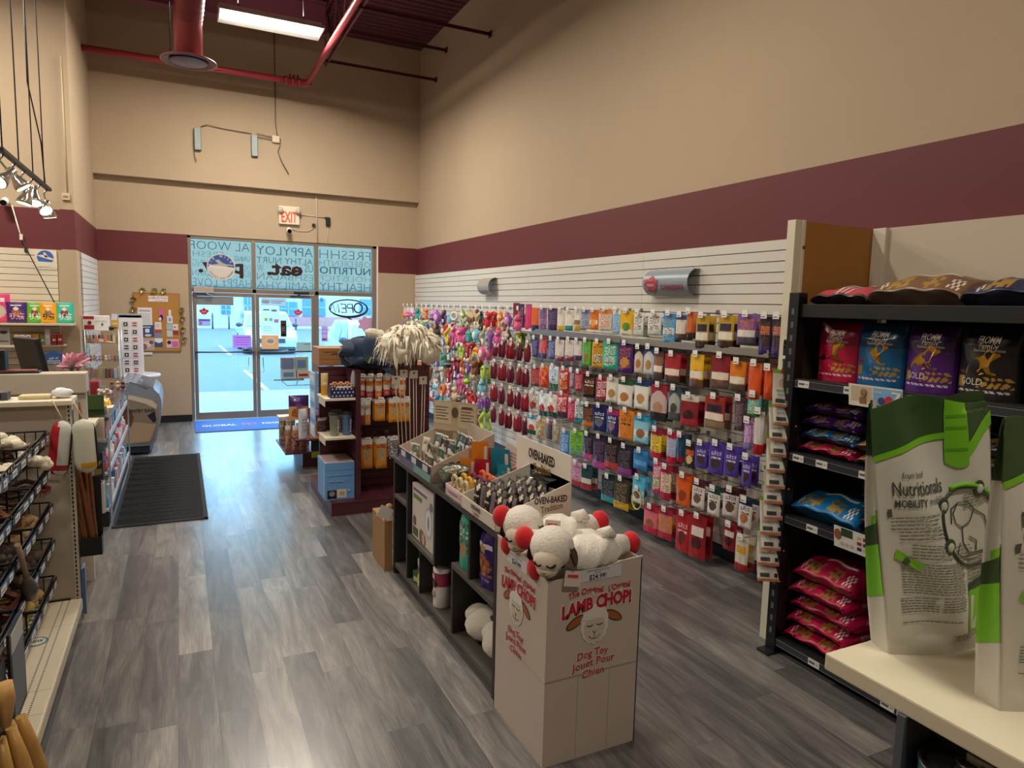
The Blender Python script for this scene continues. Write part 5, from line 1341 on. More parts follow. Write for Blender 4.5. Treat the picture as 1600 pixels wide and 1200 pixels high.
for k, (x, y, w_, h_, c1, c2, lab) in enumerate(((1.16, 9.1, .10, .34, '#9c8c74', '#d8cdb6', 'clear bag of grey treats tied at the top, far left'), (1.22, 8.85, .12, .38, '#a99678', '#d9cfbf', 'clear tied bag of tan treats on the low maroon shelf'), (1.16, 8.62, .07, .30, '#b88a6a', '#b04a4a', 'red lettered stick bag, left one on the low shelf'),
        (1.24, 8.55, .075, .31, '#c29a78', '#b8453f', 'red lettered stick bag, middle one on the low shelf'), (1.32, 8.50, .07, .29, '#bf9878', '#a8483f', 'red lettered stick bag, right one on the low shelf'), (1.36, 8.8, .17, .30, '#b9aa98', '#8f7f70', 'pale bag behind the red lettered sticks'))):
    pack('treat_bag', w_, h_, .05, [('base', c1), ('mix', .1, .9, .1, .75, c2), ('band', .85, 1, '#dcd6d0')], (x, y, .226), .15, lab, 'bag', 'pillow', None, 0, (10, 18), .15, 0, k)
carton('dark_pack', 1.43, 1.50, 8.44, 8.56, .226, .37, '#2c3833', 'dark green pack at the right of the low maroon shelf', None, 'pack')
carton('green_card', 1.40, 1.55, 8.39, 8.40, .15, .225, '#8a8f2c', 'olive green price card under the dark green pack', None, 'card')
t = thing('tray_boxes', 'stack of pastel boxes on the glass tray in front of the doors', 'boxes', (0, 0, 0))
for x0, x1, y0_, z0, z1, c_, nm in ((1.10, 1.27, 8.66, 1.096, 1.22, '#bcd3e6', 'lower_box'), (1.10, 1.25, 8.66, 1.222, 1.36, '#8a86ae', 'upper_box'), (1.27, 1.42, 8.68, 1.20, 1.37, '#a7c9b6', 'green_box'), (1.28, 1.44, 8.66, 1.10, 1.20, '#d9cdbd', 'cream_box')):
    g = G(); g.box(x0, x1, y0_, y0_ + .12, z0, z1, 0, .006); g.box(x0 + .02, x1 - .03, y0_ - .001, y0_, z0 + .03, z1 - .04, 1); g.obj(nm, [M(c_, .5), M('#6f93c0' if c_ != '#d9cdbd' else '#a02c34', .5)], t)
# ---------------------------------------------------------------- dark console in the aisle
CW = M('#2b2827', .5, noise=.22, nscale=10)
CT = M('#554f48', .55, noise=.2, nscale=14)
CX0, CX1, CY0, CY1, CZ = 1.42, 1.88, 3.03, 4.90, .905
t = thing('display_console', 'dark wood console with open cells in the middle of the shop', 'console', (0, 0, 0))
g = G(); g.box(CX0, CX1, CY0, CY1, CZ - .035, CZ, 0, .003); g.obj('top', [M('#47423f', .5, noise=.2, nscale=14)], t)
g = G(); g.box(CX0, CX1, CY0, CY0 + .03, 0, CZ - .035, 0, .002); g.box(CX0, CX1, CY1 - .03, CY1, 0, CZ - .035, 0, .002); sp_ = g.obj('end_panel', [CW], t)
g = G(); g.box(CX0 + .005, CX1, CY0 + .03, CY1 - .03, .055, .085); g.obj('floor_board', [CT], t)
g = G(); g.box(CX1 - .012, CX1 - .004, CY0 + .03, CY1 - .03, .085, CZ - .035); g.obj('back_board', [M('#1f1d1d', .6)], t)
for a in ((4.545, 4.575, .085, CZ - .035), (3.965, 3.995, .385, CZ - .035), (4.262, 4.274, .085, .385), (3.64, 3.67, .085, .49), (3.385, 3.415, .52, CZ - .035)):
    g = G(); g.box(CX0, CX1 - .012, a[0], a[1], a[2], a[3], 0, .001); g.obj('divider', [CW], t)
for a in ((4.575, 4.87, .60), (3.995, 4.545, .385), (3.06, 3.67, .49)):
    g = G(); g.box(CX0, CX1 - .012, a[0], a[1], a[2] - .0, a[2] + .03, 0, .001); g.obj('shelf', [CT], t)
# cells
def carton_left(nm, x, y0, y1, z0, z1, d, c, lab, deco, cat='box'):
    g = G(); g.box(x, x + d, y0, y1, z0, z1, 0, .002); mats = [M(c, .5)]
    for i, e in enumerate(deco):
        m = M(e[-1], .5)
        if m not in mats: mats.append(m)
        k = mats.index(m); q = .0005 * (i + 1); W = y1 - y0; H = z1 - z0
        P = lambda u, v: (x - q, y1 - u * W, z0 + v * H)
        if e[0] == 'r': g.box(x - q, x, y1 - e[2] * W, y1 - e[1] * W, z0 + e[3] * H, z0 + e[4] * H, k)
        elif e[0] == 'd': g.disc(toward_aisle(P(e[1], e[2])), e[3], e[4], k, 26, .0004)
        elif e[0] == 't': g.text(e[1], e[5], toward_aisle(P(e[2], e[3])), k, .008, e[4])
    return g.thing(nm, mats, lab, cat)
carton_left('fountain_box', 1.45, 4.02, 4.53, .416, .80, .10, '#ded3cb', 'white boxed pet fountain in the console cell', [('r', .06, .62, .88, .93, '#6d5f86'), ('r', .06, .42, .74, .82, '#6b8f3f'), ('d', .70, .48, .075, .11, '#b9bcc6'), ('d', .70, .48, .06, .09, '#e9e6e8'), ('d', .70, .48, .02, .05, '#8f94a2'), ('d', .80, .80, .03, .03, '#8d84a6'), ('d', .12, .32, .03, .035, '#8b5f86'), ('r', .06, .26, .05, .20, '#53633f'), ('d', .42, .14, .04, .05, '#8a6a4c'), ('d', .52, .12, .03, .04, '#c9b7a3')])
g = G(); g.lathe([(.024, 0), (.026, .005), (.026, .10), (.02, .11), (.02, .13)], 16); g.thing('pill_bottle', [M('#cbb8a2', .4)], 'small cream bottle on the top cell shelf of the console', 'bottle', None, (1.48, 4.66, .63))
def tub(x, y, h, c, lab):
    t = thing('wipe_tub', lab, 'tub', (x, y, .085))
    g = G(); g.lathe([(.056, 0), (.06, .006), (.06, h * .08), (.06, h * .55), (.06, h * .85), (.058, h * .88)], 24, [0, 0, 0, 1, 2, 0]); g.obj('tub_body', [M('#e7e2e0', .4), M(c, .4), M(c, .4)], t)
    g = G(); g.lathe([(.062, h * .88), (.062, h * .97), (.055, h), (0, h)], 24, cap=(False, False)); g.obj('lid', [M('#eceae8', .35)], t)
    g = G(); g.rbox(Matrix.Translation((-.061, -.01, h * .6)), .004, .05, .04, 0); g.ball((-.06, .0, h * .35), (.004, .025, .03), 1, 10, 7); g.rbox(Matrix.Translation((-.0615, -.0, h * .78)), .002, .04, .03, 2); g.obj('label_print', [M('#1f1d22', .4), M('#c89a80', .5), M('#c8b9bd', .4)], t)
tub(1.50, 4.03, .27, '#a83a56', 'pink labelled wipe tub in the bottom of the console')
tub(1.56, 4.16, .26, '#2f7f94', 'teal labelled wipe tub behind the pink one')
TEAL = [('base', '#2fae96'), ('mix', .05, .95, .3, .8, '#7d4634'), ('oval', .5, .3, .2, .12, '#b98a52'), ('mix', .1, .9, .55, .7, '#e9e2d4'), ('band', .93, 1, '#1f8f7c')]
pack('teal_treat_bag', .22, .34, .10, TEAL, (1.50, 3.575, .521), -PI / 2, 'teal treat bag leaning in the open console cell', 'bag', 'block', None, 0, (16, 24), .06)
CRU = [('base', '#38206e'), ('oval', .5, .38, .36, .16, '#8a4a26'), ('mix', .15, .85, .2, .55, '#b9743c'), ('rect', .12, .9, .66, .76, '#efe6e2'), ('oval', .5, .66, .14, .08, '#c89a52'), ('lines', .2, .8, .08, .16, 3, '#8f86b8')]
pack('purple_treat_bag', .21, .33, .10, CRU, (1.50, 3.275, .521), -PI / 2, 'purple treat bag standing in the upper right console cell', 'bag', 'block', None, 0, (16, 24), .06)
g, m_, fr_ = bag(.26, .30, .10, [('base', '#3c4a52'), ('mix', .1, .9, .1, .9, '#7f8f96'), ('rect', .55, .85, .3, .75, '#3f7fc4'), ('mix', .58, .82, .34, .7, '#dfe6ee')], 'pillow', (14, 18), .3, 0, 3, .12)
g.thing('clear_pack', m_, 'clear bag with a blue label at the far end of the console', 'bag', None, (1.55, 4.72, .086), -PI / 2)
for k, (y, z, c_, c2, lab, rz) in enumerate(((4.44, .086, '#3d5a3c', '#b9c27a', 'green pet food pouch pack in the low far cell', .3), (4.37, .18, '#c9bd9a', '#3d2a5c', 'cream and purple box lying in the low far cell', -.2), (4.34, .086, '#d3c65a', '#e6e0c4', 'yellow box under the cream and purple box', .15))):
    g = G(); g.box(-.07, .07, -.05, .05, 0, .09, 0, .004); g.box(-.0712, -.07, -.04, .04, .015, .05, 1); g.box(-.05, .05, -.04, .02, .09, .0908, 1)
    g.thing('small_carton', [M(c_, .45), M(c2, .45)], lab, 'box', None, (1.52, y, z), rz)
# white fleece toys lying in the lowest cell
def fleece(name, parts, lab, loc):
    g = G()
    for c_, r_, s_ in parts: g.ball(c_, r_, 0, 18, 12, None, .05, s_)
    return g.thing(name, [M('#efe7d6', .95, noise=.06, nscale=70, bump=.5, sheen=.5)], lab, 'plush', None, loc)
t = thing('plush_bundle', 'cream fleece plush lying in the lowest console cell', 'plush', (1.60, 3.36, .086))
for i, (dy, sc_) in enumerate(((.13, 1.0), (-.12, 1.05))):
    g = G(); g.ball((0, dy, .10 * sc_), (.15, .125, .10 * sc_), 0, 20, 14, None, .05, i); g.ball((-.05, dy + .06, .14), (.08, .07, .06), 0, 14, 10, None, .05, i + 4)
    g.obj('body', [M('#efe7d6', .95, noise=.06, nscale=70, bump=.5, sheen=.5)], t)
g = G(); g.tube([(-.05, -.0, .19), (.0, .0, .205)], .018, 8); g.obj('dark_nose', [M('#241f1e', .6)], t)
# far side carton with a tagged card, at the floor beside the console
carton('floor_carton', 1.36, 1.42, 4.93, 5.3, 0, .40, '#a27a4c', 'brown carton on the floor at the far end of the console', None, 'box')
g = G(); g.rbox(Matrix.Translation((1.36, 4.92, .47)) @ Matrix.Rotation(.5, 4, 'Y'), .11, .004, .09, 0); g.ball((1.40, 4.95, .50), (.03, .03, .03), 1, 10, 7)
g.tube([(1.37, 4.95, .40), (1.37, 4.93, .46)], .006, 5, 1); g.thing('swing_card', [M('#e6dcd3', .5), M('#b58b52', .6)], 'white card tilted on the brown carton', 'card')

# ---- on the console top
ZT = CZ
CARD = M('#e5dccf', .5)
def tray(name, lab, x0, x1, y0, y1, hf, hb, front, side, extra=None, cat='display box'):
    """open display box: low wall toward the aisle, sides rising to a tall back"""
    t = thing(name, lab, cat, (0, 0, 0))
    g = G()
    g.box(x0, x1, y0, y1, ZT, ZT + .004); g.box(x0, x0 + .005, y0, y1, ZT, ZT + hf)
    for y in (y0, y1 - .005):
        g.prism([(x0, ZT), (x1, ZT), (x1, ZT + hb), (x0, ZT + hf)], frame((0, y + .005, 0), (1, 0, 0), (0, 0, 1)), .005)
    g.box(x1 - .005, x1, y0, y1, ZT, ZT + hb)
    g.obj('carton', [side], t)
    return t
t = tray('treat_tray', 'pale display box of treat packs with a tall sloping side', 1.425, 1.87, 4.07, 4.78, .105, .30, None, M('#d8c6b4', .5))
g = G(); g.box(1.423, 1.425, 4.075, 4.775, ZT + .05, ZT + .105, 0); g.box(1.423, 1.425, 4.075, 4.42, ZT + .0, ZT + .05, 2); g.box(1.423, 1.425, 4.42, 4.775, ZT, ZT + .05, 3)
for y in (4.18, 4.42, 4.66): g.box(1.4215, 1.423, y - .05, y + .05, ZT + .055, ZT + .095, 1)
g.obj('front_print', [M('#2a2f4a', .5), M('#cfd2da', .5), M('#7fa79c', .5), M('#6d6482', .5)], t)
g = G()
for x, m in ((1.565, 0), (1.62, 0)): g.tube([(x + .022 * math.cos(a), 4.066, ZT + .105 + .022 * math.sin(a)) for a in [2 * PI * i / 18 for i in range(19)]], .0035, 5, m)
g.tube([(1.567 + .020 * math.cos(a), 4.066, ZT + .062 + .020 * math.sin(a)) for a in [2 * PI * i / 18 for i in range(19)]], .0035, 5, 1); g.box(1.58, 1.66, 4.067, 4.07, ZT + .025, ZT + .03, 0)
g.obj('lettering', [M('#4b4145', .5), M('#c9714a', .5)], t)
rd = rnd(31)
for k in range(34):
    a, b = divmod(k, 9)
    c_ = ['#a79d8d', '#26354f', '#8b8279', '#57534f', '#c9c1b2', '#31405a', '#6f675e', '#3f6f6c'][(a * 3 + b + rd.randrange(2)) % 8] if b > 2 else ['#b9ae9a', '#8d8376', '#5b554f', '#cfc7b6'][(a + b + rd.randrange(2)) % 4]
    if b < 4 and a > 1: c_ = ['#24334f', '#2f4d63', '#3f6f78'][(a + b) % 3]
    pack('food_pouch', .085, .13, .024, [('base', c_), ('rect', .2, .8, .2, .5, '#d6cdbc'), ('oval', .5, .68, .25, .1, '#8d7f70'), ('band', .93, 1, '#e2dccf')], (1.50 + a * .095, 4.13 + b * .072, ZT + .004 + .03 * a + rd.uniform(0, .015)), -PI / 2 + rd.uniform(-.35, .35),
         'small food pouch standing in the pale sloping display box', 'pouch', 'pouch', 'food pouches in the pale sloping display box', rd.uniform(-.3, .25), (8, 10), .1, 0, k)
# printed board behind the pouches
t = thing('header_board', 'tan header board with printed panels behind the pouch box', 'board', (1.80, 4.62, ZT), -.95)
g = G(); g.box(-.19, .19, 0, .006, .22, .44, 0); g.box(-.02, .02, .006, .012, 0, .4, 0); g.obj('board', [M('#c9b396', .6)], t)
g = G(); g.box(-.18, -.03, -.001, 0, .27, .43, 0); g.box(.03, .18, -.001, 0, .25, .42, 0)
for q, x in ((0, -.17), (1, .05)):
    for k in range(5): g.box(x, x + .11 - .02 * (k % 2), -.002, -.001, .39 - k * .022, .396 - k * .022, 1)
g.box(.06, .15, -.0025, -.001, .395, .41, 1); g.disc(toward_cam((0, -.001, .36)), .03, .04, 1, 18, .001); g.obj('print', [M('#d8c7aa', .6), M('#6d5038', .6)], t)
# steel bowl
t = thing('steel_bowl', 'brushed steel bowl of small toys on the console', 'bowl', (1.52, 3.92, ZT))
g = G(); g.lathe([(.05, 0), (.06, .004), (.10, .11), (.112, .125), (.110, .128), (.097, .112), (.055, .012), (0, .012)], 32, cap=(True, False)); g.obj('bowl', [M('#9b988b', .25, .85)], t)
rd = rnd(6); g = G()
for k in range(12): g.ball((rd.uniform(-.06, .06), rd.uniform(-.06, .06), .10 + rd.random() * .03), (.02, .016, .014), rd.randrange(3), 8, 6)
g.thing('bowl_toys', [M('#d9dcd4', .4), M('#b9a884', .5), M('#8f9c93', .4)], 'small pale toys filling the steel bowl', 'toys', None, (1.52, 3.92, ZT))
# tray of rope toys
t = tray('rope_tray', 'low white and pink tray of coloured rope toys', 1.425, 1.72, 3.53, 3.80, .07, .10, None, M('#e6d6d2', .5))
g = G(); g.box(1.4235, 1.425, 3.54, 3.79, ZT + .02, ZT + .055, 0); g.box(1.4225, 1.4235, 3.60, 3.74, ZT + .03, ZT + .04, 1); g.obj('front_print', [M('#d9b3b6', .5), M('#8b6d78', .5)], t)
RC = ['#e0632e', '#6f2a55', '#d9a93a', '#c9b78f']
for k in range(12):
    c_ = RC[k // 3]; y = 3.56 + (k % 3) * .09; x = 1.66 - (k // 3) * .062
    g = G(); rd = rnd(k)
    pts = [(0, .035 * math.cos(a), .035 * math.sin(a)) for a in [2 * PI * i / 20 for i in range(20)]]
    g.tube([(rd.uniform(-.004, .004), p[1], p[2]) for p in pts], .010, 7, closed=True)
    for q in range(5): g.tube([(0, rd.uniform(-.02, .02), -.03), (rd.uniform(-.02, .02), rd.uniform(-.03, .03), -.07)], .003, 4)
    g.thing('rope_toy', [M(c_, .8, noise=.3, nscale=90)], '%s rope ring toy standing in the pink edged tray' % ['orange', 'purple', 'yellow', 'straw coloured'][k // 3], 'rope toy', '%s rope toys in the tray' % ['orange', 'purple', 'yellow', 'straw coloured'][k // 3], (x, y + .03, ZT + .085 + .008 * (k // 3 == 0)))
# coloured foil bags between the two display boxes
for k, (x, y, z, w_, h_, c_, lab, rz, rx) in enumerate(((1.66, 4.02, ZT, .10, .16, '#e8861c', 'orange foil bag before the sloping box, left one', -.5, .05), (1.74, 4.01, ZT + .03, .11, .24, '#ee8a18', 'taller orange foil bag before the sloping box', -.4, .1), (1.73, 3.93, ZT, .10, .17, '#b81f3c', 'crimson foil bag in front of the orange ones', -.7, .1),
        (1.86, 3.99, ZT + .02, .10, .20, '#c42a45', 'red foil bag at the right of the sloping box', -.7, .1), (1.90, 3.86, ZT, .10, .14, '#1f8ea0', 'small teal foil bag on the console', -.8, .1), (1.97, 3.90, ZT, .14, .24, '#1b86a0', 'large teal foil bag leaning at the back of the console', -.9, .15))):
    pack('foil_bag', w_, h_, .03, [('base', c_), ('rect', .78, .92, .1, .85, '#e9e6e0'), ('mix', .1, .7, .3, .6, c_)], (min(x, 1.85), y, z), rz, lab, 'bag', 'pouch', None, rx, (12, 16), .15, 0, k, .2)
g = G(); g.box(-.075, .075, 0, .006, 0, .22, 0, .004); g.box(-.075, .075, -.001, 0, 0, .05, 1)
for k in range(4): g.box(-.055, .03, -.0012, 0, .10 + k * .022, .106 + k * .022, 2)
g.tube([(.02, -.004, .06), (.055, -.004, .12)], .008, 6, 1); g.xf(0, Matrix.Rotation(.35, 4, 'Y'))
g.thing('card_sign', [M('#efdcd6', .5), M('#d97a86', .5), M('#b98a90', .5)], 'white and pink sign leaning behind the oven baked box', 'sign', None, (1.86, 3.86, ZT + .05), -.9)
g = G(); rd = rnd(12)
for k in range(9): g.tube([(1.58 + .03 * k + rd.uniform(-.02, .02), 3.82 + rd.uniform(-.02, .02), ZT + .012), (1.61 + .03 * k, 3.84 + rd.uniform(-.02, .02), ZT + .03 + rd.random() * .03), (1.64 + .03 * k, 3.83, ZT + .012)], .010, 6)
g.thing('rope_coil', [M('#e2604a', .8, noise=.2, nscale=80)], 'tangled coral rope between the boxes on the console', 'rope')
# oven baked display box
t = tray('biscuit_box', 'cream display box lettered oven baked with dark treat packs', 1.415, 1.86, 3.045, 3.52, .075, .22, None, M('#e3d9cb', .5))
g = G(); g.box(1.855, 1.861, 3.05, 3.70, ZT, ZT + .36, 0)
g.obj('header', [M('#e9e0d2', .5)], t)
BRN, GLD = M('#31241c', .5), M('#8a6a2e', .5)
def logo(o, F, s, nm='lettering'):
    g = G(); g.text('OVEN-BAKED', .075 * s, F @ Matrix.Translation((0, .03 * s, .001)), 0, .03, .30 * s); g.text('Tradition', .075 * s, F @ Matrix.Translation((.01 * s, -.035 * s, .001)) @ Matrix.Rotation(.12, 4, 'Z'), 1, .02, .20 * s)
    return g.obj(nm, [BRN, GLD], o)
logo(t, toward_aisle((1.8545, 3.38, ZT + .25)), 1.05)
logo(t, toward_cam((1.735, 3.0445, ZT + .115)), .66)
logo(t, toward_aisle((1.4145, 3.30, ZT + .036)), .45)
rd = rnd(17)
for k in range(18):
    a, b = divmod(k, 3)
    x = 1.46 + a * .062; y = 3.10 + b * .14
    pack('biscuit_pack', .10, .17, .04, [('base', '#2b2226'), ('oval', .5, .82, .2, .08, '#d9cfae'), ('rect', .18, .7, .52, .6, '#c9b9a0'), ('mix', .1, .9, .05, .35, '#a88a52'), ('oval', .45, .18, .3, .12, ['#b5532e', '#5f7a34', '#c9a24a'][(k + b) % 3]), ('rect', .82, .95, .1, .9, '#8f7f86')],
         (x, y, ZT + .006), -PI / 2 + rd.uniform(-.2, .2), 'dark treat pack with a food picture in the oven baked box', 'pack', 'block', 'dark treat packs in the oven baked box', -.12, (10, 14), .05, 0, k, .25)
g = G(); g.grid(lambda u, v: (1.55 + .26 * u, 3.12 + .34 * v, ZT + .185 + .03 * u + .006 * math.sin(u * 14 + v * 9)), 10, 10, 0); g.thing('plastic_wrap', [CLEAR], 'clear wrap lying over the treat packs in the oven baked box', 'wrap')
# wands with fleecy tops at the far end of the console
rd = rnd(41)
wands = [(1.455, 4.855), (1.485, 4.865), (1.51, 4.85), (1.54, 4.865), (1.565, 4.85), (1.59, 4.865), (1.615, 4.85), (1.64, 4.865)]
for k, (x, y) in enumerate(wands):
    top = (1.545 + (x - 1.545) * 1.45, y + .05 + .03 * (k % 3), 1.755 + (.03 if 1 < k < 6 else -.01) + rd.uniform(-.02, .02))
    p = lambda q: (x + (top[0] - x) * q, y + (top[1] - y) * q, ZT + (top[2] - ZT) * q)
    t = thing('fleece_wand', 'cat wand, white stick with a brown grip and cream fleece tip, %s from the left' % ORD[k + 1], 'cat wand', (0, 0, 0), 0, 'fleece tipped wands at the end of the console')
    g = G(); g.tube([p(0), p(.74)], .0035, 6); g.obj('stick', [M('#d9ccb4', .5)], t)
    g = G(); g.tube([p(.72), p(1.0)], .011, 8); g.obj('grip', [M('#6d4a2e', .6, noise=.2)], t)
    g = G(); c0 = Vector(top)
    for j in range(95):
        d = Vector((rd.uniform(-1, 1), rd.uniform(-1, 1) * .8, rd.uniform(-.35, 1))).normalized()
        L = rd.uniform(.09, .17)
        s_ = d.cross(Vector((0, 0, 1))).normalized() * rd.uniform(.007, .013)
        q = [c0 + d * .02, c0 + d * L * .55 + Vector((0, 0, .02)), c0 + d * L * .9 + Vector((0, 0, -.03)), c0 + d * L * 1.02 + Vector((0, 0, -.05 - L * .5 * rd.random()))]
        n_ = len(g.V)
        for i, v in enumerate(q): w_ = (1, 1.1, .8, .15)[i]; g.V += [tuple(v - s_ * w_), tuple(v + s_ * w_)]
        for i in range(3): g.face((n_ + 2 * i, n_ + 2 * i + 1, n_ + 2 * i + 3, n_ + 2 * i + 2), 0, True)
    g.ball(tuple(c0), (.11, .085, .09), 0, 22, 14, None, .35, k); g.ball(tuple(c0 + Vector((.03, -.04, -.05))), (.07, .06, .07), 0, 16, 10, None, .35, k)
    g.obj('fleece_tip', [M('#f4ead6', .95, noise=.08, nscale=30)], t)
    if k % 2 == 0:
        c_ = p(.70); g = G(); g.box(c_[0] - .03, c_[0] + .03, c_[1] - .014, c_[1] - .012, c_[2] - .03, c_[2] + .03, 0); g.disc(toward_cam((c_[0], c_[1] - .0142, c_[2] + .01)), .008, None, 1, 10, .0005); g.obj('card_tag', [M('#ded6c8', .5), M('#4a4440', .5)], t)
g = G(); rd = rnd(4)
pts = [(1.43, 5.10, 1.66), (1.41, 5.12, 1.74), (1.38, 5.13, 1.80), (1.34, 5.13, 1.83), (1.29, 5.13, 1.83)]
for a, b in zip(pts[:-1], pts[1:]):
    for q in range(5):
        c_ = [a[i] + (b[i] - a[i]) * q / 5 + rd.uniform(-.008, .008) for i in range(3)]; g.ball(c_, (.038, .03, .03), 0, 10, 7, None, .3, q)
g.thing('fleece_boa', [M('#e8dfce', .95, noise=.08, nscale=40, bump=.5)], 'cream fleece tail sticking out to the left of the fleece wands', 'cat wand')
g = G()
for k in range(8): g.ball((1.45 + .012 * k, 4.80 - .02 * (k % 3), ZT + .008), (.02, .014, .008), 0, 8, 5)
g.thing('pale_chips', [M('#e5d6bd', .6)], 'few pale chips lying at the far corner of the console', 'chips')

# ---------------------------------------------------------------- plush bin
BX0, BX1, BY0, BY1, BH = 1.40, 1.90, 2.46, 2.985, .905
BINC = M('#d0c1b3', .6, noise=.03, nscale=5)
t = thing('toy_bin', 'tall printed cardboard bin of lamb plush toys in the foreground', 'cardboard bin', (0, 0, 0))
g = G()
def wall(x0, x1, y0, y1): g.box(x0, x1, y0, y1, 0, BH)
g.prism([(BX0, 0), (BX1, 0), (BX1, BH + .012), (BX1 - .12, BH + .005), (BX0 + .22, BH - .03), (BX0, BH - .035)], frame((0, BY0 + .006, 0), (1, 0, 0), (0, 0, 1)), .006)
g.prism([(-BY1, 0), (-BY0 - .006, 0), (-BY0 - .006, BH - .035), (-BY0 - .2, BH + .0), (-BY1, BH + .01)], frame((BX0 + .006, 0, 0), (0, -1, 0), (0, 0, 1)), .006)
wall(BX0, BX1, BY1 - .006, BY1); wall(BX1 - .006, BX1, BY0, BY1)
g.box(BX0 + .008, BX1 - .008, BY0 + .008, BY1 - .008, .83, .84)
g.obj('carton', [BINC], t)
g = G()
for z in (.40, .405): g.box(BX0 - .0012, BX1 + .001, BY0 - .0012, BY0, z, z + .002)
g.box(BX0 - .0012, BX0, BY0, BY1, .40, .402)
for x in (BX0 + .17, BX0 + .34): g.box(x, x + .002, BY0 - .001, BY0, 0, .40)
g.obj('fold_line', [M('#a89787', .6)], t)
RD, WH, BR, INK = M('#c11f2c', .5), M('#efe9e2', .5), M('#a8622c', .5), M('#3a2c26', .5)
LAMB_C = M('#dccdb8', .5)
def bin_print(F, s):
    def tx(txt, size, x, y, rot, wd, b=.035, halo=.035):
        Q = F @ Matrix.Translation((x * s, y * s, 0)) @ Matrix.Rotation(rot, 4, 'Z')
        a = G(); a.text(txt, size * s, Q, 0, b + halo, wd * s * 1.03); a.text(txt, size * s, Q @ Matrix.Translation((0, 0, .0012)), 1, b, wd * s)
        return a
    def word(txt, size, x, y, wd, amp, b=.03):
        a = G()
        def wp(k, dz): return lambda px, py: tuple(F @ Vector(((x + px * k) * s, (y + py * k + amp * (1 - (2 * px / wd) ** 2) + .06 * px) * s, dz)))
        a.text(txt, size * 1.04, None, 0, b + .04, wd * 1.03, wp(1, .0008)); a.text(txt, size, None, 1, b, wd, wp(1, .0022))
        return a
    words = [word('The Original', .040, -.065, .232, .185, .010, .03), word("L'Original", .040, .115, .236, .12, .004, .03), word('LAMB CHOP!', .082, .0, .165, .37, .014, .05),
             word('Dog Toy', .05, -.015, -.062, .165, .006, .015), word('Jouet Pour', .05, -.01, -.107, .23, .006, .015), word('Chien', .05, -.01, -.155, .12, .006, .015)]
    a = G()
    for w_ in words:
        k = len(a.V); a.V += w_.V; a.F += [tuple(i + k for i in f) for f in w_.F]; a.I += w_.I; a.S += w_.S
    return a
def sheep(F, s):
    """plain drawn sheep head: wool cap, face, two ears"""
    a = G()
    for sx in (-1, 1): 
        a.disc(F @ Matrix.Translation((sx * .118 * s, .02 * s, 0)) @ Matrix.Rotation(sx * -.5 if sx > 0 else .5, 4, 'Z'), .062 * s, .026 * s, 3, 24, .0006)
        a.disc(F @ Matrix.Translation((sx * .118 * s, .02 * s, .0006)) @ Matrix.Rotation(sx * -.5 if sx > 0 else .5, 4, 'Z'), .054 * s, .020 * s, 1, 24, .0006)
    P = []
    for i in range(60):
        q = 2 * PI * i / 60; r_ = 1 + .07 * abs(math.sin(q * 7)); P.append((.082 * s * math.cos(q) * r_, .105 * s * math.sin(q) * r_))
    a.prism(P, F @ Matrix.Translation((0, -.005 * s, .001)), .0008, 0)
    a.disc(F @ Matrix.Translation((0, -.03 * s, .0022)), .066 * s, .078 * s, 2, 32, .0006)
    P = []
    for i in range(40):
        q = PI * i / 39; r_ = 1 + .06 * abs(math.sin(q * 8)); P.append((.08 * s * math.cos(q) * r_, .06 * s * math.sin(q) * r_ + .022 * s))
    a.prism(P, F @ Matrix.Translation((0, .0, .003)), .0006, 0)
    for sx in (-1, 1): a.tube([F @ Vector((sx * .03 * s + dx * s, -.008 * s - .006 * s * (1 - (dx / .018) ** 2), .0036)) for dx in (-.018, -.009, 0, .009, .018)], .0022, 5, 3)
    a.tube([F @ Vector((x * s, y * s, .0036)) for x, y in ((-.035, -.068), (-.02, -.082), (0, -.086), (.02, -.082), (.035, -.068))], .0014, 4, 3)
    a.tube([F @ Vector((x * s, y * s, .0036)) for x, y in ((-.01, -.045), (0, -.056), (.01, -.045))], .0016, 4, 3); a.tube([F @ Vector((0, -.056 * s, .0036)), F @ Vector((0, -.084 * s, .0036))], .0012, 4, 3)
    return a
FF = toward_cam((1.66, BY0 - .0012, .555))
bin_print(FF, 1.0).obj('lettering', [WH, RD], t)
sheep(FF @ Matrix.Translation((-.012, .085, 0)), .86).obj('lamb_drawing', [WH, BR, LAMB_C, INK], t)
FL = toward_aisle((BX0 - .0012, 2.74, .555))
bin_print(FL, .95).obj('lettering', [WH, RD], t)
sheep(FL @ Matrix.Translation((-.012, .085, 0)), .82).obj('lamb_drawing', [WH, BR, LAMB_C, INK], t)
def price(F, wd, ht, lab):
    g = G(); g.sheet(F, wd, ht, 0, .001); g.text('$24.99!', .034, F @ Matrix.Translation((0, -ht * .22, .0004)), 1, .012, .09); g.text('LAMB CHOP PLUSH TOYS', .010, F @ Matrix.Translation((0, ht * .34, .0004)), 1, 0, .12); g.text('SALE', .010, F @ Matrix.Translation((0, ht * .15, .0004)), 1, 0, .03)
    g.thing('price_card', [M('#dfdde0', .4), M('#222228', .5)], lab, 'price card')
price(toward_cam((1.655, BY0 - .0025, .868)), .255, .056, 'long white price card on the front of the plush bin')
price(toward_aisle((BX0 - .0025, 2.76, .856)), .215, .056, 'white price card on the side of the plush bin')
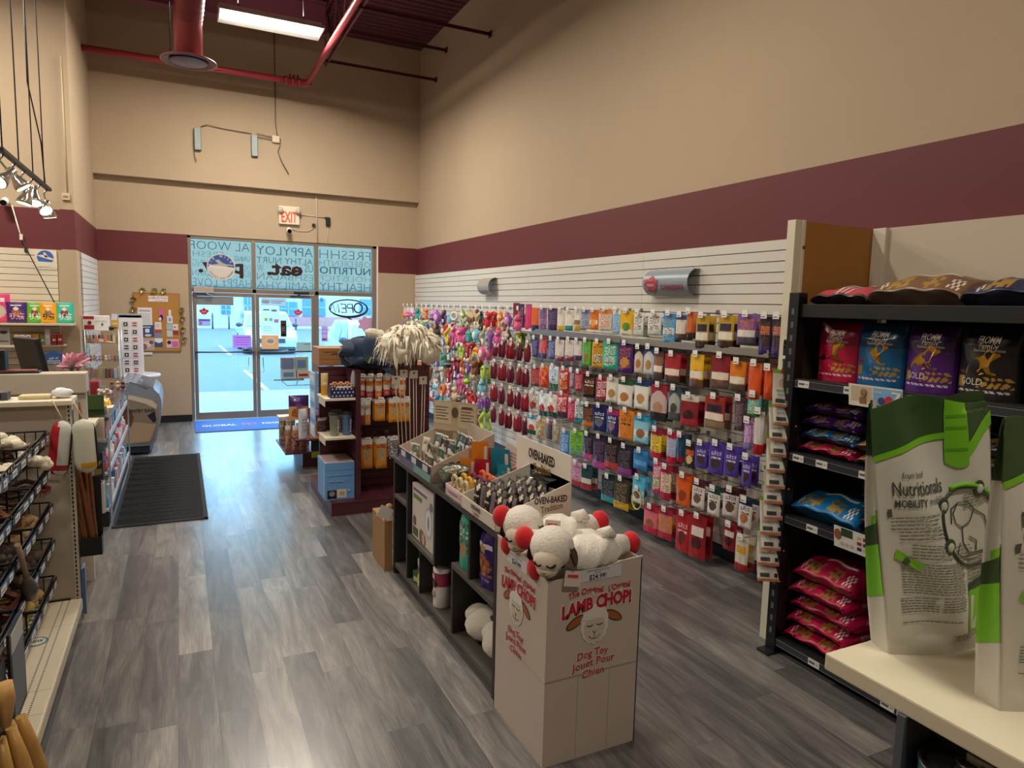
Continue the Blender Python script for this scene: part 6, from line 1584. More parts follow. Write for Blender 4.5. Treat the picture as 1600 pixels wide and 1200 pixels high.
# lambs
WOOL = M('#f2ebdd', .95, noise=.05, nscale=90, bump=.7, sheen=.5)
FACE = M('#ead9c2', .85, sheen=.3)
FELT_R = M('#d3101c', .85, sheen=.3)
EARB = M('#5d4330', .85)
def lamb(name, lab, root, head, hind, fore, tagp):
    """plush lying on its belly along X, head toward -X; points are local to root"""
    t = thing(name, lab, 'plush toy', root, 0, 'lamb plush toys in the bin')
    h0 = Vector(head); g = G()
    def body(u, v):
        a = u * 2 * PI
        c = Vector((h0.x + .06, h0.y * .7, .045)).lerp(Vector((hind[0] - .05, hind[1], .04)), v)
        r_ = .092 * (math.sin(PI * min(.985, max(.02, v * .9 + .06)))) ** .5
        w_ = 1 + .05 * math.sin(a * 3 + v * 12) + .035 * math.sin(v * 25 + a * 5)
        return (c.x, c.y + r_ * 1.12 * w_ * math.cos(a), c.z + r_ * .92 * w_ * math.sin(a))
    g.grid(lambda u, v: body(1 - u, v), 28, 22, 0, True, True)
    hv = [Vector(hind), Vector((hind[0] - .06, hind[1] + .11, .015))]
    for q in hv: g.tube([Vector((q.x - .16, q.y * .8, .05)), Vector((q.x - .08, q.y, .045)), Vector((q.x - .01, q.y, q.z))], [.062, .056, .046], 16)
    fv = [Vector(fore), Vector((h0.x - .035, h0.y + .07, .0))]
    for q in fv: g.tube([Vector((h0.x + .14, q.y * .7, .05)), Vector((h0.x + .04, q.y, (q.z + .05) / 2 + .02)), q + Vector((.02, 0, 0))], [.045, .042, .036], 14)
    g.tube([Vector((.10, -.03, .12)), Vector((.15, -.035, .135)), Vector((.18, -.04, .11))], [.032, .028, .012], 10)
    g.obj('body', [WOOL], t)
    for q in hv: g = G(); g.ball(tuple(q + Vector((.025, 0, 0))), (.045, .052, .056), 0, 18, 12); g.obj('hind_foot', [FELT_R], t)
    for q in fv: g = G(); g.ball(tuple(q), (.046, .048, .054), 0, 18, 12); g.obj('front_foot', [FELT_R], t)
    fd = Vector((-.70, -.62, -.34)).normalized()           # where the face looks
    rt = fd.cross(Vector((0, 0, 1))).normalized(); up = rt.cross(fd)
    R_ = Matrix((rt, up, -fd)).transposed().to_4x4()          # local x right, y up, z out of the back
    P = lambda x, y, z: h0 + rt * x + up * y - fd * z
    g = G(); g.ball(tuple(h0), (.098, .094, .092), 0, 26, 18, R_, .03, 2); hd = g.obj('head', [WOOL], t)
    f = G(); f.ball(tuple(P(0, -.022, -.058)), (.066, .066, .062), 0, 24, 16, R_); f.ball(tuple(P(0, -.052, -.078)), (.050, .042, .046), 0, 20, 12, R_); f.obj('face', [FACE], hd)
    for sx in (-1, 1):
        e = G()
        for o_ in (0, .008):
            e.grid(lambda u, v: tuple(P(sx * (.078 + .025 * math.sin(v * 2.2) + o_), .035 - .13 * v, -.01 + ((u - .5) if o_ else (.5 - u)) * .055 * math.sin(PI * min(.96, .12 + v * .86)))), 6, 9, 0)
        e.obj('ear', [EARB], hd)
        e = G(); e.tube([P(sx * .030 + dx, -.008 - .012 * (1 - (dx / .019) ** 2), -.117 + abs(sx * .03 + dx) * .25) for dx in (-.019, -.01, 0, .01, .019)], .0065, 6); e.obj('eyelash', [M('#1c1a1a', .7)], hd)
    e = G(); e.tube([P(x, y, -.1245 + abs(x) * .3) for x, y in ((-.02, -.058), (-.01, -.066), (0, -.062), (.01, -.066), (.02, -.058))], .0018, 5); e.tube([P(x, y, -.1265) for x, y in ((-.007, -.042), (0, -.049), (.007, -.042))], .0018, 5); e.obj('mouth', [M('#4a3a34', .7)], hd)
    g = G(); q = Vector(tagp); g.tube([q + Vector((0, .02, .01)), q + Vector((0, 0, .03))], .002, 4); g.rbox(Matrix.Translation(q) @ Matrix.Rotation(.2, 4, 'Y') @ Matrix.Rotation(-.15, 4, 'X'), .085, .002, .068, 0); g.rbox(Matrix.Translation(q + Vector((0, -.0013, .012))) @ Matrix.Rotation(.2, 4, 'Y') @ Matrix.Rotation(-.15, 4, 'X'), .055, .002, .012, 1); g.rbox(Matrix.Translation(q + Vector((0, -.0013, -.014))) @ Matrix.Rotation(.2, 4, 'Y') @ Matrix.Rotation(-.15, 4, 'X'), .055, .002, .010, 1); g.obj('swing_tag', [M('#e0cfc0', .5), M('#c04a52', .5)], t)
    return t
lamb('lamb_plush', 'cream lamb plush with red feet lying at the front of the bin', (1.62, 2.585, .885), (-.175, -.075, .12), (.285, .01, .045), (-.23, .085, .115), (-.105, -.142, -.012))
lamb('lamb_plush', 'cream lamb plush with red feet lying behind the front one', (1.62, 2.815, .900), (-.17, -.01, .115), (.25, .0, .075), (-.25, .06, .145), (-.06, -.10, .115))
# ---------------------------------------------------------------- right wall: end partition and black food shelf
t = thing('end_partition', 'tan hardboard partition with a white post between slat wall and black shelf', 'partition', (0, 0, 0))
g = G(); g.box(3.34, 4.04, 2.955, 2.965, 0, 2.595); g.obj('hardboard', [M('#a8722f', .7, noise=.06, nscale=8)], t)
g = G(); g.box(3.268, 3.325, 2.94, 3.0, 0, 2.60, 0, .003); g.box(3.325, 3.345, 2.93, 2.955, .0, 2.60, 0, .002); g.obj('post', [M('#dcd5bd', .45)], t)
g = G(); g.tube([(3.335, 2.929, 2.44), (3.335, 2.926, 2.44)], .012, 10); g.obj('screw', [M('#5b5248', .4, .6)], t)
g = G(); g.box(3.96, 4.03, 2.86, 2.95, 0, 2.595, 0, .003); g.thing('wall_post', [M('#d9d1bb', .5)], 'short white post where the tan partition meets the wall', 'post')
g = G(); g.box(3.99, 4.04, .4, 2.86, 0, 2.595); g.thing('back_board', [M('#c9bba6', .6)], 'pale back board above the black food shelf', 'board')
SH = M('#101114', .42)
SHD = M('#17181b', .5)
t = thing('food_shelf', 'tall black shelf unit stacked with bagged dog food on the right', 'shelf', (0, 0, 0))
for y in (2.80, .55):
    g = G(); g.box(3.18, 3.25, y, y + .07, 0, 2.17, 0, .003); g.box(3.12, 3.28, y - .01, y + .08, 0, .012)
    for k in range(26): g.box(3.1785, 3.18, y + .026, y + .044, .12 + k * .077, .155 + k * .077, 1)
    g.obj('upright', [SH, M('#5d5f64', .5)], t)
g = G(); g.box(3.20, 3.97, .6, 2.80, 2.03, 2.105, 0, .003); g.obj('top_shelf', [M('#0e0f11', .5)], t)
RAIL = M('#3b3d43', .35, .3)
for z in (1.675, 1.245, .865, .10):
    g = G(); g.box(3.21, 3.97, .6, 2.80, z - .02, z, 0); g.box(3.195, 3.21, .6, 2.80, z - .05, z + .004, 0, .002); sh_ = g.obj('shelf_board', [SHD], t)
    g = G(); g.box(3.188, 3.195, .6, 2.80, z - .046, z - .006, 0); g.box(3.187, 3.188, .6, 2.80, z - .046, z - .043, 1); g.box(3.187, 3.188, .6, 2.80, z - .009, z - .006, 1); g.obj('price_rail', [RAIL, M('#8d9096', .35, .5)], sh_)
g = G(); g.box(3.95, 3.965, .6, 2.80, .1, 2.03); g.obj('back_panel', [M('#161719', .7)], t)
g = G(); g.box(3.25, 3.95, 2.86, 2.865, .0, 2.03); g.obj('side_panel', [M('#3a2a1c', .7)], t)
def shelf_tag(y, z, lab, wd=.075):
    g = G(); g.box(3.184, 3.187, y - wd / 2, y + wd / 2, z - .044, z - .004, 0)
    g.box(3.1835, 3.184, y - wd * .1, y + wd * .42, z - .03, z - .018, 1); g.box(3.1835, 3.184, y - wd * .42, y - wd * .2, z - .026, z - .022, 1)
    g.thing('shelf_tag', [M('#d6d4cc', .4), M('#54565c', .5)], lab, 'price tag', 'price tags on the black food shelf')
for z, ys, nm in ((1.675, (2.73, 2.43, 1.92), 'upper'), (1.245, (2.73, 2.57, 2.30, 2.20), 'second'), (.865, (2.60,), 'third'), (.10, (2.52, 2.07, 1.98), 'lowest')):
    for k, y in enumerate(ys): shelf_tag(y, z, 'white price tag on the %s rail of the black shelf, %s from the partition' % (nm, ORD[k + 1]))
# shelf talkers
g = G(); F = frame((3.178, 2.28, 1.635), (0, -1, .0), (-.12, 0, 1)); g.sheet(F, .30, .115, 0, .002); g.sheet(F @ Matrix.Translation((.07, 0, .001)), .155, .10, 1, .001)
g.sheet(F @ Matrix.Translation((-.075, .01, .001)), .12, .08, 2, .001); g.ball(tuple(F @ Vector((-.06, .02, .002))), (.002, .02, .024), 3, 10, 7); g.sheet(F @ Matrix.Translation((-.065, -.025, .0018)), .04, .035, 3, .001)
g.disc(F @ Matrix.Translation((.04, -.015, .002)), .02, .02, 4, 18, .001); g.disc(F @ Matrix.Translation((.08, -.01, .002)), .022, .026, 5, 18, .001); g.prism([(-.01, -.02), (.012, -.02), (.04, .035), (-.01, .04), (-.012, .03), (.02, .028)], F @ Matrix.Translation((.105, .0, .002)), .001, 0)
g.text('save', .03, F @ Matrix.Translation((.02, .03, .0025)), 0, 0, .04)
g.thing('promo_card', [M('#e4dfd2', .45), M('#7fb4dc', .45), M('#c9b79a', .5), M('#8d6a4a', .5), M('#3f4a78', .5), M('#c9353f', .5)], 'blue and cream promotion card hanging from the upper rail of the black shelf', 'card')
g = G(); F = frame((3.178, 2.31, .855), (0, -1, 0), (-.12, 0, 1)); g.sheet(F, .28, .12, 0, .002); g.sheet(F @ Matrix.Translation((-.06, .035, .001)), .07, .045, 1, .001); g.disc(F @ Matrix.Translation((-.115, .015, .001)), .022, .03, 2, 16, .001)
for k in range(3): g.disc(F @ Matrix.Translation((-.09 + k * .03, -.03, .001)), .010, None, 3, 12, .001)
for a in range(3):
    for b in range(4): g.sheet(F @ Matrix.Translation((.015 + b * .035, .03 - a * .03, .001)), .026, .018, [3, 4, 5][(a + b) % 3], .001)
g.thing('promo_card', [M('#dcd6ca', .45), M('#2f4a34', .5), M('#8a5c3f', .5), M('#b9b7ae', .5), M('#8f2f3c', .5), M('#35416b', .5)], 'white promotion card with small pictures below the third shelf', 'card')
# bags standing on the upper shelf
GOLD = '$gold'
def food_bag(yc, wd, ht, col, dark, lab, txt=None):
    pt = [('base', col), ('band', .62, 1, dark), ('lines', .1, .9, .36, .40, 2, '#c9b9c4'), ('lines', .1, .9, .10, .14, 2, '#c9b9c4'), ('rect', .06, .2, .17, .31, GOLD), ('mix', .44, .95, .16, .32, GOLD)]
    g, m, fr = bag(wd, ht, .13, pt, 'block', (44, 60), .03, 0, int(yc * 100), .3)
    t = thing('dog_food_bag', lab, 'dog food', (3.36, yc, 1.676), -PI / 2, 'gold trimmed bags standing on the black shelf')
    g.obj('sack', m, t)
    def wp(cx, cy, s): return lambda x, y: (lambda p: (p[0], p[1] - .002, p[2]))(fr(min(1, max(0, cx + x * s / wd)), min(1, max(0, cy + y * s / ht))))
    d = G()
    # embossed hound: seated body, raised muzzle, tail
    P = [(-.46, -.20), (-.30, -.23), (.02, -.24), (.10, -.20), (.04, -.17), (-.02, -.17), (.06, -.08), (.14, -.20), (.30, -.24), (.33, -.20), (.23, -.17), (.18, -.06), (.20, .04), (.27, .10), (.36, .17), (.35, .22), (.27, .23), (.20, .30), (.12, .31), (.09, .24), (.05, .17), (-.08, .12), (-.20, .02), (-.27, -.10), (-.32, -.16), (-.44, -.16)]
    W = wp(.46, .50, .22)
    k = len(d.V); d.V += [W(x, y) for x, y in P]; d.face(range(k, k + len(P)), 0)
    d.obj('gold_hound', [M('#d1a548', .22, 1.0)], t)
    d = G(); d.text('FROMM', .048, None, 0, .01, .09, lambda x, y: wp(.55, .82, 1)(x, y)); d.text('Family', .035, None, 0, 0, .08, lambda x, y: wp(.57, .735, 1)(x, y)); d.text('Essentials of nutrition', .02, None, 0, 0, .13, lambda x, y: wp(.57, .68, 1)(x, y))
    if txt: d.text(txt, .045, None, 0, .0, .10, lambda x, y: wp(.33, .24, 1)(x, y))
    d.obj('lettering', [M('#d9cdbb', .4)], t)
    return t
food_bag(2.645, .265, .33, '#b5123f', '#7d0f30', 'hot pink dog food bag standing at the left of the black shelf')
food_bag(2.385, .27, .335, '#0f5f93', '#0a3a5c', 'blue dog food bag standing between the pink and purple bags')
food_bag(2.115, .255, .335, '#4d1c72', '#2f1048', 'purple dog food bag standing right of the blue one', 'GOLD')
food_bag(1.845, .27, .335, '#17171a', '#0e0e10', 'black dog food bag standing right of the purple one', 'GOLD')
food_bag(1.555, .26, .33, '#5c3a2c', '#3f281e', 'brown dog food bag standing at the right picture edge')
# bags lying flat
def lying(y0, y1, dp, h, col, dark, lab, loc, gold=True, letter=None, grp='dog food bags lying on the black shelf', seed=0, logo_col=None, rz=0.0, name='dog food bag'):
    L = y1 - y0
    pr = [(.02, 0), (-.035, h * .45), (-.04, h * .50), (.05, h * .92), (.14, h * 1.05), (dp * .6, h * 1.0), (dp * .9, h * .8), (dp, h * .35), (dp, 0)]
    rd = rnd(seed); a1, a2 = rd.random() * 6, rd.random() * 6
    def at(v):
        q = v * (len(pr) - 1); i = min(len(pr) - 2, int(q)); f = q - i
        return pr[i][0] + (pr[i + 1][0] - pr[i][0]) * f, pr[i][1] + (pr[i + 1][1] - pr[i][1]) * f
    def fn(u, v):
        x, z = at(v)
        e = max(0, math.sin(PI * u)) ** .28
        return (x + .006 * math.sin(u * 11 + a1), (.5 - u) * L * (1 + .02 * math.sin(v * 7 + a2)), max(0, z * (.45 + .55 * e) + .006 * math.sin(u * 17 + v * 9 + a2) * (z > .01)))
    cols = [M(col, .35, coat=.1), M(dark, .45), M('#d8b25c', .32, .7), M('#d9cfc9', .45), M(logo_col or dark, .4)]
    def pick(u, v):
        if v < 2 / 8: return 1
        if 2.2 / 8 < v < 3.2 / 8 and gold:
            s_ = math.sin(u * 37 + seed * 1.7) * math.sin(v * 90 + u * 23)
            if (.18 < u < .42 or .55 < u < .76) and s_ > -.35: return 2
            if (.06 < u < .15 or .80 < u < .94) and math.sin(u * 160) * math.sin(v * 300) > .3: return 3
        if not gold and logo_col and 2.3 / 8 < v < 3.6 / 8: return 3 if (.4 < u < .6) and math.sin(u * 90) > 0 else 4
        if 3.4 / 8 < v < 4 / 8 and .3 < u < .8 and math.sin(v * 300) > .4: return 3
        return 0
    g = G(); g.grid(fn, 44, 32, pick)
    k = g.mark()
    for u in (0, 1):
        k = len(g.V); q = [fn(u, j / 16) for j in range(17)]; g.V += q; g.face(range(k, k + 17) if u else list(range(k, k + 17))[::-1], 1)
    q = [fn(i / 12, 0) for i in range(13)] + [fn(1 - i / 12, 1) for i in range(13)]
    k = len(g.V); g.V += q; g.face(list(range(k, k + 26))[::-1], 1)
    t = thing('dog_food_bag', lab, 'dog food', (loc[0], (y0 + y1) / 2, loc[1]), rz, grp)
    g.obj('sack', cols, t)
    if letter:
        d = G(); d.text(letter, h * .42, None, 0, .02, .085, lambda x, y: (.10 + (x + .045) , -L / 2 - .004, h * .45 + y)); d.obj('lettering', [M('#c9bfb4', .45)], t)
    return t
lying(2.43, 2.80, .45, .10, '#4a3434', '#2f2324', 'dark maroon bag with a pink label lying on top of the black shelf', (3.30, 2.106), False, None, 'bags lying on top of the black shelf', 3, '#c44a5c')
lying(1.95, 2.42, .50, .15, '#7a5a3f', '#54402f', 'brown dog food bag with gold print lying on top of the black shelf', (3.29, 2.106), True, 'FROMM', 'bags lying on top of the black shelf', 5)
lying(1.48, 1.94, .45, .13, '#232a4c', '#1a2038', 'navy dog food bag lying on top of the shelf at the right edge', (3.28, 2.106), True, None, 'bags lying on top of the black shelf', 8)
for k, (c_, d_, lab) in enumerate((('#b01645', '#86113a', 'pink dog food bag, bottom of the short stack on the second shelf'), ('#0f5585', '#0b3c60', 'blue dog food bag, second from the bottom of the short stack'), ('#4b1a72', '#351254', 'purple dog food bag, third from the bottom of the short stack'), ('#431766', '#2f104a', 'purple dog food bag on top of the short stack, mostly in shade'))):
    lying(2.45, 2.80 - .01 * (k % 2), .45, .073, c_, d_, lab, (3.29 + .01 * k, 1.246 + k * .077), True, None, 'dog food bags on the second shelf', 11 + k)
lying(2.10, 2.43, .45, .07, '#8a6142', '#5f432f', 'brown gold printed bag at the bottom of the pair beside the purple stack', (3.30, 1.246), True, None, 'dog food bags on the second shelf', 21)
lying(2.08, 2.43, .45, .10, '#87644a', '#5c4534', 'brown gold printed bag on top of the pair beside the purple stack', (3.30, 1.320), True, 'FROMM', 'dog food bags on the second shelf', 22)
for k in range(3): lying(1.62, 2.05, .45, .085, '#20264a', '#171c36', 'navy gold printed bag behind the white sacks, %s from the bottom' % ORD[k + 1], (3.30, 1.246 + k * .09), True, None, 'dog food bags on the second shelf', 31 + k)
lying(2.38, 2.84 - .02, .45, .14, '#0f6fa8', '#0b4d78', 'bright blue gold printed bag lying on the third shelf', (3.27, .866), True, None, 'dog food bags on the third shelf', 41)
for k, (c_, d_, lab) in enumerate((('#6a2a1e', '#451c16', 'dark red foil pack at the bottom of the orange pile'), ('#b8541c', '#7d3a16', 'orange foil pack in the middle of the orange pile'), ('#a84a1a', '#7a3514', 'burnt orange foil pack near the top of the orange pile'), ('#3a4a86', '#28345f', 'blue foil pack on top of the orange pile'))):
    lying(2.10, 2.36, .40, .066, c_, d_, lab, (3.30, .866 + k * .069), False, None, 'foil packs on the third shelf', 51 + k)
for k in range(2): lying(1.62, 2.06, .45, .10, ['#4a1822', '#1f5a34'][k], '#2a1216', ['dark wine bag behind the white sacks on the third shelf', 'green and white pack behind the white sacks on the third shelf'][k], (3.30, .866 + k * .105), False, None, 'foil packs on the third shelf', 61 + k, '#c9cfc4')
PINKN = ['bottom', 'second', 'third', 'fourth', 'top']
for k in range(5):
    lying(2.37 + .02 * (k % 2), 2.80 - .008 * k, .45, .094 if k < 4 else .12, '#ae1444', '#8a1038', 'pink dog food bag lying on the bottom shelf, %s of the five' % ('topmost' if k == 4 else PINKN[k] if k == 0 else PINKN[k] + ' from the floor'), (3.27 + .012 * (k % 3), .101 + k * .098), True, 'FROMM', 'pink dog food bags on the bottom shelf', 71 + k)
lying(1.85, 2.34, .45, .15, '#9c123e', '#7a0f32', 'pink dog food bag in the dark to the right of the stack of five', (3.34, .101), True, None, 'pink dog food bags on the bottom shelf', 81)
# little cards on the white post
g = G(); g.box(3.22, 3.305, 2.925, 2.928, 1.80, 1.895, 0); g.text('MIX AND', .022, toward_cam((3.2625, 2.9245, 1.875)), 1, .01, .07); g.text('BUY 3 GET', .022, toward_cam((3.2625, 2.9245, 1.85)), 1, .01, .075); g.text('FREE', .022, toward_cam((3.2625, 2.9245, 1.825)), 1, .01, .04)
g.thing('deal_card', [M('#e4dfd6', .5), M('#3a2d2a', .5)], 'small white deal card on the white post beside the black shelf', 'card')
g = G(); g.box(3.225, 3.31, 2.925, 2.928, 1.725, 1.765, 0); g.box(3.235, 3.27, 2.9245, 2.925, 1.74, 1.748, 1); g.thing('deal_card', [M('#dcd9d6', .5), M('#7f86a8', .5)], 'small white price strip under the deal card on the white post', 'card')
# clip strip of white and orange packs
def clip_pack(k):
    z = 1.70 - k * .094 if k else 1.715
    pt = [('base', '#ddd8ca'), ('band', .88, 1, '#d9582c'), ('rect', 0, .3, .88, 1, '#6fb53a'), ('oval', .45, .62, .22, .14, '#c9a27a'), ('rect', .15, .8, .40, .47, '#8fb08a'), ('band', 0, .06, '#d98a66'), ('rect', .12, .5, .12, .2, '#4a4a4c'), ('rect', .68, .86, .1, .22, '#2a2a2c'), ('lines', .15, .85, .24, .36, 4, '#b9b7ac')]
    g, m, fr = bag(.15, .225, .022, pt, 'pouch', (20, 28), .12, 0, k, .4)
    g.xf(0, Matrix.Translation((0, 0, -.225))); g.xf(0, Matrix.Rotation(-.36 if k else -.28, 4, 'X')); g.xf(0, Matrix.Rotation(.10, 4, 'Y'))
    g.thing('topper_pouch', m, 'white and orange pouch on the hanging clip strip, %s from the top' % ORD[k + 1], 'pouch', 'white and orange pouches on the clip strip', (3.215 - .004 * (k % 3) - .004 * k, 2.895 - .006 * (k % 2), z), -.35 + .05 * (k % 2))
for k in range(12): clip_pack(k)
g = G(); g.box(3.228, 3.262, 2.932, 2.936, .55, 1.78); g.thing('clip_strip', [M('#cfcabd', .4)], 'white hanging clip strip carrying the orange trimmed pouches', 'strip')

# ---------------------------------------------------------------- pale topped gondola at the right edge with two tall sacks
ZG = 1.36
t = thing('white_gondola', 'gondola with a thick white top at the lower right', 'gondola', (0, 0, 0))
g = G(); g.box(1.172, 1.95, -.6, .902, ZG - .035, ZG, 0, .004); g.obj('top_board', [M('#e3d9bd', .45)], t)
g = G(); g.box(1.165, 1.95, .722, .737, 0, ZG - .035); g.obj('end_panel', [M('#5a5d66', .5)], t)
g = G(); g.box(1.60, 1.95, -.6, .715, 0, ZG - .035); g.obj('core_panel', [M('#4d5058', .6)], t)
for z in (1.28, 1.14, .6, .15):
    g = G(); x0 = 1.265 if z > 1.2 else 1.13
    g.box(x0, 1.60, -.6, .71, z - .02, z); g.box(x0 - .012, x0, -.6, .71, z - .045, z + .004); sx_ = g.obj('shelf', [SHD], t)
    g = G(); g.box(x0 - .015, x0 - .012, -.6, .71, z - .044, z - .002); g.box(x0 - .016, x0 - .015, -.6, .71, z - .044, z - .041, 1); g.obj('price_rail', [RAIL, M('#a0a3a8', .35, .5)], sx_)
g = G(); g.box(1.244, 1.2485, .60, .655, 1.237, 1.277, 0); g.box(1.2435, 1.244, .61, .635, 1.25, 1.262, 1); g.thing('shelf_tag', [M('#d6d4cc', .4), M('#54565c', .5)], 'white price tag on the rail under the white topped gondola', 'price tag')
t = thing('food_can', 'dark teal pet food can with a ring pull under the white top', 'can', (1.216, .636, 1.141))
t.scale = (1.62, 1.62, 1.1)
g = G(); g.lathe([(.044, 0), (.0455, .003), (.0455, .108), (.044, .112)], 36, [0, 0, 1, 1], cap=(True, False)); g.obj('can_body', [M('#1f5a66', .35), M('#23263f', .35)], t)
g = G(); g.lathe([(.0465, .110), (.0472, .114), (.0455, .1165), (.0425, .1145), (.0415, .109), (.034, .1085), (.033, .1105), (0, .1105)], 36, cap=(False, False)); li = g.obj('lid', [M('#5d5a58', .28, .85)], t)
g = G(); g.tube([(.012 + .014 * math.cos(a), .004 + .011 * math.sin(a), .1155) for a in [2 * PI * i / 20 for i in range(20)]], .0025, 6, closed=True); g.ball((-.004, .004, .1135), (.007, .006, .003), 0, 8, 6); g.obj('ring_pull', [M('#77736f', .3, .85)], li)
# the two sacks
def sack(loc, rz, lab, seed, tilt):
    H = .512
    def ring(u, v):
        """u runs round: front 0-.4, right .4-.5, back .5-.9, left .9-1"""
        W = .232 + .052 * math.sin(PI * min(1, v * .95) * .62)
        D = .046 * (1 - max(0, (v - .2)) / .8) ** .8 + .005
        bul = .025 * math.sin(PI * min(1, v * 1.05)) * (1 - .5 * v)
        lean = tilt * v
        if u < .4:
            s = u / .4; x = (s - .5) * W; y = -D / 2 - bul * math.sin(PI * s) - .010 * math.sin(s * 9 + v * 7 + seed) * math.sin(PI * s) * (v > .05)
            y -= .02 * (1 - v) ** 6 * math.sin(PI * s)
        elif u < .5:
            s = (u - .4) / .1; x = W / 2 - .03 * math.sin(PI * s) * v; y = -D / 2 + D * s
        elif u < .9:
            s = (u - .5) / .4; x = (.5 - s) * W; y = D / 2 + bul * .6 * math.sin(PI * s)
        else:
            s = (u - .9) / .1; x = -W / 2 + .016 * math.sin(PI * s) * min(1, v * 1.5); y = D / 2 - D * s
        z = v * H - .012 * math.cos(u * 15 + seed) * (v > .96) + (.02 * (u / .4) if u < .4 else .02 * (1 - (u - .5) / .4) if .5 < u < .9 else 0) * v
        return (x + lean, y, z)
    def pick(u, v):
        if .4 <= u < .5: return 1 if v > .85 else 0
        if .5 <= u < .9: return 1 if v > .7 else 0
        return 0
    g = G(); g.grid(lambda u, v: ring(u, v), 90, 60, pick, True, True)
    def patch(u0, u1, lo, hi, m, off, nu=40, nv=16):
        """a print with smooth edges lying on the sack between lo(u) and hi(u)"""
        def fn(a, b):
            u = u0 + (u1 - u0) * a; v = lo(u) + (hi(u) - lo(u)) * b; p = ring(min(u, .9999), v)
            return (p[0] - (off if u > .9 else 0), p[1] - (off if u <= .4 else 0), p[2])
        g.grid(fn, nu, nv, m)
    edge = lambda u: .78 + .075 * math.sin(min(1, u / .4 * 1.35) * PI * .5) - .10 * max(0, u / .4 - .62) / .38
    e2 = lambda u: .745 + .15 * (u / .4 - .70) / .30
    patch(.0, .4, lambda u: edge(u) if u < .29 else max(edge(u), e2(u)), lambda u: 1, 1, .0012)
    patch(.0, .27, edge, lambda u: edge(u) + .024, 2, .002)
    patch(.28, .4, e2, lambda u: e2(u) + .055, 2, .002)
    patch(.232, .304, lambda u: .755 + .02 * math.sin(u * 40), lambda u: 1, 2, .0026)
    for q in (.80, .885, .93): patch(.236, .30, lambda u: q, lambda u: q + .012, 3, .003, 20, 2)
    patch(.90, .9999, lambda u: .20 + .5 * (u - .9), lambda u: .42 + .4 * (u - .9), 2, .0014, 12, 16)
    patch(.90, .9999, lambda u: .42 + .4 * (u - .9), lambda u: .50 + .6 * (u - .9), 1, .0014, 12, 10)
    patch(.925, .9999, lambda u: .50 + .6 * (u - .9), lambda u: .535 + .6 * (u - .9), 2, .0014, 12, 6)
    patch(.90, .9999, lambda u: .80, lambda u: 1, 1, .0014, 12, 10)
    k = len(g.V); q = [ring(i / 40, 0) for i in range(40)]; g.V += q; g.face(list(range(k, k + 40))[::-1], 0)
    t = thing('pet_food_sack', lab, 'pet food', loc, rz, 'tall white and green sacks on the white topped gondola')
    g.obj('sack', [M('#d5d2c6', .42, coat=.1), M('#3a5730', .4, coat=.1), M('#7cc528', .4, coat=.1), M('#5fa51e', .4)], t)
    def on(cx, cy):
        def f(x, y):
            s = min(.995, max(.005, cx + x / .30)); v = min(.995, max(.004, cy + y / H)); p = ring(s * .4, v); return (p[0], p[1] - .0022, p[2])
        return f
    d = G()
    d.text('from leaf', .017, None, 0, 0, .052, on(.28, .725)); d.text('Nutritionals', .040, None, 0, .004, .125, on(.33, .672)); d.text('MOBILITY', .021, None, 0, .02, .070, on(.25, .615)); d.text('mobilite', .020, None, 0, 0, .055, on(.48, .62))
    d.obj('lettering', [M('#3c4038', .5)], t)
    d = G(); d.text('Nutritional support for healthy joints', .012, None, 1, .0, .13, on(.33, .575))
    k = len(d.V); q = [on(.33, .585)(x, y) for x, y in ((-.075, -.012), (.075, .004), (.075, .02), (-.075, .004))]; d.V += q; d.face(range(k, k + 4), 0)
    d.obj('banner', [M('#4a5040', .5), M('#c9c8b8', .5)], t)
    d = G(); rd = rnd(seed)
    def para(cx0, cx1, v0, v1, n, slope=0.0):
        for i in range(n):
            v = v1 - (v1 - v0) * i / n
            s = cx0
            while s < cx1 - .02:
                L = rd.uniform(.02, .06); e = min(cx1, s + L)
                k = len(d.V)
                for a, b in ((s, v), (e, v), (e, v + .0042), (s, v + .0042)): p = ring(max(.004, min(.996, a)) * .4, b + slope * (a - cx0)); d.V.append((p[0], p[1] - .002, p[2]))
                d.face(range(k, k + 4), 0); s = e + .008
    para(.10, .46, .495, .555, 4, .03); para(.16, .50, .455, .50, 3, .03); para(.24, .56, .385, .45, 5, -.02); para(.16, .70, .245, .375, 12, -.02); para(.74, .97, .25, .36, 8, .03); para(.60, .80, .36, .43, 5, -.03)
    para(.13, .44, .165, .232, 6); para(.47, .70, .165, .232, 6); para(.13, .66, .115, .135, 1, -.01); para(.60, .80, .045, .07, 3, .05); para(.72, .95, .56, .62, 5, .1)
    d.obj('small_print', [M('#77786c', .5)], t)
    # plain oval drawing of a dog with paw discs
    d = G()
    def oc(a, rx=.27, ry=.145): return on(.77, .50)(rx * .30 * math.cos(a) + .02 * math.sin(a), ry * H * math.sin(a) - .03 * math.cos(a))
    d.tube([oc(2 * PI * i / 40) for i in range(40)], .0032, 6, 0, closed=True)
    d.tube([oc(2 * PI * i / 40, .29, .158) for i in range(2, 16)], .0045, 6, 1)
    for a in (1.55, .35, 2.9, 3.9, 5.9):
        p = Vector(oc(a, .275, .15)); d.ball(tuple(p), (.014, .003, .018), 2, 12, 8); d.ball((p.x, p.y - .003, p.z), (.008, .002, .010), 3, 10, 6)
    o_ = on(.77, .50)
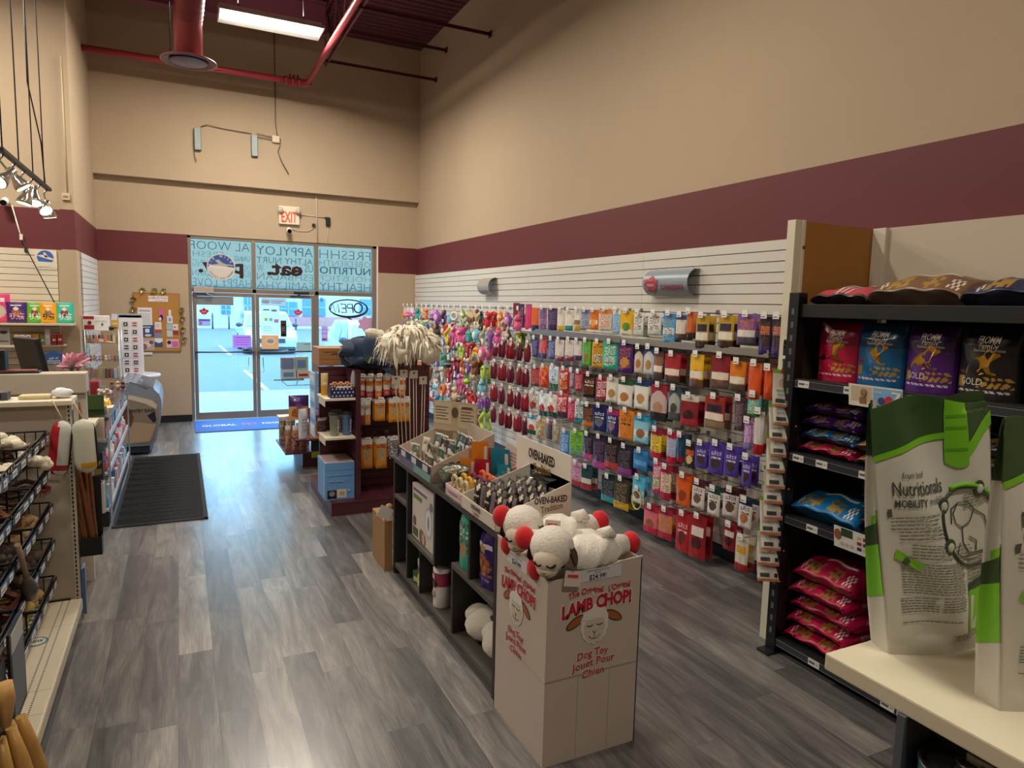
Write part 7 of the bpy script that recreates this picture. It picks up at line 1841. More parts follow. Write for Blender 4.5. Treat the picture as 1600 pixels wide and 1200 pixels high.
    for L in (((-.045, .03), (-.03, .05), (-.005, .05), (.01, .035), (.0, .01), (-.02, .0), (-.04, .01), (-.045, .03)), ((.01, .035), (.04, .02), (.055, -.02), (.05, -.05), (.0, -.055), (-.02, -.03), (-.02, .0)), ((-.03, .05), (-.05, .04), (-.055, .01)), ((.0, -.02), (.02, -.03), (.02, -.05)), ((-.03, -.03), (-.045, -.05), (-.02, -.06), (.05, -.055))):
        d.tube([o_(x, y) for x, y in L], .0011, 5, 0)
    d.obj('dog_drawing', [M('#3b4534', .5), M('#7cc528', .5), M('#3f4a38', .5), M('#cfd2c0', .5)], t)
    d = G(); w_ = on(.22, .395)
    k = len(d.V); d.V += [w_(x, y) for x, y in ((-.028, .02), (.03, -.012), (.024, -.026), (-.034, .004))]; d.face(range(k, k + 4), 0); p = Vector(w_(-.003, -.004)); d.ball(tuple(p), (.012, .002, .010), 1, 10, 7); d.obj('flavour_patch', [M('#7cc528', .5), M('#49523f', .5)], t)
    d = G(); w_ = on(.86, .17)
    k = len(d.V); d.V += [w_(x, y) for x, y in ((-.035, -.045), (.035, -.045), (.035, .075), (-.035, .055))]; d.face(range(k, k + 4), 0)
    k = len(d.V); d.V += [tuple(Vector(w_(x, y)) + Vector((0, -.001, 0))) for x, y in ((-.029, -.038), (.022, -.038), (.022, .030), (-.029, .030))]; d.face(range(k, k + 4), 1)
    k = len(d.V); d.V += [tuple(Vector(w_(x, y)) + Vector((0, -.0012, 0))) for x, y in ((-.035, .042), (.035, .05), (.035, .075), (-.035, .055))]; d.face(range(k, k + 4), 2)
    d.obj('green_panel', [M('#7cc528', .5), M('#d8d6c8', .5), M('#35402e', .5)], t)
    return t
sack((1.409, .842, ZG), -.24, 'tall white and green pet food sack, the one fully in view', 1, -.05)
sack((1.405, .629, ZG), -.24, 'tall white and green pet food sack cut by the right picture edge', 3, -.005)
# ---------------------------------------------------------------- slat wall with hooks, toys and treat bags
SW = M('#d9d5cb', .4)
PAN = [(12.48, 10.2), (10.2, 7.8), (7.8, 5.4), (5.4, 3.0)]
PN = ['at the far corner', 'behind the toys', 'behind the treats', 'nearest the tan partition']
for (ya, yb), pn in zip(PAN, PN):
    g = G(); L = ya - yb
    n = 31; p = (2.59 - .11) / n
    for i in range(n):
        z = .11 + i * p
        g.box(4.012, 4.03, yb + .0015, ya - .0015, z + .007, z + p, 0, .0015)
    g.box(4.024, 4.044, yb, ya, .11, 2.59, 1)
    g.thing('slatwall', [SW, M('#6d6a66', .35, .5)], 'white slat wall panel on the right wall, %s' % pn, 'slat panel', 'slat wall panels on the right wall')
g = G(); g.box(4.0, 4.03, 12.40, 12.47, 2.22, 2.29, 0, .003); g.thing('corner_block', [M('#c9bda6', .5)], 'small beige block at the far end of the slat wall', 'block')
# curved sign holders
def sign_holder(y, L, z, lab, can):
    t = thing('curved_sign', lab, 'sign', (0, 0, 0))
    g = G()
    P = []
    for i in range(13):
        a = PI * (.5 + i / 12)
        P.append((4.0 + .11 * math.cos(a) * 1.15, z + .12 * math.sin(a)))
    g.grid(lambda u, v: (P[int(round(v * 12))][0], y + L / 2 - L * u, P[int(round(v * 12))][1]), 10, 12, 0)
    g.grid(lambda u, v: (P[int(round(v * 12))][0] + .004, y - L / 2 + L * u, P[int(round(v * 12))][1]), 10, 12, 0)
    g.tube([(4.012, y + L * .4, z + .11), (3.98, y + L * .4, z + .12)], .006, 5); g.tube([(4.012, y - L * .4, z + .11), (3.98, y - L * .4, z + .12)], .006, 5)
    g.obj('holder', [M('#8d9ba3' if can else '#a99f97', .38, 0)], t)
    if can:
        def wp(x, q):
            a = PI * (1.08 + .0) - q / .12
            return (4.0 + .1275 * math.cos(a) * 1.03 - .003, y - x, z + .1225 * math.sin(a))
        g = G(); 
        k = len(g.V); g.V += [wp(-.18 + a * .22, b * .22 - .005) for a, b in LEAF]; g.face(range(k, k + len(LEAF)), 0)
        d = G(); d.text('CANADIAN', .065, None, 0, .03, .30, lambda x, q: wp(x + .10, q - .02)); d.text('PROUDLY', .03, None, 1, .01, .10, lambda x, q: tuple(Vector(wp(x - .18, q + .005)) + Vector((-.002, 0, 0))))
        g.obj('leaf', [M('#b8434d', .5)], t); d.obj('lettering', [M('#a83a4c', .5), M('#e4dcd9', .5)], t)
sign_holder(4.90, .62, 2.30, 'grey curved sign lettered Canadian on the slat wall', True)
sign_holder(8.95, .40, 2.33, 'plain curved sign holder far along the slat wall', False)
g = G(); g.box(3.72, 4.012, 5.3, 7.75, 1.765, 1.775, 0); g.box(3.715, 3.72, 5.3, 7.75, 1.735, 1.80, 1, .002); g.box(3.7145, 3.715, 7.1, 7.75, 1.765, 1.80, 0)
g.thing('metal_shelf', [M('#e6e3da', .4), M('#8f8b85', .35, .5)], 'long metal shelf under the top row of standing pouches', 'shelf')
g = G(); g.box(3.72, 4.012, 3.5, 5.28, 1.765, 1.775, 0); g.box(3.715, 3.72, 3.5, 5.28, 1.735, 1.79, 0, .002)
g.thing('metal_shelf', [M('#9a968e', .35, .4)], 'grey metal shelf under the top row near the tan partition', 'shelf')
HW = hook_mesh(.30, .055, .05)
HCW = {}
RN8 = {1: 'top', 2: 'second', 3: 'third', 4: 'fourth', 5: 'fifth', 6: 'lowest'}
TAGZ = {1: 2.04, 2: 1.725, 3: 1.41, 4: 1.10, 5: .76, 6: .42}
def whook(y, z, lab): hook((4.012, y, z), -PI / 2, lab, HW, 'hooks on the right slat wall', HCW)
def style_paint(s):
    P = []
    for tok in s.split():
        c = '#' + tok.split('#')[1]
        k = tok[0]
        if k == '#': P.insert(0, ('base', tok))
        elif k == 'T': P.append(('band', .80, 1, c))
        elif k == 'B': P.append(('band', 0, .24, c))
        elif k == 'L': P.append(('rect', .06, .94, .28, .50, c))
        elif k == 'R': P.append(('rect', .12, .88, .54, .76, c))
        elif k == 'O': P.append(('oval', .5, .36, .30, .17, c))
        elif k == 'M': P.append(('mix', .12, .88, .12, .88, c))
        elif k == 'W': P += [('mix', .15, .85, .62, .76, c), ('lines', .2, .8, .50, .58, 2, c)]
        elif k == 'A': P.append(('arch', .62, .22, c))
    order = {'M': 0}
    return P
WALL = [
    (1, 7.54, 0.155, 2.09, 0.30, '#7d2634 O#d9772e', 'dark red standing pouch with an orange dot'),
    (1, 7.40, 0.150, 2.08, 0.30, '#2f2a63 M#c9603a', 'navy standing pouch'),
    (1, 7.21, 0.171, 2.08, 0.31, '#d8326a T#b03a6a', 'hot pink standing pouch'),
    (1, 7.04, 0.147, 2.04, 0.26, '#e2672f B#3b2c56', 'orange pouch with a navy foot'),
    (1, 6.85, 0.203, 2.04, 0.25, '#8a5a86 L#a97fa4 M#5b3a6b', 'mauve pouch'),
    (1, 6.63, 0.230, 2.04, 0.24, '#4a3560 M#6f5a88 B#3a2546', 'dark purple pouch'),
    (1, 6.44, 0.136, 2.02, 0.22, '#e4ddd0 B#d9b52a', 'white topped yellow bag'),
    (1, 6.27, 0.152, 2.02, 0.21, '#e6e0d6 B#1f8f8c', 'white topped teal bag'),
    (1, 6.10, 0.133, 2.03, 0.21, '#e2dccf B#cfae3a L#8a6d3a', 'white topped mustard bag'),
    (1, 5.94, 0.184, 2.03, 0.19, '#a9aeba M#4a5f9c T#6f7fae', 'silver blue bag'),
    (1, 5.78, 0.156, 2.03, 0.19, '#e0762a L#efe6da O#f0a04a', 'orange and white bag'),
    (1, 5.58, 0.203, 2.04, 0.20, '#d9d0c4 M#d77a35 T#e08a45', 'white and orange flecked bag'),
    (1, 5.39, 0.144, 2.04, 0.22, '#9cc3dc M#5f93bd T#dfe9ef', 'pale blue bag'),
    (1, 5.22, 0.184, 2.03, 0.22, '#e8b520 B#e6dfcf O#5f8a3a', 'yellow bag with a white foot'),
    (1, 5.04, 0.159, 2.02, 0.21, '#e7e4dc M#4a4a4e B#c9cdc4', 'white bag with black marks, left one'),
    (1, 4.81, 0.171, 2.02, 0.19, '#e7e4dc M#4a4a4e B#c9cdc4', 'white bag with black marks, right one'),
    (1, 4.61, 0.196, 2.02, 0.24, '#5fb0dc T#3f8fc4 L#dfe9ee M#8a6d55', 'sky blue bag with a pale label'),
    (1, 4.46, 0.134, 2.01, 0.20, '#d9d2c6 T#4a5f96 B#5a4033', 'white and brown bag with a blue top'),
    (1, 4.35, 0.090, 2.04, 0.22, '#c9652f B#3d2a22', 'rust orange bag'),
    (1, 4.20, 0.190, 2.01, 0.26, '#b8952c L#e4ddcc R#26233a B#3a2620', 'gold bag with a navy panel, left one'),
    (1, 3.94, 0.186, 2.02, 0.25, '#b8952c L#e4ddcc R#26233a B#3a2620', 'gold bag with a navy panel, right one'),
    (1, 3.73, 0.182, 2.03, 0.22, '#7d5aa0 M#e0762a L#e4e0d6 B#4a4a55', 'lilac and orange bag with a white label'),
    (1, 3.55, 0.118, 2.02, 0.27, '#2b2330 R#e07a4a B#3f2a78 M#5f4048', 'black and orange bag with a purple foot, left one'),
    (1, 3.44, 0.103, 2.02, 0.27, '#2b2330 R#d98a6a B#3f2a78 M#5f4048', 'black and orange bag with a purple foot, right one'),
    (2, 7.02, 0.157, 1.69, 0.22, '#3d3a78 M#7f86b8', 'indigo bag'),
    (2, 6.83, 0.227, 1.70, 0.23, '#c03548 M#e0705a B#3a2f6b', 'red and indigo bag'),
    (2, 6.62, 0.166, 1.70, 0.22, '#54548c M#9aa0cc', 'lavender bag'),
    (2, 6.45, 0.230, 1.70, 0.23, '#e2dccf B#8a2f4a M#cfc0b4', 'white bag with a burgundy foot, left one'),
    (2, 6.24, 0.181, 1.71, 0.22, '#e2dccf B#8a2f4a M#cfc0b4', 'white bag with a burgundy foot, right one'),
    (2, 6.07, 0.133, 1.71, 0.20, '#ddd6d0 B#54386b', 'white bag with a purple foot'),
    (2, 5.90, 0.228, 1.72, 0.25, '#63b535 O#c9552e M#3f8f2c', 'bright green bag'),
    (2, 5.68, 0.200, 1.72, 0.25, '#e6a91f O#d9cdb9 M#5a4630', 'amber bag'),
    (2, 5.47, 0.240, 1.73, 0.26, '#2fb295 O#7d3f34 L#49c4a8 M#e4ddd4', 'mint green bag'),
    (2, 5.22, 0.240, 1.73, 0.27, '#472374 M#b0643a O#c98a4a', 'violet bag'),
    (2, 5.01, 0.124, 1.71, 0.23, '#d9cab6 A#26262c O#b07a4a', 'cream bag with a black arch'),
    (2, 4.86, 0.160, 1.72, 0.24, '#cfd3d6 A#25406f O#b58a5c', 'pale bag with a blue arch'),
    (2, 4.73, 0.219, 1.69, 0.24, '#8f5b42 L#e6dfd0 B#4a3a30 T#5b4038', 'brown bag with a white label, left of the tomato one'),
    (2, 4.54, 0.235, 1.68, 0.24, '#a8262e O#d8453a L#e4dccb B#4a392e', 'red tomato bag with a white label'),
    (2, 4.24, 0.182, 1.70, 0.26, '#e7b321 O#d9502e L#e4dcc8 B#6b4a34', 'yellow and red bag with a white label'),
    (2, 3.97, 0.223, 1.71, 0.25, '#8c2030 O#b5582f L#e6dfd0 B#6a5648', 'crimson bag with a white label'),
    (2, 3.79, 0.166, 1.68, 0.22, '#e07b1d O#c9c030 L#e6dfd0 B#54463a', 'orange and lime bag with a white label'),
    (2, 3.62, 0.162, 1.68, 0.26, '#dd5522 B#c94c1e T#e06a34', 'plain bright orange pouch, left one'),
    (2, 3.49, 0.087, 1.66, 0.22, '#d9531f B#c2481c', 'plain bright orange pouch, right one'),
    (3, 6.98, 0.211, 1.35, 0.22, '#9c3038 B#6a4a3a M#c96a5a', 'brick red pouch'),
    (3, 6.78, 0.240, 1.38, 0.24, '#d1402c M#e87c35 T#e0701f', 'orange red pillow bag'),
    (3, 6.56, 0.229, 1.40, 0.25, '#dfe6ea M#4f8fc4 B#3d6a3a', 'white blue and green pillow bag'),
    (3, 6.32, 0.237, 1.39, 0.25, '#c9312c M#efe0d4 O#e08030', 'red and orange glossy pillow bag'),
    (3, 6.16, 0.108, 1.39, 0.19, '#7a5a6a M#d9c9cc', 'slim grey pink stick bag'),
    (3, 6.02, 0.136, 1.39, 0.20, '#b02a3c M#e09aa0', 'slim red stick bag'),
    (3, 5.82, 0.240, 1.38, 0.23, '#231c1b M#8a4a2a W#e6ddd0', 'black bag with pale lettering'),
    (3, 5.59, 0.200, 1.37, 0.21, '#a82833 M#e9dfe2', 'red bag with a silver edge'),
    (3, 5.41, 0.179, 1.39, 0.23, '#e6e2d8 O#b58a4a T#cfc6ba', 'white bag with a tan picture'),
    (3, 5.20, 0.240, 1.39, 0.24, '#e8e5dc T#2f5a38 O#b5763f', 'white bag with a green top'),
    (3, 4.95, 0.224, 1.41, 0.25, '#e8e5dc T#24406e O#b98a52', 'white bag with a navy top'),
    (3, 4.70, 0.240, 1.40, 0.31, '#c9b3b0 A#a02a3c O#b58a66 B#2c2628', 'pinkish bag with a red arch'),
    (3, 4.49, 0.143, 1.40, 0.27, '#aab0ae A#3f5560 O#4f4a40 B#54585a', 'grey bag with a slate arch'),
    (3, 4.30, 0.213, 1.36, 0.25, '#8c2531 T#dcd3c6 O#3d1f22 B#a8303a', 'clear and red bag with a white top'),
    (3, 4.01, 0.240, 1.39, 0.25, '#9a3026 R#262838 L#e6dfd0 B#8f7a5f', 'rust bag with a navy panel and white label'),
    (3, 3.75, 0.091, 1.41, 0.24, '#5f4a52 M#94808a', 'slim brown bag'),
    (3, 3.61, 0.152, 1.42, 0.12, '#3fa8a0 B#2f7f4a M#d9c9a6', 'teal pouch half hidden by the clip strip'),
    (4, 7.01, 0.234, 1.07, 0.25, '#e2dcd4 O#c23a35 M#7a4a30', 'white pillow bag with a red picture'),
    (4, 6.78, 0.222, 1.07, 0.26, '#dfe6e6 O#c23a35 B#24543c', 'white and green pillow bag'),
    (4, 6.57, 0.239, 1.08, 0.25, '#e4dfd6 O#cf3f30 B#28504a', 'white and dark green pillow bag'),
    (4, 6.34, 0.226, 1.12, 0.26, '#c9323a M#efe2e0 B#5a3a52', 'red and white glossy pillow bag'),
    (4, 6.15, 0.175, 1.07, 0.21, '#c02c4a M#e07a8c', 'crimson slim bag'),
    (4, 5.99, 0.163, 1.08, 0.22, '#cfe0e2 B#2fa0a8 M#2c3f3a', 'pale bag with a teal foot'),
    (4, 5.82, 0.181, 1.07, 0.22, '#4f332c B#e07f2c M#9a6a4a', 'brown bag with an orange foot'),
    (4, 5.61, 0.224, 1.09, 0.25, '#1f2a66 W#e6e6ea O#6d6a72', 'navy bag with white lettering'),
    (4, 5.39, 0.221, 1.08, 0.24, '#2c235f T#b02f6a W#e6e6ea O#8a6a7a', 'violet bag with a pink top'),
    (4, 5.16, 0.240, 1.11, 0.27, '#dd8a34 M#c9692a W#3f2c20', 'orange biscuit bag'),
    (4, 4.93, 0.209, 1.09, 0.24, '#8fd0e4 T#2fa0d0 L#dfe8e6 O#9a6a4a', 'aqua and white bag'),
    (4, 4.71, 0.169, 1.01, 0.26, '#e9d327 M#a45a6a B#b02a3f T#9c2340', 'yellow bag with a crimson foot'),
    (4, 4.50, 0.145, 1.02, 0.27, '#8fc4de M#d06a9a B#b8203f T#c02a52', 'pale blue bag with a crimson foot'),
    (4, 4.38, 0.107, 1.02, 0.23, '#1f4256 B#8c1d36', 'dark teal bag'),
    (4, 4.26, 0.121, 0.97, 0.20, '#3a2f2a R#c9603a O#d9b98a', 'black bag with a picture of nuggets'),
    (4, 4.13, 0.137, 1.00, 0.20, '#5844a8 O#4a3a38 W#dfd9e6', 'purple pouch, first of four'),
    (4, 3.96, 0.155, 1.03, 0.24, '#5844a8 O#4a3a38 W#dfd9e6', 'purple pouch, second of four'),
    (4, 3.80, 0.149, 1.03, 0.22, '#5844a8 O#4a3a38 W#dfd9e6', 'purple pouch, third of four'),
    (4, 3.65, 0.103, 1.26, 0.21, '#c48ad0 M#e4c9e4 B#8a86c4', 'lilac bag'),
    (4, 3.64, 0.160, 0.99, 0.22, '#5844a8 O#54302c W#dfd9e6', 'purple pouch, biggest of four'),
    (4, 3.55, 0.110, 1.34, 0.31, '#d8d4cf B#b01f2c', 'white bag with a red foot'),
    (5, 7.04, 0.237, 0.77, 0.22, '#dfe8ea T#5aa0cc O#c9432f B#24543c', 'white bag with a green foot'),
    (5, 6.82, 0.220, 0.77, 0.24, '#c9b48a O#e6dcc4 M#9c7f54', 'tan pillow bag'),
    (5, 6.62, 0.150, 0.77, 0.20, '#4a4050 T#c02f3a', 'small dark bag with a red top'),
    (5, 6.46, 0.216, 0.78, 0.23, '#a09484 M#c9b890', 'clear bag of tan chews'),
    (5, 6.26, 0.232, 0.72, 0.25, '#4a7cb8 M#a9c4e4', 'blue foil bag'),
    (5, 6.03, 0.240, 0.76, 0.27, '#86c440 M#3f7a5f B#6f9a8a', 'green foil bag'),
    (5, 5.81, 0.215, 0.77, 0.26, '#33222f B#c84a96 M#6d5a66', 'dark bag with a pink foot'),
    (5, 5.59, 0.224, 0.78, 0.32, '#3c2844 B#b84a9a M#6d5a7a', 'plum bag with a pink foot'),
    (5, 5.38, 0.229, 0.78, 0.27, '#2b2026 B#d1402f M#7a5f5a', 'black bag with a red foot'),
    (5, 5.16, 0.199, 0.77, 0.27, '#2f2a36 B#9a3f9a M#6a6474', 'black bag with a violet foot'),
    (5, 4.92, 0.240, 0.78, 0.18, '#2f78b4 L#5f9fd0 T#3f88c0', 'blue pouch'),
    (5, 4.67, 0.132, 0.73, 0.28, '#d9568a O#4fb02f B#c23a6a M#dfe4c9', 'pink and green bag'),
    (5, 4.55, 0.172, 0.71, 0.29, '#e4d8b4 M#b5607a B#b02a44 T#a82a48', 'cream bag with a crimson foot'),
    (5, 4.32, 0.217, 0.69, 0.26, '#da5f1f O#8f4420 T#c9501c', 'deep orange bag'),
    (5, 4.14, 0.164, 0.68, 0.21, '#dcd6d2 W#33272b O#6f5648 T#5a2230', 'white bag with dark lettering and a maroon top'),
    (5, 3.96, 0.156, 0.67, 0.21, '#dcd9d2 W#2c3433 O#5a463a T#1f4a40', 'white bag with dark lettering and a green top'),
    (5, 3.78, 0.154, 0.71, 0.21, '#dcd6d2 W#33272b O#6d4f42 T#4a2030', 'white bag with dark lettering and a wine top'),
    (5, 3.63, 0.145, 0.67, 0.21, '#dcd9d6 W#2a2a30 O#b5764a T#24304a', 'white bag with dark lettering and a navy top'),
    (6, 6.24, 0.240, 0.43, 0.27, '#c2652c M#d9a53a B#b8402c', 'red and gold food bag'),
    (6, 6.01, 0.210, 0.43, 0.25, '#c9a3c4 M#b04a66 B#a83a4a', 'lilac and rose bag'),
    (6, 5.81, 0.177, 0.43, 0.24, '#2f4a54 B#a8323a L#d9cdc0', 'teal topped red bag'),
    (6, 5.41, 0.221, 0.42, 0.25, '#26333c B#2fa8b4 M#6a6f74', 'black bag with an aqua foot'),
    (6, 5.19, 0.236, 0.45, 0.29, '#3f3a36 B#d9b21f M#8a7a5a', 'black bag with a yellow foot'),
    (6, 4.93, 0.178, 0.53, 0.24, '#5fc0e0 B#dfe2dc L#a9dce8 O#8a5a4a', 'aqua bag with a white foot'),
    (6, 4.73, 0.240, 0.31, 0.24, '#d9707a O#8f5a44 B#c02648 T#b02444', 'pink bag with a crimson foot'),
    (6, 4.53, 0.169, 0.34, 0.26, '#dc8a3a M#a06a9a B#b8304a T#a8284a', 'orange bag with a rose foot'),
    (6, 4.30, 0.217, 0.37, 0.32, '#b31d29 W#e0c9c4 O#6a2a26', 'deep red bag'),
    (6, 4.12, 0.240, 0.40, 0.35, '#9c2028 R#e6dccf O#4a1f20 B#a8242c', 'large red bag with a white band'),
    (6, 3.77, 0.164, 0.44, 0.20, '#8c2129 R#dccfc2 O#3f1c1e', 'small red bag with a white band'),
    (6, 3.64, 0.183, 0.38, 0.26, '#d9ccb4 M#e6e2d4 R#d9a53a B#a83034', 'cream and yellow box bag'),
]
byrow = {}
for it in WALL: byrow.setdefault(it[0], []).append(it)
rd = rnd(77)
for r, L in byrow.items():
    for k, (r_, y, w_, zt, h_, st, nm) in enumerate(L):
        gaps = [abs(L[j][1] - y) for j in (k - 1, k + 1) if 0 <= j < len(L)]
        wd = max(.07, min(w_ * .86, .2, min(gaps) * .92 if min(gaps) > .07 else w_ * .6))
        standing = r == 1 and y > 6.9
        zb = 1.776 if standing else zt - h_
        hh = max(.16, (zt - zb) * 1.02)
        kind = 'pillow' if 'pillow' in nm or 'bag of' in nm else 'pouch'
        g, m, fr = bag(wd, hh, .05 if kind == 'pillow' else .036, style_paint(st), kind, (22, 32), .16 if kind == 'pillow' else .08, 0, k + r * 40, .3)
        me = g.mesh('treat_bag', m)
        rz = -PI / 2 + rd.uniform(.0, .28)
        lab = '%s, %s slat wall row' % (nm, RN8[r])
        n = 1 if standing or y > 6.2 else 2
        for q in range(n):
            o = link_mesh('treat_bag', me, None, (3.725 + .075 * q, y + .006 * q, zb), (0, 0, rz + .04 * q))
            tag(o, lab if q == 0 else 'rear ' + lab, 'treat bag', 'treat bags on the %s row' % RN8[r])
        if not standing: whook(y, zb + hh - .006, 'hook holding the %s, %s row' % (nm, RN8[r]))
# dark red rope bundles and chews between toys and treats
MAROON = ['#8c1f2c', '#7a1a34', '#9c2434', '#6f1f3a']
def bundle(seed, col):
    g = G(); rd = rnd(seed)
    for k in range(6):
        x, y = rd.uniform(-.035, .035), rd.uniform(-.02, .02)
        g.tube([(x * .3, y * .3, 0), (x, y, -.05), (x * 1.3, y, -.15), (x, y, -.22)], [.012, .02, .024, .014], 9)
    g.rbox(Matrix.Translation((.02, -.03, -.03)) @ Matrix.Rotation(.4, 4, 'Y'), .04, .003, .05, 1)
    return g.mesh('chew_bundle', [M(col, .45, noise=.15, nscale=30), M('#e0c9c4', .5)])
bm_ = [bundle(i, c) for i, c in enumerate(MAROON)]
k = 0
for zi, z in enumerate((1.62, 1.32, 1.02, .74)):
    for j, y in enumerate((8.10, 7.86, 7.62, 7.38, 7.18)):
        o = link_mesh('chew_bundle', bm_[(zi + j) % 4], None, (3.70, y, z), (0, 0, -PI / 2 + .2 * ((j * 7) % 3)))
        tag(o, 'dark red hanging bundle, %s row down, %s from the doors' % (ORD[zi + 1], ORD[j + 1]), 'chew bundle', 'dark red bundles on the slat wall')
        whook(y, z + .005, 'hook holding the dark red bundle, %s row down, %s from the doors' % (ORD[zi + 1], ORD[j + 1]))
# plush and rubber toys
def toy(kind, c1, c2, seed):
    g = G(); rd = rnd(seed); B = Matrix
    if kind == 'bear':
        g.ball((0, 0, -.15), (.05, .04, .06), 0, 12, 8); g.ball((0, -.01, -.07), (.042, .04, .04), 0, 12, 8); g.ball((0, -.045, -.08), (.018, .015, .014), 1, 8, 6)
        for s in (-1, 1): g.ball((s * .035, 0, -.04), (.016, .01, .018), 0, 8, 6); g.ball((s * .055, -.01, -.14), (.018, .018, .04), 0, 8, 6); g.ball((s * .03, -.02, -.21), (.02, .022, .03), 1, 8, 6)
    elif kind == 'bone':
        g.tube([(0, 0, -.06), (0, 0, -.19)], .02, 10)
        for z in (-.05, -.20):
            for s in (-1, 1): g.ball((s * .022, 0, z), .026, 1 if z < -.1 else 0, 10, 7)
    elif kind == 'ring':
        g.tube([(.05 * math.cos(a), 0, -.11 + .05 * math.sin(a)) for a in [2 * PI * i / 22 for i in range(22)]], .018, 9, closed=True); g.ball((0, -.005, -.17), (.02, .018, .022), 1, 9, 6)
    elif kind == 'carrot':
        g.lathe([(.004, -.24), (.02, -.18), (.036, -.09), (.03, -.06), (.01, -.05)], 12)
        for a in range(5): g.tube([(0, 0, -.055), (.025 * math.cos(a * 1.26), .02 * math.sin(a * 1.26), -.0)], [.008, .004], 5, 1)
    elif kind == 'snake':
        g.tube([(.03 * math.sin(i * .9), .01 * math.cos(i), -.03 - .021 * i) for i in range(11)], [.012] + [.022] * 8 + [.018, .01], 10); g.ball((0, -.01, -.03), (.026, .024, .024), 1, 10, 7)
    elif kind == 'fish':
        g.ball((0, 0, -.13), (.045, .022, .075), 0, 14, 9); g.prism([(-.04, 0), (.04, 0), (.012, .06), (-.012, .06)], frame((0, .004, -.245), (1, 0, 0), (0, 0, 1)), .01, 1); g.ball((.018, -.02, -.09), .009, 1, 8, 6); g.ball((-.018, -.02, -.09), .009, 1, 8, 6)
    elif kind == 'ball':
        g.ball((0, 0, -.12), .045, 0, 14, 9); g.tube([(.0455 * math.cos(a), .0455 * math.sin(a), -.12) for a in [2 * PI * i / 20 for i in range(20)]], .006, 6, 1, closed=True); g.rbox(B.Translation((0, 0, -.045)), .07, .003, .06, 1)
    elif kind == 'rope':
        for s in (-1, 1): g.tube([(s * .004, 0, -.02), (s * .03, .01, -.08), (-s * .02, -.01, -.14), (s * .012, 0, -.2)], .013, 8, 0 if s > 0 else 1)
        g.ball((0, 0, -.08), .024, 1, 9, 6); g.ball((0, 0, -.19), .02, 0, 9, 6)
    elif kind == 'duck':
        g.ball((0, 0, -.14), (.05, .045, .05), 0, 12, 8); g.ball((0, -.01, -.07), (.034, .034, .034), 0, 12, 8); g.tube([(0, -.04, -.072), (0, -.065, -.078)], [.014, .006], 8, 1)
        for s in (-1, 1): g.ball((s * .048, .0, -.14), (.012, .03, .03), 0, 8, 6); g.ball((s * .02, -.03, -.195), (.016, .024, .01), 1, 8, 6)
    elif kind == 'monkey':
        g.ball((0, 0, -.12), (.032, .028, .05), 0, 12, 8); g.ball((0, -.008, -.055), (.03, .028, .03), 0, 12, 8); g.ball((0, -.032, -.06), (.02, .01, .02), 1, 9, 6)
        for s in (-1, 1): g.tube([(s * .028, 0, -.09), (s * .055, -.005, -.13), (s * .05, -.01, -.19)], .011, 7); g.tube([(s * .014, 0, -.16), (s * .028, -.005, -.21), (s * .024, -.02, -.26)], .012, 7); g.ball((s * .034, 0, -.05), (.012, .008, .012), 1, 7, 5)
    elif kind == 'plush':
        g.ball((0, 0, -.12), (.055, .035, .075), 0, 14, 9); g.ball((0, -.028, -.12), (.035, .014, .045), 1, 10, 7)
        for a in range(5): g.ball((.05 * math.cos(a * 1.26 + .3), 0, -.12 + .075 * math.sin(a * 1.26 + .3)), (.018, .014, .02), 0, 7, 5)
    elif kind == 'card':
        g.rbox(B.Translation((0, 0, -.05)), .085, .004, .07, 1); g.ball((-.015, -.015, -.12), (.024, .02, .035), 0, 9, 6); g.ball((.022, -.015, -.125), (.022, .018, .03), 0, 9, 6); g.rbox(B.Translation((0, -.0, -.13)), .085, .003, .10, 1)
    g.tube([(0, 0, .012), (0, 0, -.07)], .003, 5, 1)
    return g.mesh(kind + '_toy', [M(c1, .75, sheen=.2), M(c2, .6)])
TC8 = [('#c9242c', 'red', '#e9d9c9'), ('#e8771f', 'orange', '#f0d9a0'), ('#e6c21f', 'yellow', '#d9622a'), ('#5fae2f', 'green', '#f0e7c9'), ('#2f7fc4', 'blue', '#e6e6ea'), ('#8a4fb0', 'purple', '#e6b0d0'), ('#e0609c', 'pink', '#f3dbe4'),
       ('#8a5a34', 'brown', '#e0c9a4'), ('#d9c49a', 'tan', '#7a5230'), ('#2aa39c', 'teal', '#e4e0c9'), ('#3a3634', 'charcoal', '#d9cdbb'), ('#b9d645', 'lime', '#3f7f3a'), ('#9c9690', 'grey', '#dcd6cf'), ('#a02a4c', 'crimson', '#e6c4cc'), ('#7fc4dc', 'sky blue', '#f0ece4'), ('#e6ddcb', 'cream', '#b0825a')]
KN = ['card', 'plush', 'bone', 'bear', 'ring', 'snake', 'ball', 'duck', 'rope', 'fish', 'carrot', 'monkey']
KL = {'card': 'paired toy', 'plush': 'star plush', 'bone': 'bone toy', 'bear': 'bear plush', 'ring': 'ring toy', 'snake': 'wavy plush', 'ball': 'ball toy', 'duck': 'duck toy', 'rope': 'knotted rope', 'fish': 'fish plush', 'carrot': 'carrot toy', 'monkey': 'lanky plush'}
TY = [12.2 - .262 * i for i in range(19)]
TZ = [2.02, 1.79, 1.56, 1.33, 1.10, .88, .66]
TM = {}
rd = rnd(55)
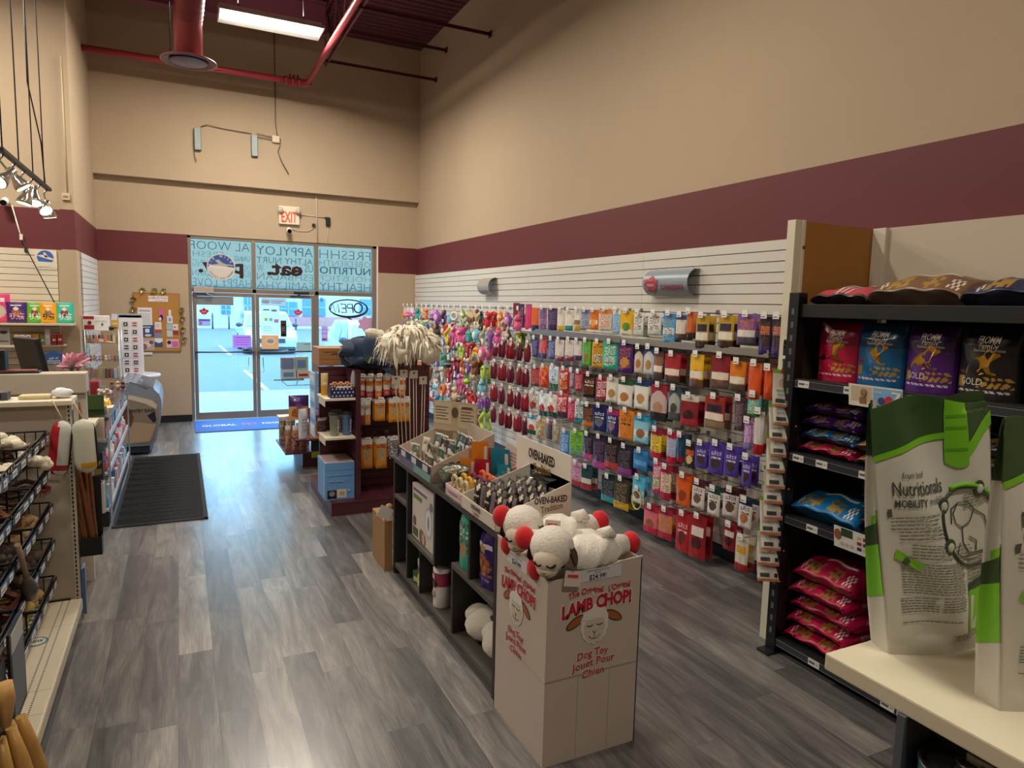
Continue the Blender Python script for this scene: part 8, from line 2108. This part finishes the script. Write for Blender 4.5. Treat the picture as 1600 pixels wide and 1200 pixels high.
for zi, z in enumerate(TZ):
    for j, y in enumerate(TY):
        if y < 8.3 and z < 1.7: continue
        kd = KN[(j * 5 + zi * 7 + rd.randrange(3)) % 12]
        c1, cn, c2 = TC8[(j * 3 + zi * 5 + rd.randrange(4)) % 16]
        key = (kd, cn)
        if key not in TM: TM[key] = toy(kd, c1, c2, len(TM))
        yy = y + rd.uniform(-.03, .03)
        s = rd.uniform(1.1, 1.5)
        o = link_mesh(kd + '_toy', TM[key], None, (3.715 + rd.uniform(-.02, .02), yy, z - .012), (0, rd.uniform(-.12, .12), -PI / 2 + rd.uniform(-.1, .5)))
        o.scale = (s, s, s)
        where = '%s toy row, %s from the corner' % (['top', 'second', 'third', 'fourth', 'fifth', 'sixth', 'lowest'][zi], ORD[j + 1])
        tag(o, '%s %s, %s' % (cn, KL[kd], where), 'pet toy', 'pet toys on the right slat wall')
        if s > 1.2:
            o2 = o.copy(); C.objects.link(o2); o2.location = (3.81, yy + .015, z - .012); o2['label'] = 'rear %s %s, %s' % (cn, KL[kd], where)
        whook(yy, z, 'hook of the %s %s, %s' % (cn, KL[kd], where))
# rainbow plush heap on the toy wall
t = thing('rainbow_plush', 'rainbow striped arched plush on the toy wall', 'pet toy', (3.70, 8.75, 1.27))
for k, c_ in enumerate(('#c9202a', '#e8821c', '#e6c81f', '#3fa03a', '#3a6fc0', '#6a3a8c')):
    g = G(); r_ = .16 - k * .02
    g.tube([(0, r_ * 1.1 * math.cos(a), r_ * math.sin(a)) for a in [PI * i / 16 for i in range(17)]], .013, 8); g.obj('stripe', [M(c_, .85, sheen=.2)], t)
# ringed leash on the lowest row
g = G(); g.tube([(0, .07 * math.cos(a), -.10 + .085 * math.sin(a)) for a in [2 * PI * i / 28 for i in range(28)]], .007, 7, closed=True); g.tube([(0.01, 0, -.0), (0.01, 0, -.02)], .004, 5); g.ball((.02, 0, -.10), (.01, .06, .075), 1, 14, 9)
g.thing('ring_leash', [M('#c9d07a', .5), M('#22251f', .6)], 'pale green ring toy on the lowest row between two treat bags', 'pet toy', None, (3.71, 4.93, .42))
whook(4.93, .42, 'hook holding the pale green ring toy, lowest row')
# tall slim packs in the near corner of the slat wall
for k, (x, z, c_, row) in enumerate([(3.60 + .06 * i, .60, '#3f8a86', 'upper') for i in range(3)] + [(3.50 + .068 * i, .17, '#3a5a9c', 'lower') for i in range(4)]):
    pt = [('base', '#ddd8c8'), ('band', 0, .24, c_), ('lines', .2, .8, .45, .8, 8, '#c4c0b0')]
    g, m, fr = bag(.12, .36, .028, pt, 'block', (10, 20), .06, 0, k, .4)
    g.thing('dental_pack', m, 'tall white pack with a %s foot near the tan partition, %s from the aisle' % ('teal' if row == 'upper' else 'blue', ORD[(k if row == 'upper' else k - 3) + 1]), 'pack', 'tall slim packs near the partition', (x, 3.07 + .02 * (k % 2), z), -.25)
    whook(3.09 + .012 * k, z + .365, 'hook holding the tall white pack with a %s foot, %s from the aisle' % ('teal' if row == 'upper' else 'blue', ORD[(k if row == 'upper' else k - 3) + 1]))
